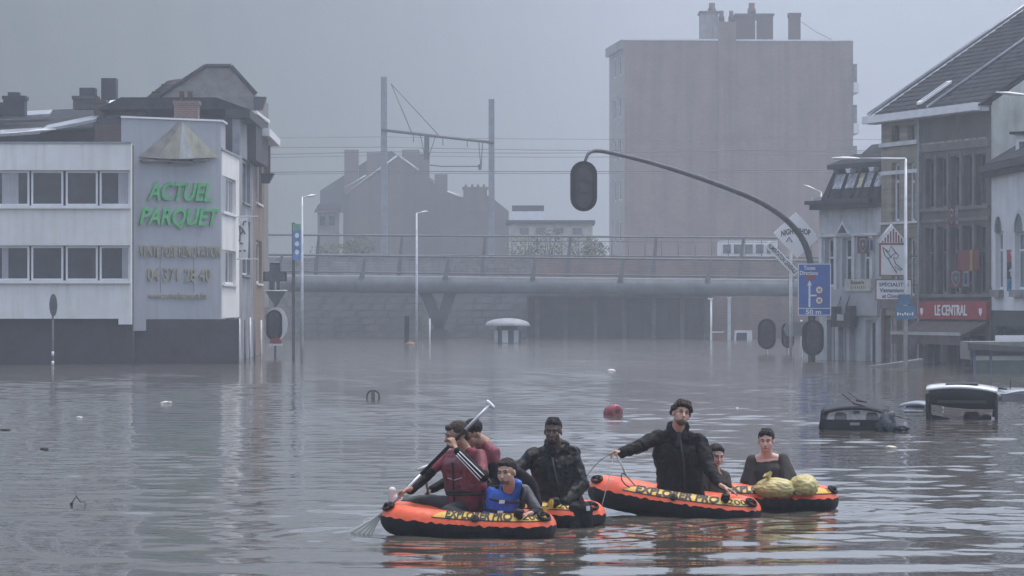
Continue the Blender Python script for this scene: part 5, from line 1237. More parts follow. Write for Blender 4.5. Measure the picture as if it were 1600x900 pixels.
# items under the bridge
kk = thing('kiosk', 'pale kiosk with domed parasol roof under the bridge, half submerged', 'kiosk', W(793, 540, 192))
c = W(793, 508, 192)
prof = [(1.35 * math.sin(t) + .001, .42 * math.cos(t)) for t in [math.pi / 2 * (1 - i / 7) for i in range(8)]]
rel(MB().lathe([(1.36, -.05)] + prof, c, 24).build('dome_roof', mat('kiosk_roof', (0.24, 0.25, 0.27), .6), kk), kk)
rel(MB().lathe([(.62, -3.4), (.62, -.06)], c, 16).build('body', 'dark_wall', kk), kk)
for k in range(6):
    th = k * 1.047 + .3; p = c + Vector((.66 * math.cos(th), .66 * math.sin(th), 0))
    rel(MB().box(p.x - .18, p.x + .18, p.y - .03, p.y + .03, c.z - 1.05, c.z - .3).build('pane', 'white_trim' if k > 2 else 'glass_grey', kk), kk)
bo = thing('traffic_island_post', 'white and red island marker with horizontal white bar by the pier', 'post', W(672, 540, 184))
rel(MB().tube([Vector((WX(671.5, 184), 184, -1)), W(671.5, 498, 184)], .045, 6).build('pole', 'white_trim', bo), bo)
rel(MB().box(WX(655, 183.9), WX(702, 183.9), 183.8, 183.9, WZ(544, 184), WZ(539, 184)).build('bar', 'sign_white', bo), bo)
rm = thing('hooded_figure_post', 'dark signal box with orange cap beside the flooded street lamp', 'post', W(638, 545, 183))
rel(MB().box(WX(632, 183), WX(639, 183), 183, 183.3, -1, WZ(494, 183)).build('box', 'signal_back', rm), rm)
rm.name = 'signal_box'
rel(MB().lathe([(.38, 0), (.3, .16), (.1, .26)], W(641, 541, 182.6), 12).build('cap', mat('dull_orange', (0.17, 0.08, 0.055), .7), rm), rm)
wp = thing('white_post', 'white post under the right end of the bridge', 'post', (WX(1111, 205), 205, 0))
rel(MB().tube([Vector((WX(1111, 205), 205, -2)), W(1111, 467, 205)], .07, 8).build('pole', 'white_trim', wp), wp)
rel(MB().box(WX(1106, 205), WX(1114, 205), 204.9, 205.1, WZ(468, 205), WZ(465.5, 205)).build('cap', 'sign_white', wp), wp)
for k, (a, b, t, bt, mm, lab) in enumerate(((1114, 1130, 520, 534, 'dull_orange', 'orange barrier'), (1137, 1142, 466, 536, 'galvanised', 'pale column'), (1146, 1176, 516, 540, 'white_trim', 'pale van roof'), (1128, 1134, 466, 474, 'dull_orange', 'orange lamp'))):
    if k == 3: continue
    rt_ = thing(['barrier', 'column', 'parked_van'][k], lab + ' in the flooded street under the right bridge end', ['barrier', 'column', 'van'][k], W((a + b) / 2, bt, 208))
    if k == 2:
        m = MB(); m.hexa([W(a, 545, 208), W(b, 545, 208), W(b, 545, 211), W(a, 545, 211), W(a + 2, t, 208), W(b - 1, t, 208), W(b - 1, t, 211), W(a + 2, t, 211)]); rel(m.build('body', mm, rt_), rt_)
        m = MB(); m.hexa([W(a + 4, 536, 207.95), W(b - 9, 536, 207.95), W(b - 9, 536, 208), W(a + 4, 536, 208), W(a + 5, t + 4, 207.95), W(b - 9, t + 4, 207.95), W(b - 9, t + 4, 208), W(a + 5, t + 4, 208)]); rel(m.build('rear_window', 'glass_dark', rt_), rt_)
    else:
        rel(MB().box(WX(a, 208), WX(b, 208), 208, 208.25, -1.5, WZ(t, 208)).build('body', mm, rt_), rt_)
        rel(MB().box(WX(a - 1, 208), WX(b + 1, 208), 207.95, 208.3, WZ(t, 208), WZ(t - 2, 208)).build('top', 'white_trim', rt_), rt_)
# ------------------------------------------------------------------ drowned cars
mat('car_black', (0.010, 0.011, 0.013), 0.5, 0.2, 3.0, spec=.15); mat('car_white', (0.66, 0.68, 0.70), 0.25, 0.06, 2.0, coat=0.5)
mat('car_grey', (0.20, 0.22, 0.25), 0.3, 0.1, 2.0, coat=0.4); mat('rubber', (0.010, 0.010, 0.011), 0.8, spec=.2)
mat('bark_wet', (0.035, 0.028, 0.022), 0.6); mat('tarp', (0.035, 0.045, 0.06), 0.5, 0.3, 8.0, bump=.6, bscale=14)
YC = 59.6
def roofgrid(root, nm, mm, xs, ys, zf, th=.05):
    v, f = [], []; nx, ny = len(xs), len(ys)
    for s_ in (0, 1):
        for y in ys:
            for x in xs: v.append((x, y, zf(x, y) - th * s_))
    k = nx * ny
    for j in range(ny - 1):
        for i in range(nx - 1):
            a = j * nx + i; f.append((a, a + 1, a + nx + 1, a + nx)); f.append((k + a + nx, k + a + nx + 1, k + a + 1, k + a))
    for i in range(nx - 1): f.append((i, k + i, k + i + 1, i + 1)); e = (ny - 1) * nx + i; f.append((e + 1, k + e + 1, k + e, e))
    for j in range(ny - 1): a = j * nx; f.append((a + nx, k + a + nx, k + a, a)); b = a + nx - 1; f.append((b, k + b, k + b + nx, b + nx))
    return MB().add(v, f, True).build(nm, mm, root)
c1 = thing('drowned_car', 'black hatchback sunk to its rear window with branches on the roof', 'car', (WX(1336, YC), YC, 0), R(-7))
hw_ = .60
rz_ = lambda x, y: .455 - .09 * (x / hw_) ** 2 - .05 * max(0, .5 - y) ** 2 + .04 * min(y, 1.2) - .05 * max(0, y - 1.2) ** 2
roofgrid(c1, 'roof', 'car_black', list(np.linspace(-hw_ - .03, hw_ + .03, 13)), list(np.linspace(-.12, 2.2, 11)), rz_)
def bar(root, nm, mm, a, b, r0, r1=None, seg=6): return MB().tube([a, b], [r0, r1 or r0], seg).build(nm, mm, root)
for s_ in (-1, 1):
    bar(c1, 'rear_pillar', 'car_black', (s_ * .57, -.02, .37), (s_ * .60, -.16, .02), .055, .075)
    bar(c1, 'door_pillar', 'car_black', (s_ * .58, 1.0, .38), (s_ * .66, 1.0, -.1), .04)
    bar(c1, 'front_pillar', 'car_black', (s_ * .56, 2.1, .36), (s_ * .66, 2.7, -.1), .04)
    m = MB(); m.hexa([(s_ * .66, -.15, -.4), (s_ * .69, -.15, -.4), (s_ * .69, 2.7, -.4), (s_ * .66, 2.7, -.4), (s_ * .62, -.15, .06), (s_ * .65, -.15, .06), (s_ * .65, 2.7, .02), (s_ * .62, 2.7, .02)]); m.build('flank', 'car_black', c1)
    m = MB(); m.lathe([(.10, -.11), (.12, -.05), (.12, .06), (.07, .11)], (s_ * .3, 1.5, .17), 10, 1, .4); m.build('headrest', 'rubber', c1)
m = MB(); m.hexa([(-.60, -.22, -.4), (.60, -.22, -.4), (.60, -.14, -.4), (-.60, -.14, -.4), (-.575, -.19, .20), (.575, -.19, .20), (.575, -.13, .20), (-.575, -.13, .20)]); tg = m.build('tailgate', 'car_black', c1)
m = MB(); m.box(-.09, .09, -.225, -.2, .1, .15); m.build('badge', 'steel_grey', tg)
m = MB(); m.add([(-.545, -.155, .205), (.545, -.155, .205), (.52, -.03, .37), (-.52, -.03, .37), (-.545, -.15, .205), (.545, -.15, .205), (.52, -.025, .37), (-.52, -.025, .37)], [(0, 1, 2, 3), (7, 6, 5, 4)])
gm_ = bpy.data.materials.new('car_glass'); gm_.use_nodes = True; b_ = gm_.node_tree.nodes['Principled BSDF']; b_.inputs['Base Color'].default_value = (.3, .32, .33, 1); b_.inputs['Alpha'].default_value = .15; b_.inputs['Roughness'].default_value = .05
MATS['car_glass'] = gm_
m.build('rear_window', 'car_glass', c1)
m = MB(); m.box(-.06, .06, 1.9, 1.93, .24, .30); m.build('mirror', 'car_grey', c1)
for k, (a, b, r) in enumerate((((-.02, .1, .5), (.62, -.3, .30), .022), ((-.25, -.1, .68), (-.02, .1, .5), .012), ((-.12, 0, .70), (.12, 0, .52), .012), ((.02, 0, .56), (.22, 0, .52), .03), ((.62, -.3, .30), (1.0, -.5, .2), .014))):
    o = bar(None, 'fallen_branch', 'bark_wet', Vector((WX(1336, YC), YC, 0)) + Vector(a), Vector((WX(1336, YC), YC, 0)) + Vector(b), r, r * .5, 5)
    tag(o, ['thick wet branch across the black car roof', 'thin twig pointing up at the left on the black car', 'thin crossed twig in the middle of the black car roof', 'short thick bark piece on the black car roof', 'thin branch tip reaching over to the white car'][k], 'branch', 'branches on the black car')
# wet cloth bundle hanging at its right corner
def lumpy(name, mm, c, rx, ry, rz, amp, fr, seed, parent=None, n=3):
    bm = bmesh.new(); bmesh.ops.create_icosphere(bm, subdivisions=n, radius=1.0)
    for v in bm.verts:
        k = 1 + amp * noise.fractal(v.co * fr + Vector((seed, seed * 2.3, 0)), 0.9, 2.0, 4)
        v.co = Vector((v.co.x * rx * k, v.co.y * ry * k, v.co.z * rz * k)) + Vector(c)
    me = bpy.data.meshes.new(name); bm.to_mesh(me); bm.free(); me.polygons.foreach_set('use_smooth', [True] * len(me.polygons))
    me.materials.append(MATS[mm]); o = bpy.data.objects.new(name, me); link(o, parent); return o
o = lumpy('cloth_bundle', 'tarp', W(1386, 662, YC - .4), .17, .16, .22, .5, 1.6, 3.0); tag(o, 'wet dark cloth bundle hanging at the corner of the black car', 'cloth', 'dark cloth in the flood')
o = lumpy('cloth_bundle', 'tarp', W(1409, 669, YC - .5), .14, .16, .06, .5, 1.6, 8.0); tag(o, 'flat dark cloth scrap floating right of the black car', 'cloth', 'dark cloth in the flood')
# white car, tailgate up
YE = 65.5
c2 = thing('drowned_car', 'white car with dark open rear rising high out of the flood', 'car', (WX(1503, YE), YE, -.11), R(-9))
hw2 = .72
rz2 = lambda x, y: .78 - .07 * (x / hw2) ** 2 - .03 * x + .05 * min(1, max(0, (y + .25) / .3)) - .05 * max(0, y - 1.0)
roofgrid(c2, 'roof', 'car_white', list(np.linspace(-hw2, hw2, 15)), list(np.linspace(-.3, 2.4, 12)), rz2, .045)
m = MB(); m.hexa([(-.33, -.1, .81), (.33, -.1, .81), (.33, .7, .835), (-.33, .7, .835), (-.33, -.1, .825), (.33, -.1, .825), (.33, .7, .85), (-.33, .7, .85)]); m.build('roof_panel', 'car_black', c2)
for s_ in (-1, 1):
    bar(c2, 'rear_pillar', 'car_black', (s_ * .69, -.2, .62), (s_ * .66, -.22, -.1), .05, .06)
    m = MB(); m.hexa([(s_ * .62, -.2, -.4), (s_ * .70, -.2, -.4), (s_ * .72, 2.6, -.4), (s_ * .68, 2.6, -.4), (s_ * .66, -.2, .64), (s_ * .71, -.2, .64), (s_ * .66, 2.4, .60), (s_ * .6, 2.4, .60)]); m.build('side_glass', 'glass_dark', c2)
m = MB(); v, f = [], []; n = 12
for i in range(n + 1):
    x = -.67 + 1.34 * i / n; zt_ = .735 - .07 * (x / hw2) ** 2 - .03 * x; zb_ = .33 + .04 * (x / .67) ** 2 - .05 * x / .67
    v += [(x, -.26, zb_), (x, -.22, zt_), (x, -.16, zb_), (x, -.12, zt_)]
for i in range(n): a = 4 * i; f += [(a, a + 4, a + 5, a + 1), (a + 2, a + 3, a + 7, a + 6), (a, a + 2, a + 6, a + 4)]
m.add(v, f, True); hatch = m.build('rear_window', mat('hatch_glass', (0.010, 0.010, 0.012), .4, .3, 3.0), c2)
m = MB(); m.box(-.5, .5, -.285, -.265, .44, .50); m.build('wiper_strip', 'black_plastic', hatch)
m = MB(); m.hexa([(-.64, -.2, -.4), (-.1, -.2, -.4), (-.1, -.1, -.4), (-.64, -.1, -.4), (-.64, -.2, .2), (-.25, -.2, .13), (-.25, -.1, .13), (-.64, -.1, .2)]); m.build('seat_back', 'rubber', c2)
m = MB(); m.lathe([(.13, -.16), (.17, -.08), (.17, .08), (.12, .16)], (.2, -.1, .1), 14); m.build('headrest', 'rubber', c2)
m = MB(); m.tube(arc([(.36, -.1, -.05), (.42, -.12, .14), (.56, -.12, .13), (.62, -.1, -.05)], 5), .05, 7); m.build('seat_arch', 'rubber', c2)
m = MB(); m.box(.60, .66, -.27, -.2, -.1, .16); m.build('light_cluster', 'white_trim', c2)
# grey windscreen dome and the roof at the frame edge
YF = 70.0
c3 = thing('drowned_car', 'small grey car roof just above water between the black and white cars', 'car', (WX(1437, YF), YF, 0), R(-20))
roofgrid(c3, 'roof', 'car_grey', list(np.linspace(-.36, .36, 9)), list(np.linspace(-.5, .8, 8)), lambda x, y: .24 - .45 * x * x - .18 * y * y, .05)
m = MB(); m.add([(-.22, -.62, .02), (.22, -.62, .02), (.18, -.30, .20), (-.18, -.30, .20)], [(0, 1, 2, 3)]); m.add([(-.22, -.60, .0), (.22, -.60, .0), (.18, -.28, .18), (-.18, -.28, .18)], [(3, 2, 1, 0)]); m.build('windscreen', 'glass_grey', c3)
YG = 78.0
c4 = thing('drowned_car', 'dark car roof with aerial at the right edge of the frame', 'car', (WX(1600, YG), YG, 0), R(8))
roofgrid(c4, 'roof', 'car_grey', list(np.linspace(-.72, .72, 11)), list(np.linspace(-.3, 1.6, 9)), lambda x, y: .30 - .12 * (x / .7) ** 2 - .06 * (y - .6) ** 2, .05)
m = MB(); m.hexa([(-.70, -.45, -.2), (.70, -.45, -.2), (.70, -.4, -.2), (-.70, -.4, -.2), (-.64, -.3, .16), (.64, -.3, .16), (.64, -.25, .16), (-.64, -.25, .16)]); m.build('rear_window', 'glass_dark', c4)
for s_ in (-1, 1): bar(c4, 'roof_rail', 'car_black', (s_ * .5, -.2, .28), (s_ * .5, 1.3, .29), .02)
bar(c4, 'aerial', 'rubber', (-.35, 0, .27), (-.33, 0, .50), .012)
m = MB(); m.hexa([(-.72, -.4, -.5), (.72, -.4, -.5), (.72, 1.8, -.5), (-.72, 1.8, -.5), (-.66, -.3, .17), (.66, -.3, .17), (.62, 1.5, .12), (-.62, 1.5, .12)]); m.build('cabin', 'glass_dark', c4)

# ------------------------------------------------------------------ drifting things
mat('keg_red', (0.25, 0.03, 0.045), 0.4, .2, 3.0)
YK = YW(649)
kg = thing('floating_barrel', 'red plastic barrel floating behind the boats', 'barrel', (WX(958, YK), YK, .06), R(25))
m = MB(); prof = [(.10, -.20), (.14, -.18), (.165, -.12), (.17, -.06), (.155, -.05), (.155, -.02), (.17, -.01), (.17, .06), (.155, .07), (.155, .10), (.165, .11), (.14, .18), (.10, .20)]
m.lathe(prof, (0, 0, 0), 18); o = m.build('drum', 'keg_red', kg); o.rotation_euler = (R(80), R(12), 0)
m = MB(); m.lathe([(.05, .2), (.05, .225)], (0, 0, 0), 10); o2 = m.build('bung', 'ink', o)
def floater(name, label, cat, px, py, mm, rx, ry, rz, seed, amp=.35):
    Y = YW(py); o = lumpy(name, mm, (0, 0, 0), rx, ry, rz, amp, 1.5, seed, n=2); o.location = (WX(px, Y), Y, rz * .3); return tag(o, label, cat, 'litter drifting on the flood')
mat('foam_white', (0.62, 0.60, 0.56), .8, .1); mat('plastic_blue', (0.25, 0.38, 0.62), .4); mat('drift_dark', (0.03, 0.028, 0.025), .8); mat('foam_yellow', (0.6, 0.57, 0.45), .7)
floater('foam_block', 'pale foam block drifting before the corner building', 'foam', 260, 631, 'foam_white', .14, .12, .05, 1)
floater('plastic_bag', 'small white plastic scrap drifting far left', 'plastic', 124, 653, 'foam_white', .07, .06, .025, 2)
floater('driftwood', 'dark wood piece drifting at the left, nearer of two', 'wood', 69, 702, 'drift_dark', .07, .05, .025, 3)
floater('driftwood', 'dark wood piece drifting at the left edge, farther of two', 'wood', 8, 672, 'drift_dark', .1, .05, .025, 4)
floater('plastic_sheet', 'pale blue plastic scrap floating right of the barrel', 'plastic', 977, 660, 'plastic_blue', .05, .06, .015, 5)
floater('foam_block', 'cream foam block drifting below the black car', 'foam', 1392, 700, 'foam_yellow', .09, .08, .03, 6)
floater('foam_block', 'small pale foam lump near the dark abutment', 'foam', 956, 580, 'foam_white', .14, .2, .06, 7)
floater('plastic_cup', 'tiny white scrap beside the right woman and the cars', 'plastic', 1152, 638, 'foam_white', .035, .05, .02, 8)
# bent rack poking out, and a twig
YR_ = YW(622)
bk = thing('submerged_hoop', 'dark metal hoop with post poking out of the flood', 'hoop', (WX(583, YR_), YR_, 0))
m = MB(); rr = .155; m.tube([(rr * math.cos(t), 0, .03 + rr * 1.05 * math.sin(t)) for t in [math.pi * (-.15 + 1.3 * i / 16) for i in range(17)]], .022, 6); m.build('hoop', 'bark_wet', bk)
m = MB(); m.box(-.045, .045, -.03, .03, -.5, .21); m.build('post', mat('post_grey', (0.12, 0.12, 0.11), .8), bk)
YT_ = YW(790)
tw_ = thing('floating_twig', 'bent dark twig poking out of the water at the lower left', 'twig', (WX(122, YT_), YT_, 0))
m = MB(); m.tube([(-.075, 0, -.02), (-.06, 0, .05), (-.02, 0, .11), (.03, 0, .04), (.08, 0, .05), (.085, 0, -.02)], [.006, .008, .01, .008, .007, .005], 5); m.build('stem', 'bark_wet', tw_)
m = MB(); m.tube([(-.02, 0, .10), (-.03, 0, .17)], .004, 4); m.tube([(-.06, 0, .04), (-.09, 0, .01)], [.012, .016], 5); m.build('side_shoot', 'bark_wet', tw_)
# ------------------------------------------------------------------ inflatable boats
mat('pvc_orange', (0.80, 0.115, 0.038), 0.42, 0.08, 5.0, bump=.15, bscale=25); mat('pvc_black', (0.008, 0.008, 0.009), 0.55, 0.25, 8.0, bump=.3, bscale=40, spec=.2)
mat('pvc_yellow', (0.66, 0.42, 0.05), 0.42, 0.08, 5.0); mat('print_black', (0.02, 0.018, 0.016), 0.55); mat('rope', (0.35, 0.34, 0.32), 0.8); mat('rope_dark', (0.06, 0.06, 0.06), 0.8)
TR = 0.160
def boat(label, loc, yaw, pitch, roll, L=1.78, Wd=0.98, text=True, text_s0=-.62, text_w=1.02, sag=0.0, printing='EXPLORER PRO', num='200', hook=True, sa=12):
    """stadium-shaped tube boat; x is the long axis, the -y side faces the camera"""
    root = bpy.data.objects.new('inflatable_boat', None); link(root); root.location = loc; root.rotation_euler = (roll, pitch, yaw)
    tag(root, label, 'boat', 'orange and black inflatable boats')
    a, b = L / 2 - TR, Wd / 2 - TR; rc = min(b, .30)
    sx = a - rc; sy = b - rc
    # centre line: rounded rectangle, starting at the middle of the camera side and running towards +x
    seglen = [sx, rc * math.pi / 2, 2 * sy, rc * math.pi / 2, 2 * sx, rc * math.pi / 2, 2 * sy, rc * math.pi / 2, sx]; per = sum(seglen)
    def path(s):
        s = s % per
        def out(x, y, nx, ny):
            z = sag * ((x / a) ** 2) - sag * .5
            return Vector((x, y, z)), Vector((nx, ny, 0))
        for i, l in enumerate(seglen):
            if s <= l: break
            s -= l
        t = s
        if i == 0: return out(t, -b, 0, -1)
        if i == 1: h = t / rc; return out(sx + rc * math.sin(h), -b + rc - rc * math.cos(h), math.sin(h), -math.cos(h))
        if i == 2: return out(a, -sy + t, 1, 0)
        if i == 3: h = t / rc; return out(sx + rc * math.cos(h), sy + rc * math.sin(h), math.cos(h), math.sin(h))
        if i == 4: return out(sx - t, b, 0, 1)
        if i == 5: h = t / rc; return out(-sx - rc * math.sin(h), sy + rc * math.cos(h), -math.sin(h), math.cos(h))
        if i == 6: return out(-a, sy - t, -1, 0)
        if i == 7: h = t / rc; return out(-sx - rc * math.cos(h), -sy - rc * math.sin(h), -math.cos(h), -math.sin(h))
        return out(-sx + t, -b, 0, -1)
    def S(s, ang, d=0.0):     # point on the tube: ang 0 is outward level, 90 is up
        c, n = path(s); pk = 1 + .007 * math.sin(s * 34.0) + .005 * math.sin(s * 61 + 1) + .016 * math.sin(s * 88 + 2 * math.sin(s * 5)) * math.exp(-((ang - R(14)) / .35) ** 2)
        return c + (n * math.cos(ang) + Vector((0, 0, 1)) * math.sin(ang)) * (TR * pk + d) + Vector((0, 0, TR))
    def seam(s): return R(sa + 3.2 * math.sin(s * 43) * math.sin(s * 7) + 2 * math.sin(s * 71))
    NS = 260
    def strip(nm, mm, s0, s1, a0f, a1f, d, n, k, closed=False, parent=root, thick=0.0):
        v, f = [], []
        for i in range(n + (0 if closed else 1)):
            s = s0 + (s1 - s0) * i / n
            for j in range(k + 1): v.append(S(s, a0f(s) + (a1f(s) - a0f(s)) * j / k, d))
        for i in range(n):
            i2 = (i + 1) % n if closed else i + 1
            for j in range(k): f.append((i * (k + 1) + j, i2 * (k + 1) + j, i2 * (k + 1) + j + 1, i * (k + 1) + j + 1))
        return MB().add(v, f, True).build(nm, mm, parent)
    up = strip('upper_tube', 'pvc_orange', 0, per, seam, lambda s: R(182), 0, NS, 12, True)
    lo = strip('lower_tube', 'pvc_black', 0, per, lambda s: R(182 - 360), seam, 0, NS, 12, True)
    # floor
    v = [path(per * i / 60)[0] + Vector((0, 0, .05)) for i in range(60)]
    MB().add(v, [tuple(range(60))]).add([p - Vector((0, 0, .03)) for p in v], [tuple(range(59, -1, -1))]).build('floor', 'pvc_black', root)
    # yellow flash with black underline and lettering along the camera side
    s0, s1 = text_s0 - .13, text_s0 + text_w + .36
    def lowf(s): return R(36)
    def topf(s):
        t = (s - s0) / (s1 - s0); return R(36 + 44 * min(1, t * 7) ** .7 * (1 if t < .86 else max(.06, (1 - t) / .14)))
    st = strip('yellow_flash', 'pvc_yellow', s0, s1, lowf, topf, .003, 60, 6, parent=up)
    strip('black_underline', 'print_black', s0 - .01, s1, lambda s: R(31), lambda s: R(35.7), .004, 60, 2, parent=up)
    for k in range(3):
        strip('black_bar', 'print_black', s1 - .10 + .045 * k, s1 - .085 + .045 * k, lambda s: R(40), lambda s: R(66), .005, 2, 4, parent=up)
    if text:
        tc_ = text_s0 + text_w * .5; hh = .132
        lettering(printing, text_w, hh, 'print_black', up, lambda x, y, d: S(tc_ + x, R(57) + y / TR * .98, .005 + d), .003, 0, .042, fine=True)
        if num: lettering(num, .17, .075, 'print_black', up, lambda x, y, d: S(text_s0 + text_w + .15 + x, R(52) + y / TR, .005 + d), .003, 0, .01, fine=True)
    # far-side flash
    strip('yellow_flash', 'pvc_yellow', per / 2 - .6, per / 2 + .6, lowf, lambda s: R(78), .003, 40, 4, parent=up)
    # valves, oar locks, grab handles
    def puck(s, ang, r, nm, mm, h=.03):
        c = S(s, R(ang), 0); n = (S(s, R(ang), .1) - c).normalized(); m = MB()
        m.tube([c - n * .01, c + n * h, c + n * h * 1.01], [r, r, r * .7], 12); o = m.build(nm, mm, root); return o, c, n
    o, c, n = puck(text_s0 + text_w * .46, 40, .042, 'valve', 'print_black', .028)
    MB().tube([c + n * .028, c + n * .036], [.024, .02], 10).build('valve_cap', 'pvc_black', o)
    for ss in (text_s0 + text_w + .045, per / 2 - .25):
        c = S(ss, R(62)); t_ = (S(ss + .02, R(62)) - c).normalized(); n = (S(ss, R(62), .1) - c).normalized(); m = MB()
        m.tube([c - t_ * .03, c - t_ * .03 + n * .06, c + t_ * .03 + n * .06, c + t_ * .03], .022, 7); o = m.build('oar_lock', 'print_black', root)
        bq = n.cross(t_); MB().tube([c + n * .03 - bq * .07, c + n * .012 - bq * .0, c + n * .03 + bq * .07], [.03, .04, .03], 7).build('lock_pad', 'rubber', o)
    if hook:
        for ss in (-(sx + rc * 1.0), sx + rc * 1.1):
            c = S(ss, R(50)); t_ = (S(ss + .02, R(50)) - c).normalized(); n = (S(ss, R(50), .1) - c).normalized(); bq = n.cross(t_)
            m = MB(); pts = [c + t_ * (.085 * math.cos(q)) + bq * (.05 * math.sin(q)) + n * .012 for q in [6.2832 * i / 14 for i in range(14)]]
            m.tube(pts + [pts[0]], .018, 6, False); m.tube([c - t_ * .085 + n * .02, c + n * .05, c + t_ * .085 + n * .02], .014, 6); m.build('grab_handle', 'pvc_black', root)
    root['per'] = per
    return root, S
boat1, S1 = boat('front inflatable boat with three men aboard and a paddle', (-0.455, 32.55, -0.045), R(-9), R(3.2), R(0), L=1.80, Wd=.98, text_s0=-.16, text_w=.66, sag=.03)
boat2, S2 = boat('half hidden inflatable boat under the man in the black raincoat', (0.20, 34.15, -0.05), R(-16), R(1.5), R(0), L=1.62, Wd=.92, text_s0=-.02, text_w=.34, sag=.0, printing='PRO')
boat3, S3 = boat('inflatable boat in which the bearded man in the dark coat stands', (1.78, 35.55, -0.01), R(-11), R(8.0), R(0), L=1.94, Wd=1.0, text_s0=-.38, text_w=.92, sag=.03, sa=16)
boat4, S4 = boat('rear inflatable boat carrying two yellow bags', (2.92, 36.6, -0.04), R(4), R(1), R(0), L=1.62, Wd=.98, text_s0=-.52, text_w=.84, sag=.0, num='')
# ------------------------------------------------------------------ yellow bags in the rear boat
mat('bag_yellow', (0.46, 0.38, 0.13), 0.5, 0.12, 6.0, bump=.5, bscale=9, col2=(0.55, 0.50, 0.26))
def bag(label, c, rx, ry, rz, seed, knot):
    root = thing('yellow_bag', label, 'bag', c, 0, 'yellow bags in the rear boat')
    bm = bmesh.new(); bmesh.ops.create_icosphere(bm, subdivisions=5, radius=1.0)
    kd = Vector(knot).normalized()
    for v in bm.verts:
        p = v.co.copy(); k = 1 + .09 * noise.fractal(p * 1.4 + Vector((seed, 0, 0)), .9, 2, 3)
        cr = abs(noise.noise(p * 2.6 + Vector((0, seed, 3)))) ; k -= .10 * max(0, .25 - cr) * 2.2
        g_ = max(0, p.normalized().dot(kd)); pl = math.atan2((p.cross(kd)).x, (p.cross(kd)).z)
        k += .05 * g_ ** 2 * math.sin(9 * pl) - .12 * g_ ** 8
        v.co = Vector((p.x * rx * k, p.y * ry * k, max(-.8, p.z) * rz * k))
    me = bpy.data.meshes.new('sack'); bm.to_mesh(me); bm.free(); me.polygons.foreach_set('use_smooth', [True] * len(me.polygons)); me.materials.append(MATS['bag_yellow'])
    link(bpy.data.objects.new('sack', me), root)
    m = MB(); e = Vector((kd.x * rx, kd.y * ry, kd.z * rz)) * .88
    pts = []; v, f = [], []
    o1 = kd.orthogonal().normalized(); o2 = kd.cross(o1)
    for i, (t, r) in enumerate(((0, .05), (.015, .026), (.03, .03), (.055, .05), (.075, .065))):
        for q in range(16):
            th = q * .3927; rr = r * (1 + .25 * math.sin(5 * th) * (i > 1)); v.append(e + kd * t + (o1 * math.cos(th) + o2 * math.sin(th) * .6) * rr)
    for i in range(4):
        for q in range(16): f.append((i * 16 + q, i * 16 + (q + 1) % 16, (i + 1) * 16 + (q + 1) % 16, (i + 1) * 16 + q))
    m.add(v, f, True).build('knot', 'bag_yellow', root)
    return root
bag('flatter yellow bag with tied ear in the rear boat, left one', tuple(W(1211, 763, 36.12)), .235, .17, .125, 1.7, (-.35, -.3, 1))
bag('rounder yellow bag in the rear boat, right one', tuple(W(1256, 759, 36.14)), .17, .16, .13, 5.2, (-1, -.5, -.35))
# ------------------------------------------------------------------ people
_ico = bmesh.new(); bmesh.ops.create_icosphere(_ico, subdivisions=3, radius=1.0)
_iv = [v.co.copy() for v in _ico.verts]; _if = [tuple(v.index for v in f.verts) for f in _ico.faces]; _ico.free()
def cap(a, b, r0, r1=None): return ('c', Vector(a), Vector(b), r0, r1 if r1 is not None else r0)
def chain(pts, rs): return [cap(pts[i], pts[i + 1], rs[i], rs[i + 1]) for i in range(len(pts) - 1)]
def ell(c, r, rot=None): return ('e', Vector(c), Vector(r), rot)
def blob(name, prims, mm, parent, voxel=.010, smooth=4, fold=0.0, ff=6.0, seed=0.0, cut=None):
    """one closed skin grown over tapered limbs and masses"""
    v, f = [], []
    for p in prims:
        k = len(v)
        if p[0] == 'c':
            _, a, b, r0, r1 = p; ax = (b - a); ax = ax.normalized() if ax.length > 1e-6 else Vector((0, 0, 1))
            for d in _iv:
                t = d.dot(ax)
                v.append(b + d * r1 if t >= 0 else a + d * r0)
        else:
            _, c, r, rot = p
            for d in _iv:
                q = Vector((d.x * r.x, d.y * r.y, d.z * r.z)); v.append(c + (rot @ q if rot else q))
        f += [tuple(i + k for i in t) for t in _if]
    me = bpy.data.meshes.new(name); me.from_pydata([tuple(x) for x in v], [], f)
    o = bpy.data.objects.new(name, me); COL.objects.link(o)
    m = o.modifiers.new('remesh', 'REMESH'); m.mode = 'VOXEL'; m.voxel_size = voxel
    if smooth: s = o.modifiers.new('smooth', 'SMOOTH'); s.iterations = smooth; s.factor = .5
    dg = bpy.context.evaluated_depsgraph_get(); dg.update()
    me2 = bpy.data.meshes.new_from_object(o.evaluated_get(dg)); bpy.data.objects.remove(o); bpy.data.meshes.remove(me)
    me2.name = name
    n = len(me2.vertices); co = np.empty(n * 3); me2.vertices.foreach_get('co', co); co = co.reshape(-1, 3)
    if fold:
        nr = np.empty(n * 3); me2.vertices.foreach_get('normal', nr); nr = nr.reshape(-1, 3)
        for i in range(n):
            p = Vector(co[i]) * ff + Vector((seed, seed * 1.7, 0))
            w = 1.0 - 2.0 * abs(noise.noise(Vector((p.x * 1.2, p.y * 1.2, p.z * .62)))) + .5 * noise.noise(p * 2.3)
            co[i] += nr[i] * fold * w
        me2.vertices.foreach_set('co', co.ravel())
    me2.polygons.foreach_set('use_smooth', [True] * len(me2.polygons)); me2.materials.clear(); me2.materials.append(MATS[mm]); me2.update()
    ob = bpy.data.objects.new(name, me2); link(ob, parent)
    if parent is not None: ob.location = -Vector(parent.location)
    return ob
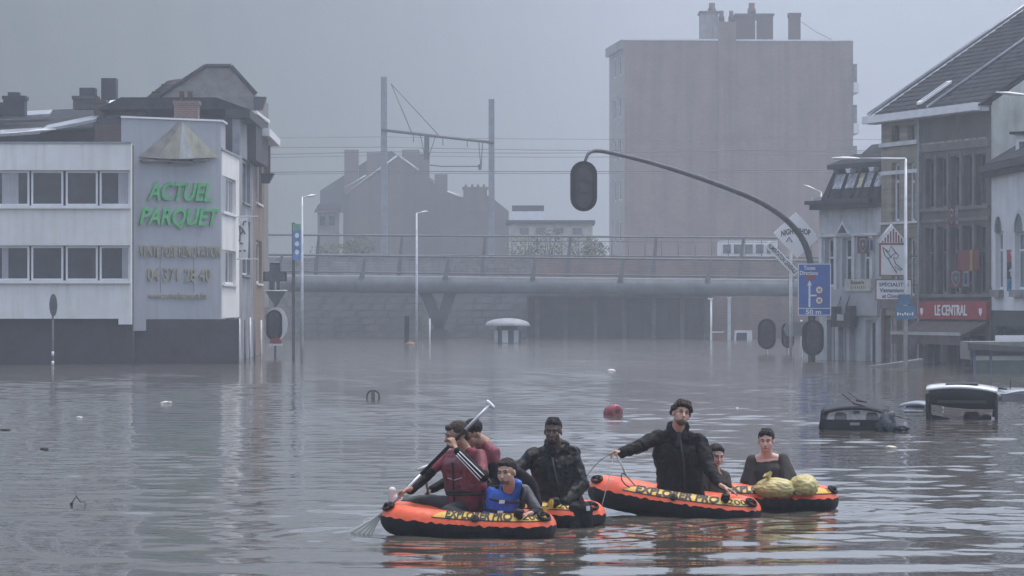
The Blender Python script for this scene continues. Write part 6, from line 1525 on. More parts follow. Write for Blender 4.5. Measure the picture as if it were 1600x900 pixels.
def torso(sA, sB, pel, rc=.115, rw=.115, hip=.07, neck=None, k=1.0):
    mid = (sA + sB) / 2; ax = (sB - sA).normalized(); dn = pel - mid; hw = (sB - sA).length / 2
    c1, c2 = mid + dn * .24, mid + dn * .62; a1, a2 = max(.03, hw - rc * .62), max(.02, hw - rw * .9)
    P = [cap(sA + dn * .04, sB + dn * .04, .066 * k)]
    for s in (-1, 1):
        P += chain([c1 + ax * s * a1, c2 + ax * s * a2 * .9, pel + ax * s * hip], [rc * k, rw * k, rw * 1.06 * k])
    P += chain([c1, c2, pel], [rc * 1.03 * k, rw * 1.03 * k, rw * 1.06 * k]) + [cap(c1 - ax * a1, c1 + ax * a1, rc * k), cap(c2 - ax * a2, c2 + ax * a2, rw * k), cap(pel - ax * hip, pel + ax * hip, rw * 1.06 * k)]
    if neck is not None: P += [cap(neck, sA + ax * .03, .048 * k, .058 * k), cap(neck, sB - ax * .03, .048 * k, .058 * k)]
    return P
def HR(yaw, pitch, roll): return Matrix.Rotation(R(yaw), 3, 'Z') @ Matrix.Rotation(R(pitch), 3, 'X') @ Matrix.Rotation(R(roll), 3, 'Y')
def head_prims(c, M, k=1.0, neck=None, nr=.052):
    q = lambda x, y, z: c + M @ (Vector((x, y, z)) * k)
    P = [ell(q(0, .015, .035), Vector((.079, .095, .082)) * k, M), ell(q(0, -.028, -.035), Vector((.062, .061, .070)) * k, M), ell(q(0, -.052, -.085), Vector((.033, .032, .025)) * k, M),
         cap(q(0, -.086, .012), q(0, -.104, -.026), .008 * k, .0145 * k), cap(q(-.034, -.072, .030), q(.034, -.072, .030), .015 * k), cap(q(-.016, -.083, -.060), q(.016, -.083, -.060), .009 * k),
         cap(q(-.045, -.055, -.02), q(-.03, -.06, -.055), .022 * k, .018 * k), cap(q(.045, -.055, -.02), q(.03, -.06, -.055), .022 * k, .018 * k)]
    for s in (-1, 1): P.append(ell(q(s * .081, .012, -.004), Vector((.010, .020, .031)) * k, M))
    if neck is not None: P.append(cap(q(0, .025, -.05), neck, nr * k, nr * 1.08 * k))
    return P
def face(body, c, M, k=1.0, brow='hair_black', look=0.0, mouth='lips'):
    q = lambda x, y, z: c + M @ (Vector((x, y, z)) * k)
    for s in (-1, 1):
        m = MB(); m.tube([q(s * .017, -.086, .012), q(s * .030, -.088, .014), q(s * .043, -.082, .011)], [.003 * k, .0052 * k, .003 * k], 6); o = m.build('eye', 'eye_socket_shade', body); o.location = (0, 0, 0)  # dark eye shape; its colour also stands in for eye-socket shade
        m = MB(); m.tube([q(s * .013, -.090, .030), q(s * .030, -.090, .036), q(s * .048, -.079, .031)], [.0035 * k, .0048 * k, .003 * k], 6); m.build('eyebrow', brow, body)
    m = MB(); m.tube([q(-.021, -.087, -.061), q(0, -.094, -.059), q(.021, -.087, -.061)], [.004 * k, .0075 * k, .004 * k], 6); m.build('mouth', mouth, body)
    m = MB(); m.tube([q(-.011, -.104, -.036), q(0, -.111, -.036), q(.011, -.104, -.036)], [.003 * k, .005 * k, .003 * k], 5); m.build('nostril', 'nostril', body)
def hair(parent, c, M, k, mm, extra=(), base=None, voxel=.007, fold=.006, ff=26.0):
    q = lambda x, y, z: c + M @ (Vector((x, y, z)) * k)
    b_ = base or (.0815, .098, .083)
    P = [ell(q(0, .031, .057), Vector((b_[0] + .004, b_[1], b_[2])) * k, M)]
    for e in extra: P.append(cap(q(*e[0]), q(*e[1]), e[2] * k, (e[3] if len(e) > 3 else e[2]) * k))
    return blob('hair', P, mm, parent, voxel, 2, fold, ff, 3.1)
def hand(wr, d, n, s, grip=.3, k=1.0, spread=.16):
    d, n, s = Vector(d).normalized(), Vector(n).normalized(), Vector(s).normalized()
    s = (s - d * s.dot(d)).normalized(); n = d.cross(s) if d.cross(s).dot(n) > 0 else s.cross(d)
    P = [cap(wr - d * .03, wr + d * .012, .024 * k, .024 * k)]
    offs = (.033, .011, -.011, -.033); lens = (.068, .078, .072, .056)
    for o_, l in zip(offs, lens):
        b = wr + d * .088 * k + s * o_ * k
        P.append(cap(wr + d * .012 + s * o_ * .62 * k, b, .0145 * k, .0125 * k))
        ang = 0; p = b; dd = (d + s * spread * o_ / .033).normalized()
        for frac, bend, r0, r1 in ((.45, 55, .0095, .0088), (.32, 70, .0088, .008), (.23, 45, .008, .0072)):
            ang += R(bend) * grip; v = dd * math.cos(ang) + n * math.sin(ang); e = p + v * l * frac * k * 1.1; P.append(cap(p, e, r0 * k, r1 * k)); p = e
    b = wr + d * .022 * k + s * .026 * k; e = b + (s * .62 + d * .62 + n * .35).normalized() * .042 * k; t = e + (d * .8 + s * (.35 - .7 * grip) + n * (.15 + .8 * grip)).normalized() * .034 * k
    P += [cap(b, e, .016 * k, .0118 * k), cap(e, t, .0112 * k, .009 * k)]
    return P
mat('skin_light', (0.55, 0.34, 0.25), 0.5, 0.1, 20.0, col2=(0.42, 0.25, 0.19)); mat('skin_pale', (0.55, 0.37, 0.30), 0.5, 0.1, 20.0, col2=(0.50, 0.31, 0.25))
mat('skin_tan', (0.40, 0.24, 0.17), 0.5, 0.1, 20.0); mat('skin_dark', (0.10, 0.055, 0.04), 0.42, 0.12, 20.0)
mat('eye_socket_shade', (0.02, 0.015, 0.012), 0.35); mat('lips', (0.25, 0.10, 0.09), 0.5); mat('lips_dark', (0.11, 0.05, 0.045), 0.5); mat('nostril', (0.12, 0.06, 0.05), .7)
mat('hair_black', (0.016, 0.013, 0.011), 0.6, 0.4, 40.0, bump=.9, bscale=70, spec=.25); mat('hair_brown', (0.045, 0.032, 0.024), 0.6, 0.4, 40.0, bump=.9, bscale=70, spec=.25)
mat('stubble', (0.13, 0.085, 0.065), 0.6, 0.3, 60.0); mat('beard_black', (0.02, 0.014, 0.012), 0.7, 0.3, 60.0); mat('beard_brown', (0.09, 0.06, 0.045), 0.7, 0.3, 50.0)
mat('vest_red', (0.155, 0.022, 0.036), 0.5, 0.25, 9.0, bump=.3, bscale=30); mat('sleeve_red', (0.19, 0.026, 0.045), 0.6, 0.2, 9.0)
mat('neoprene', (0.008, 0.008, 0.009), 0.6, 0.3, 12.0, spec=.12); mat('neoprene_grey', (0.07, 0.072, 0.08), 0.5, 0.2, 10.0); mat('stripe_white', (0.72, 0.72, 0.74), 0.6)
mat('vest_blue', (0.02, 0.10, 0.46), 0.45, 0.2, 7.0, bump=.3, bscale=18); mat('webbing', (0.012, 0.012, 0.016), 0.6); mat('buckle', (0.75, 0.75, 0.75), 0.4)
mat('raincoat', (0.007, 0.0075, 0.008), 0.42, 0.4, 6.0, bump=.9, bscale=22, spec=.16); mat('parka', (0.011, 0.0115, 0.012), 0.55, 0.0, 7.0, bump=.9, bscale=24, spec=.1, col2=(0.005, 0.0055, 0.006))
mat('trousers', (0.007, 0.0075, 0.009), 0.6, 0.3, 8.0, bump=.6, bscale=22, spec=.12); mat('trousers_grey', (0.03, 0.032, 0.037), 0.6, 0.2, 8.0)
mat('tee_brown', (0.018, 0.015, 0.014), 0.75, 0.2, 10.0); mat('tee_grey', (0.045, 0.04, 0.035), 0.75, 0.2, 10.0); mat('shoe_sole', (0.55, 0.55, 0.53), 0.6, .1, 8.0)
def person(label, base): return thing('person', label, 'person', base, 0)
def J(*a): return W(*a)
def drop(p, z): return Vector((p.x, p.y, z))

# --- A: front paddler in the red vest, profile to the left
pA = person('man in red vest paddling at the front of the nearest boat', drop(J(728, 800, 32.75), 0.05))
hc, M = J(712, 681, 32.62), HR(-72, 10, 4); nb = J(727, 704, 32.72)
sN, sF, pel = J(750, 712, 32.50), J(698, 712, 32.98), J(729, 789, 32.75)
elN, wrN = J(755, 745, 32.30), J(716, 706, 32.38); elF, wrF = J(660, 748, 32.86), J(641, 765, 32.62)
pd0, pd1 = J(765, 633, 32.52), J(592, 808, 32.50); pdv = (pd1 - pd0).normalized()
gN, gF = pd0 + (pd1 - pd0) * .335, pd0 + (pd1 - pd0) * .775
side = Vector((0, 1, 0))
P = head_prims(hc, M, 1.1, nb, .058) + torso(sN, sF, pel, .085, .085, .06, nb) + chain([sN, elN, wrN], [.045, .038, .027]) + chain([sF, elF, wrF], [.045, .038, .027])
P += hand(gN - Vector((0, .035, 0)) + Vector((.03, 0, -.05)), Vector((-.35, .05, .9)), Vector((-.6, .6, 0)), Vector((-.6, -.5, .3)), .85)
P += hand(gF + Vector((.045, -.02, .025)), Vector((-.9, .05, -.3)), Vector((0, .3, -1)), Vector((-.3, -.9, .1)), .8)
P += [cap(wrN, gN - Vector((0, .035, 0)) + Vector((.03, 0, -.05)), .027, .025), cap(wrF, gF + Vector((.045, -.02, .025)), .027, .025)]
kn, an = J(672, 783, 32.95), J(626, 786, 32.9); kn2, an2 = J(700, 800, 32.45), J(740, 812, 32.3)
P += chain([pel + Vector((-.02, .05, -.02)), kn, an], [.075, .055, .04]) + chain([pel + Vector((-.02, -.08, -.02)), kn2, an2], [.075, .055, .04])
bA = blob('body', P, 'skin_tan', pA, .006, 3); face(bA, hc, M, 1.1, 'hair_brown')
hair(pA, hc, M, 1.1, 'hair_brown', extra=(((-.03, -.06, .088), (.03, -.06, .088), .022), ((0, -.06, .085), (0, .03, .105), .026), ((0, .09, .02), (0, .10, -.03), .03)), base=(.079, .094, .080))
blob('beard', [ell(hc + M @ Vector((0, -.046, -.075)) * 1.1, Vector((.050, .051, .039)), M)], 'stubble', pA, .006, 2)
blob('jacket', torso(sN, sF, pel, .105, .108, .07, nb, 1.0) + [cap(sN, sN + (elN - sN) * .82, .064, .056), cap(sF, sF + (elF - sF) * .75, .064, .056)], 'sleeve_red', pA, .009, 3, .005, 9.0)
mid = (sN + sF) / 2; ax = (sF - sN).normalized(); dn = pel - mid
vst = blob('life_vest', [x for x in torso(sN - ax * -.035, sF - ax * .035, pel - dn * .06, .118, .120, .08, None, 1.04)], 'vest_red', pA, .009, 3, .004, 10.0, 4.0)
def ring(parent, nm, mm, c, u, w, ru, rw, r, lift=0.0, n=28):
    m = MB(); pts = [c + u * ru * math.cos(6.2832 * i / n) + w * rw * math.sin(6.2832 * i / n) for i in range(n)]; m.tube(pts + [pts[0]], r, 6, False); o = m.build(nm, mm, parent); return o
wax = dn.cross(ax).normalized()
bl_ = MB(); cb = mid + dn * .70; hwd = (sF - sN).length / 2
ring(vst, 'belt', 'webbing', cb, ax, wax, hwd - .02, .130, .024); ring(vst, 'belt', 'webbing', cb + dn.normalized() * .03, ax, wax, hwd - .02, .130, .02)
fwd = wax if wax.y < 0 else -wax
m = MB(); m.tube([mid + dn * .12 + fwd * .128 + ax * .02, mid + dn * .5 + fwd * .132 + ax * .02, mid + dn * .92 + fwd * .136 + ax * .02], .013, 6); m.build('zip', 'webbing', vst)
m = MB(); m.tube([mid + dn * .42 + fwd * .125 - ax * .13, mid + dn * .47 + fwd * .133, mid + dn * .43 + fwd * .122 + ax * .13], .004, 5); m.build('piping', 'stripe_white', vst)
sl1 = blob('sleeve', chain([sN + (elN - sN) * .72, elN, wrN + (gN - wrN) * .1], [.058, .054, .040]), 'neoprene', pA, .008, 3, .003, 12.0)
fa = (wrN - elN); fn_ = fa.normalized(); up_ = Vector((0, -1, 0)); up_ = (up_ - fn_ * up_.dot(fn_)).normalized(); sd_ = fn_.cross(up_)
for k in (-1, 0, 1):
    m = MB(); pts = []
    for i in range(9):
        t = -.02 + .98 * i / 8; r_ = .056 + (.041 - .056) * t + .002; th = R(38 * k - 20)
        pts.append(elN + fa * t + (up_ * math.cos(th) + sd_ * math.sin(th)) * r_)
    m.tube(pts, .0062, 5); m.build('white_stripe', 'stripe_white', sl1)
blob('sleeve', chain([sF + (elF - sF) * .68, elF, wrF], [.062, .062, .050]), 'neoprene', pA, .008, 3, .005, 10.0)
tr_ = blob('trousers', chain([pel + Vector((-.02, .05, -.03)), kn, an], [.098, .070, .055]) + chain([pel + Vector((-.02, -.08, -.03)), kn2, an2], [.098, .072, .055]), 'trousers_grey', pA, .009, 3, .004, 9.0)
sc_ = J(613, 776, 32.9)
shoe = blob('shoe', chain([an + Vector((.02, 0, .0)), sc_ + Vector((.02, 0, -.02))], [.05, .052]) + chain([sc_ + Vector((.0, 0, -.055)), sc_ + Vector((0, 0, .06))], [.048, .042]), 'shoe_sole', pA, .006, 3)
# paddle
pdl = thing('paddle', 'long paddle with white ribbed blade held by the front man', 'paddle', pd1)
def pt(t): return pd0 + (pd1 - pd0) * t
rel(MB().tube([pt(0), pt(.28)], .0165, 10).build('upper_shaft', 'galvanised', pdl), pdl)
rel(MB().tube([pt(.22), pt(.62)], .0185, 10).build('grip_sleeve', 'rubber', pdl), pdl)
rel(MB().tube([pt(.61), pt(1.0)], .0165, 10).build('lower_shaft', 'galvanised', pdl), pdl)
pr = Vector((-pdv.z, 0, pdv.x)).normalized()
rel(MB().tube([pt(-.008) - pr * .055, pt(-.008) - pr * .03, pt(-.008) + pr * .03, pt(-.008) + pr * .055], [.013, .019, .019, .013], 8).build('grip', 'stripe_white', pdl), pdl)
v, f = [], []; nb_ = 11; bl_dir = pdv
for i, (t, w) in enumerate(((-.02, .02), (.05, .034), (.14, .066), (.24, .098), (.33, .12))):
    for j in range(nb_):
        u = (j / (nb_ - 1) - .5) * 2; rib = .006 * (1 if j % 2 else 0) * min(1, i)
        for sgn in (0, 1): v.append(pd1 + bl_dir * (t - .035 * u * u * (i == 4)) + pr * w * u + Vector((0, -1, 0)) * (rib + .006 - .012 * sgn))
for i in range(4):
    for j in range(nb_ - 1):
        a = (i * nb_ + j) * 2; b = ((i + 1) * nb_ + j) * 2
        f += [(a, a + 2, b + 2, b), (a + 1, b + 1, b + 3, a + 3)]
rel(MB().add(v, f).build('blade', mat('blade_white', (0.62, 0.62, 0.58), 0.5), pdl), pdl)

# --- B: man bending forward behind him
pB = person('man in dark red top bent forward behind the paddling man', drop(J(756, 800, 33.1), .05))
hc, M = J(738, 679, 33.02), HR(-52, 30, 6); nb = J(757, 692, 33.08)
s1, s2, pel = J(772, 708, 32.92), J(741, 704, 33.30), J(758, 788, 33.08)
e1, w1 = J(774, 752, 32.85), J(752, 774, 32.72); e2, w2 = J(712, 745, 33.3), J(676, 764, 33.15)
P = head_prims(hc, M, 1.1, nb, .058) + torso(s1, s2, pel, .09, .09, .06, nb) + chain([s1, e1, w1], [.045, .038, .027]) + chain([s2, e2, w2], [.045, .038, .027])
P += hand(w1, (-.6, -.3, -.5), (0, -1, 0), (-.5, 0, .8), .6) + hand(w2, (-.7, 0, -.5), (0, .3, -1), (0, -1, .2), .8) + chain([pel, J(735, 800, 32.7), J(750, 815, 32.5)], [.075, .06, .045])
bB = blob('body', P, 'skin_tan', pB, .006, 3); face(bB, hc, M, 1.1, 'hair_black')
hair(pB, hc, M, 1.1, 'hair_black', base=(.081, .097, .083))
blob('top', torso(s1, s2, pel, .112, .112, .075, nb, 1.0) + [cap(s1, s1 + (e1 - s1) * .6, .066, .062), cap(s2, s2 + (e2 - s2) * .6, .064, .058)], 'sleeve_red', pB, .009, 3, .006, 8.0, 2.0)
blob('sleeve', chain([s1 + (e1 - s1) * .5, e1, w1], [.070, .064, .046]), 'neoprene', pB, .009, 3, .006, 9.0)
blob('sleeve', chain([s2 + (e2 - s2) * .5, e2, w2], [.060, .055, .042]), 'neoprene', pB, .009, 3, .006, 9.0)
blob('trousers', chain([pel + Vector((0, 0, -.03)), J(735, 803, 32.7), J(750, 818, 32.5)], [.12, .085, .06]), 'trousers', pB, .010, 3, .004)
m = MB(); m.tube([J(757, 738, 32.79), J(768, 756, 32.76)], .008, 5); rel(m.build('strap', 'rope', pB), pB)
p2 = thing('paddle', 'second paddle with white grip beside the paddling man', 'paddle', J(672, 792, 33.1))
a_, b_ = J(662, 731, 33.12), J(674, 800, 33.08)
rel(MB().tube([a_, a_ + (b_ - a_) * .55], .013, 8).build('upper_shaft', mat('shaft_brown', (0.26, 0.17, 0.11), .6), p2), p2)
rel(MB().tube([a_ + (b_ - a_) * .55, b_], .015, 8).build('lower_shaft', 'rubber', p2), p2)
rel(MB().tube([a_ + Vector((-.06, 0, -.02)), a_, a_ + Vector((.06, 0, .025))], [.014, .02, .014], 8).build('grip', 'stripe_white', p2), p2)

# --- C: sitting man in the blue life vest
pC = person('man in bright blue life vest sitting in the nearest boat', drop(J(786, 812, 32.5), .05))
hc, M = J(791, 739, 32.22), HR(-24, 6, -3); nb = J(796, 762, 32.36)
s1, s2, pel = J(771, 767, 32.46), J(819, 766, 32.46), J(785, 826, 32.5)
e1, w1 = J(766, 800, 32.72), J(775, 816, 32.7); e2, w2 = J(842, 802, 32.36), J(826, 803, 32.12)
P = head_prims(hc, M, 1.08, nb, .058) + torso(s1, s2, pel, .085, .085, .06, nb) + chain([s1, e1, w1], [.045, .036, .026]) + chain([s2, e2, w2], [.045, .036, .026])
P += hand(w2, (-1, -.25, -.25), (0, -.2, -1), (-.1, -1, .1), .28) + hand(w1, (.8, -.2, -.3), (0, 0, -1), (0, -1, 0), .4) + chain([pel, J(745, 815, 32.5), J(700, 830, 32.6)], [.075, .06, .045])
bC = blob('body', P, 'skin_light', pC, .006, 3); face(bC, hc, M, 1.08)
hair(pC, hc, M, 1.08, 'hair_black', base=(.079, .097, .081), extra=(((-.04, -.055, .095), (.04, -.055, .095), .020),))
blob('stubble', [ell(hc + M @ Vector((0, -.044, -.073)) * 1.08, Vector((.052, .049, .039)), M)], 'stubble', pC, .006, 2)
wet = blob('wetsuit', torso(s1, s2, pel, .100, .100, .07, nb, 1.0) + chain([s1, e1, w1], [.058, .050, .038]), 'neoprene', pC, .009, 3, .003)
blob('sleeve', chain([s2, s2 + (e2 - s2) * .55, e2], [.062, .058, .054]), 'neoprene_grey', pC, .008, 3, .004, 10.0)
blob('cuff', chain([e2 + (s2 - e2) * .12, e2, w2 + (e2 - w2) * .18], [.055, .055, .040]), 'neoprene', pC, .008, 3, .004, 10.0)
m_ = (s1 + s2) / 2; ax = (s2 - s1).normalized(); dn = pel - m_; fw = dn.cross(ax).normalized(); fw = fw if fw.y < 0 else -fw
vP = torso(s1 + ax * -.005, s2 - ax * .055, pel + dn * -.04 - ax * .03, .130, .140, .11, None, 1.05)
vP += [cap(m_ + fw * .05 - ax * .06 - dn * .08, m_ + dn * .3 + fw * .07 - ax * .07, .05, .06), cap(nb + ax * .085 - dn * .10 + fw * .03, m_ + dn * .28 + fw * .07 + ax * .05, .036, .055), cap(nb + ax * .085 - dn * .12, nb + ax * .03 - fw * .06 - dn * .14, .034, .034)]
vC = blob('life_vest', vP, 'vest_blue', pC, .008, 3, .005, 9.0, 2.0)
for t, rr in ((.22, .02), (.50, .018), (.80, .018)):
    c = m_ + dn * t - ax * .02
    ring(vC, 'strap', 'webbing', c, (ax + dn.normalized() * .12).normalized(), fw, .205 if t > .3 else .18, .162, .013)
    bq = c - ax * .035 + fw * .172
    m = MB(); m.hexa([bq + ax * a + dn.normalized() * b + fw * d for a, b, d in ((-.028, .016, -.012), (.028, .016, -.012), (.028, .016, .012), (-.028, .016, .012), (-.028, -.016, -.012), (.028, -.016, -.012), (.028, -.016, .012), (-.028, -.016, .012))]); m.build('buckle', 'buckle', vC)
blob('backpack', [cap(J(808, 740, 32.62), J(826, 756, 32.66), .07, .075), cap(J(826, 756, 32.66), J(838, 786, 32.64), .075, .06)], 'neoprene', pC, .010, 3, .006)
m = MB(); m.tube([J(822, 762, 32.34), J(818, 776, 32.30), J(818, 792, 32.33)], .020, 8); rel(m.build('shoulder_strap', 'webbing', pC), pC)
blob('wristwatch', [cap(w2 + (e2 - w2) * .22, w2 + (e2 - w2) * .1, .036, .034)], 'black_plastic', pC, .007, 2)

# --- D: man in black raincoat
pD = person('bearded man in wet black raincoat sitting on the half hidden boat', drop(J(885, 800, 34.0), .05))
hc, M = J(864, 675, 34.02), HR(-9, 4, 2); nb = J(868, 700, 34.12)
s1, s2, pel = J(834, 712, 34.10), J(894, 708, 34.14), J(880, 793, 34.05)
e1, w1 = J(808, 732, 34.0), J(796, 750, 33.6); e2, w2 = J(908, 757, 33.98), J(884, 786, 33.72)
P = head_prims(hc, M, 1.1, nb, .062) + torso(s1, s2, pel, .095, .095, .07, nb) + chain([s1, e1, w1], [.05, .042, .03]) + chain([s2, e2, w2], [.05, .042, .03])
P += hand(w2 + Vector((-.015, -.02, -.02)), (-.35, -.2, -.9), (-.2, .9, -.2), (-.9, -.2, .3), .3, 1.08) + hand(w1, (-.6, -.6, -.4), (0, 0, -1), (-.6, .6, 0), .4)
k1, f1_ = J(912, 799, 33.72), drop(J(916, 830, 33.62), -.75); k2, f2_ = J(897, 800, 33.70), drop(J(900, 830, 33.6), -.75)
P += chain([pel + Vector((.08, 0, -.02)), k1, f1_], [.085, .06, .045]) + chain([pel + Vector((-.03, -.05, -.02)), k2, f2_], [.085, .06, .045])
bD = blob('body', P, 'skin_dark', pD, .006, 3); face(bD, hc, M, 1.1, 'hair_black', mouth='lips_dark')
hair(pD, hc, M, 1.1, 'hair_black', base=(.074, .092, .083), extra=(((-.03, -.045, .10), (.03, -.045, .10), .022), ((-.03, .02, .115), (.03, .02, .115), .025)), fold=.009, ff=34)
blob('beard', [ell(hc + M @ Vector((0, -.040, -.082)) * 1.1, Vector((.057, .054, .046)), M), ell(hc + M @ Vector((-.052, -.01, -.05)), Vector((.018, .04, .05)), M), ell(hc + M @ Vector((.052, -.01, -.05)), Vector((.018, .04, .05)), M)], 'beard_black', pD, .006, 2)
m_ = (s1 + s2) / 2; dn = pel - m_
cD = torso(s1, s2, pel + dn * .04, .132, .138, .085, nb, 1.05) + chain([s1, e1, w1], [.080, .070, .060]) + chain([s2, e2, w2], [.082, .072, .056])
cD += [cap(nb + Vector((-.075, .0, .02)), nb + Vector((.085, .03, .03)), .045, .05), cap(nb + Vector((.07, .04, .03)), nb + Vector((-.05, .09, .05)), .055, .06), cap(nb + Vector((-.07, -.02, .0)), nb + Vector((.0, -.09, -.05)), .038, .03), cap(nb + Vector((.08, -.01, .0)), nb + Vector((.0, -.09, -.05)), .038, .03)]
rc_ = blob('raincoat', cD, 'raincoat', pD, .009, 1, .017, 8.0, 1.0)
m = MB(); fwp = Vector((-.1, -1, 0)).normalized(); m.tube([m_ + dn * .05 + fwp * .165, m_ + dn * .45 + fwp * .175, m_ + dn * .8 + fwp * .17], .011, 6); m.build('zip', 'webbing', rc_).location = (0, 0, 0)
blob('trousers', chain([pel + Vector((.08, .02, .0)), k1, f1_], [.13, .092, .095]) + chain([pel + Vector((-.02, -.04, .0)), k2, f2_], [.125, .09, .095]), 'trousers', pD, .010, 2, .012, 8.0)
rel(MB().box(J(919, 790, 33.6).x - .02, J(919, 790, 33.6).x + .02, 33.60, 33.62, J(919, 798, 33.6).z, J(919, 791, 33.6).z).build('label_patch', 'stripe_white', pD), pD)
yb_ = thing('paddle', 'short yellow paddle blade standing between the two front boats', 'paddle', J(852, 812, 33.3))
for dx, pyc, rx, rz in ((848, 803, .045, .075), (861, 787, .026, .05)):
    c = J(dx, pyc, 33.2); m = MB(); poly = [(rx * math.copysign(abs(math.cos(t)) ** .6, math.cos(t)), rz * math.copysign(abs(math.sin(t)) ** .6, math.sin(t))) for t in [6.2832 * i / 20 for i in range(20)]]
    m.prism(poly, 0, .014, lambda a, b, d: c + Vector((a + b * .12, -d, b))); ob = rel(m.build('blade', 'pvc_yellow', yb_), yb_)
    for k in (-1, 1): MB().tube([c + Vector((k * rx * .4 + rz * .07, -.016, rz * .7)), c + Vector((k * rx * .4 - rz * .07, -.016, -rz * .7))], .004, 5).build('rib', 'pvc_yellow', ob)
rel(MB().tube([J(853, 800, 33.22), J(862, 826, 33.3)], .013, 7).build('shaft', 'pvc_yellow', yb_), yb_)

# --- E: bearded man in dark parka holding the ropes
pE = person('bearded man in dark parka standing in his boat holding ropes', drop(J(1064, 790, 35.7), .05))
hc, M = J(1064, 648, 35.62), HR(16, -8, 13); nb = J(1059, 674, 35.72)
s1, s2, pel = J(1028, 684, 35.70), J(1092, 688, 35.74), J(1064, 785, 35.72)
e1, w1 = J(996, 698, 35.5), J(972, 707, 35.35); e2, w2 = J(1110, 734, 35.5), J(1130, 760, 35.12)
gE = J(959, 707, 35.30)
P = head_prims(hc, M, 1.12, nb, .062) + torso(s1, s2, pel, .095, .095, .07, nb) + chain([s1, e1, w1], [.05, .042, .028]) + chain([s2, e2, w2], [.05, .042, .028])
P += hand(w1 + Vector((-.005, 0, 0)), (-1, -.1, .05), (.1, -.4, -.9), (-.2, -.9, .3), .75, 1.05) + hand(w2, (.85, -.3, -.42), (-.4, 0, -.9), (-.2, -1, .2), .12, 1.1)
P += chain([pel + Vector((-.1, 0, 0)), drop(J(1040, 800, 35.4), .12), drop(J(1040, 800, 35.9), .08)], [.085, .065, .05]) + chain([pel + Vector((.1, 0, 0)), drop(J(1085, 800, 35.4), .12), drop(J(1085, 800, 35.9), .08)], [.085, .065, .05])
bE = blob('body', P, 'skin_light', pE, .006, 3); face(bE, hc, M, 1.12, 'hair_brown')
hair(pE, hc, M, 1.12, 'hair_brown', base=(.081, .095, .082), extra=(((-.06, -.03, .09), (-.088, -.015, .045), .022, .014), ((-.075, .03, .06), (-.086, .045, .0), .026, .016), ((.05, -.05, .095), (.092, -.04, .05), .022, .014), ((.075, .02, .07), (.09, .035, .01), .026, .016), ((.0, -.06, .10), (.06, -.075, .085), .02, .012), ((-.05, -.06, .10), (.03, -.075, .095), .022, .018), ((-.04, -.02, .125), (.05, -.02, .125), .026)), fold=.010, ff=30)
blob('beard', [ell(hc + M @ Vector((0, -.044, -.078)) * 1.12, Vector((.055, .051, .043)), M), ell(hc + M @ Vector((-.05, -.02, -.05)), Vector((.014, .03, .045)), M), ell(hc + M @ Vector((.05, -.02, -.05)), Vector((.014, .03, .045)), M)], 'beard_brown', pE, .006, 2)
m_ = (s1 + s2) / 2; dn = pel - m_
cE = torso(s1, s2, pel + dn * .05, .128, .135, .13, nb, 1.05) + chain([s1, e1, w1 + Vector((.01, 0, 0))], [.080, .066, .048]) + chain([s2, e2, w2 + (e2 - w2) * .1], [.082, .068, .050])
cE += [cap(nb + Vector((-.078, .0, .045)), nb + Vector((-.05, -.1, -.08)), .040, .026), cap(nb + Vector((.082, .0, .045)), nb + Vector((.06, -.1, -.08)), .040, .032), cap(nb + Vector((-.07, .05, .07)), nb + Vector((.07, .05, .07)), .045)]
pk = blob('parka', cE, 'parka', pE, .009, 1, .017, 8.0, 7.0)
fE = Vector((.05, -1, 0)).normalized()
m = MB(); m.tube([nb + Vector((.02, -.13, -.08)), m_ + dn * .35 + fE * .178 + Vector((.03, 0, 0)), m_ + dn * .9 + fE * .18 + Vector((.03, 0, 0))], .012, 6); m.build('placket', 'webbing', pk)
for dx, t in ((-.12, .30), (.15, .30), (-.13, .72), (.16, .72)):
    c = m_ + dn * t + fE * .152 + Vector((dx, 0, 0)); m = MB(); m.hexa([c + Vector(p) for p in ((-.05, 0, -.06), (.05, 0, -.06), (.05, .05, -.06), (-.05, .05, -.06), (-.05, -.004, .05), (.05, -.004, .05), (.05, .05, .05), (-.05, .05, .05))]); m.build('pocket', 'parka', pk)
m = MB(); m.hexa([s1 + Vector(p) for p in ((-.03, -.05, .062), (.05, -.05, .072), (.05, .03, .072), (-.03, .03, .062), (-.03, -.05, .072), (.05, -.05, .084), (.05, .03, .084), (-.03, .03, .072))]); m.build('epaulette', 'parka', pk)
blob('shirt', [cap(nb + Vector((0, -.055, -.05)), nb + Vector((0, -.09, -.13)), .055, .05)], 'tee_brown', pE, .008, 2)
blob('trousers', chain([pel + Vector((-.1, .02, -.03)), drop(J(1040, 800, 35.4), .14)], [.12, .10]) + chain([pel + Vector((.1, .02, -.03)), drop(J(1085, 800, 35.4), .14)], [.12, .10]) + [cap(J(1030, 778, 35.7), J(1012, 790, 35.6), .07, .05)], 'trousers', pE, .010, 3, .005)
# ropes from his hand
for pts_, r_, lab, mm in (
        ([gE, J(935, 722, 34.9), J(910, 752, 34.2)], .0055, 'thin rope stretched from the raised hand to the raincoat man', 'rope_dark'),
        ([gE, J(953, 740, 35.1), J(940, 792, 34.95)], .0045, 'thin pale rope hanging straight down from the raised hand', 'rope'),
        ([gE + Vector((.03, 0, -.03)), J(972, 728, 35.2), J(978, 742, 35.2), J(994, 760, 35.25)], .009, 'thick rope running from the raised hand down into the boat', 'rope'),
        ([J(978, 742, 35.18), J(972, 740, 35.15), J(971, 748, 35.15), J(977, 757, 35.18), J(984, 761, 35.2)], .007, 'short dark rope loop below the raised hand', 'rope_dark')):
    o = MB().tube(arc(pts_, 5), r_, 6).build('rope', mm); tag(o, lab, 'rope', 'ropes between the boats')

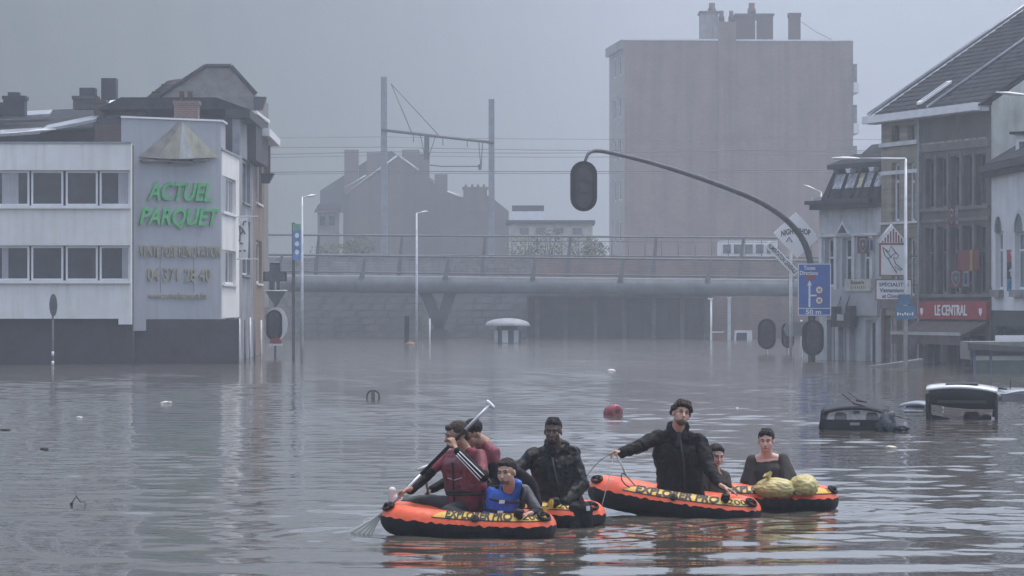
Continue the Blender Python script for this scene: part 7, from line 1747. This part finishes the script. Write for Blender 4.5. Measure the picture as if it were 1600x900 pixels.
# --- F: girl sitting behind him
pF = person('girl with tied back dark hair sitting behind the parka man', drop(J(1118, 790, 36.0), .05))
hc, M = J(1119, 713, 35.92), HR(20, 12, 6); nb = J(1117, 735, 36.02)
s1, s2, pel = J(1102, 745, 36.02), J(1133, 744, 36.08), J(1120, 796, 36.02)
e1, w1 = J(1094, 777, 35.9), J(1108, 788, 35.7); e2, w2 = J(1139, 776, 36.0), J(1128, 788, 35.75)
P = head_prims(hc, M, 1.02, nb, .05) + torso(s1, s2, pel, .075, .075, .05, nb, .9) + chain([s1, e1, w1], [.040, .033, .024]) + chain([s2, e2, w2], [.040, .033, .024])
P += hand(w1, (.6, -.4, -.5), (0, 0, -1), (0, -1, 0), .3, .9) + hand(w2, (-.4, -.5, -.5), (0, 0, -1), (0, -1, 0), .3, .9) + chain([pel, J(1100, 800, 35.6), J(1110, 812, 35.4)], [.07, .055, .04])
bF = blob('body', P, 'skin_pale', pF, .006, 3); face(bF, hc, M, 1.02, 'hair_brown')
hair(pF, hc, M, 1.02, 'hair_black', base=(.080, .098, .082), extra=(((-.045, -.04, .09), (0, -.06, .108), .02), ((.045, -.04, .09), (0, -.06, .108), .02), ((-.066, .0, .06), (-.066, .04, -.01), .022), ((.066, .0, .06), (.066, .04, -.01), .022), ((0, .10, .03), (0, .13, -.05), .035, .025)), fold=.003)
blob('t_shirt', [cap(nb + Vector((-.06, .02, -.01)), s1, .03, .05), cap(nb + Vector((.06, .02, -.01)), s2, .03, .05)] + torso(s1, s2, pel, .095, .097, .06, None, .95) + [cap(s1, s1 + (e1 - s1) * .45, .056, .058), cap(s2, s2 + (e2 - s2) * .45, .056, .058)], 'tee_grey', pF, .009, 3, .006, 8.0)
# --- G: woman standing behind the rear boat
pG = person('short haired woman in dark t-shirt standing behind the yellow bags', drop(J(1200, 800, 36.95), -.9))
hc, M = J(1197, 690, 36.92), HR(-10, 4, 0); nb = J(1198, 711, 37.0)
s1, s2, pel = J(1175, 720, 37.0), J(1222, 718, 37.0), J(1201, 796, 37.0)
e1, w1 = J(1166, 763, 36.92), J(1178, 784, 36.75); e2, w2 = J(1238, 757, 36.85), J(1222, 768, 36.6)
P = head_prims(hc, M, 1.06, nb, .058) + torso(s1, s2, pel, .09, .095, .07, nb) + chain([s1, e1, w1], [.046, .040, .028]) + chain([s2, e2, w2], [.046, .040, .028])
P += hand(w1, (.3, -.5, -.7), (0, 0, -1), (.5, -.8, 0), .3) + hand(w2, (-.6, -.5, -.1), (0, -.2, -1), (-.2, .3, 1), .35)
for s in (-.1, .1): P += chain([pel + Vector((s, 0, -.05)), drop(pel + Vector((s, 0, 0)), -.45), drop(pel + Vector((s, 0, 0)), -.9)], [.09, .06, .045])
bG = blob('body', P, 'skin_pale', pG, .006, 3); face(bG, hc, M, 1.06)
hair(pG, hc, M, 1.06, 'hair_black', base=(.081, .096, .082), extra=(((-.04, -.05, .10), (.04, -.05, .10), .024), ((-.03, .05, .11), (.03, .05, .11), .03)), fold=.009)
m_ = (s1 + s2) / 2; dn = pel - m_
ts = blob('t_shirt', [cap(nb + Vector((-.085, .02, -.015)), s1, .03, .06), cap(nb + Vector((.085, .02, -.015)), s2, .03, .06)] + torso(s1 + Vector((0, 0, -.02)), s2 + Vector((0, 0, -.02)), pel, .130, .138, .10, None, 1.0) + [cap(s1, s1 + (e1 - s1) * .72, .070, .088), cap(s2, s2 + (e2 - s2) * .72, .070, .088), cap(s1, e1 + Vector((.05, 0, .03)), .06, .08), cap(s2, e2 + Vector((-.05, 0, .03)), .06, .08)], 'tee_brown', pG, .009, 3, .007, 6.0, 5.0)
m = MB(); c = m_ + dn * .5 + Vector((.0, -.155, 0)); m.tube([c + Vector((-.02, 0, -.05)), c + Vector((0, -.004, .0)), c + Vector((.025, 0, .04))], .006, 5); m.tube([c + Vector((0, -.003, 0)), c + Vector((-.03, 0, .04))], .005, 5); m.build('print', mat('print_grey', (0.20, 0.19, 0.17), .7), ts)
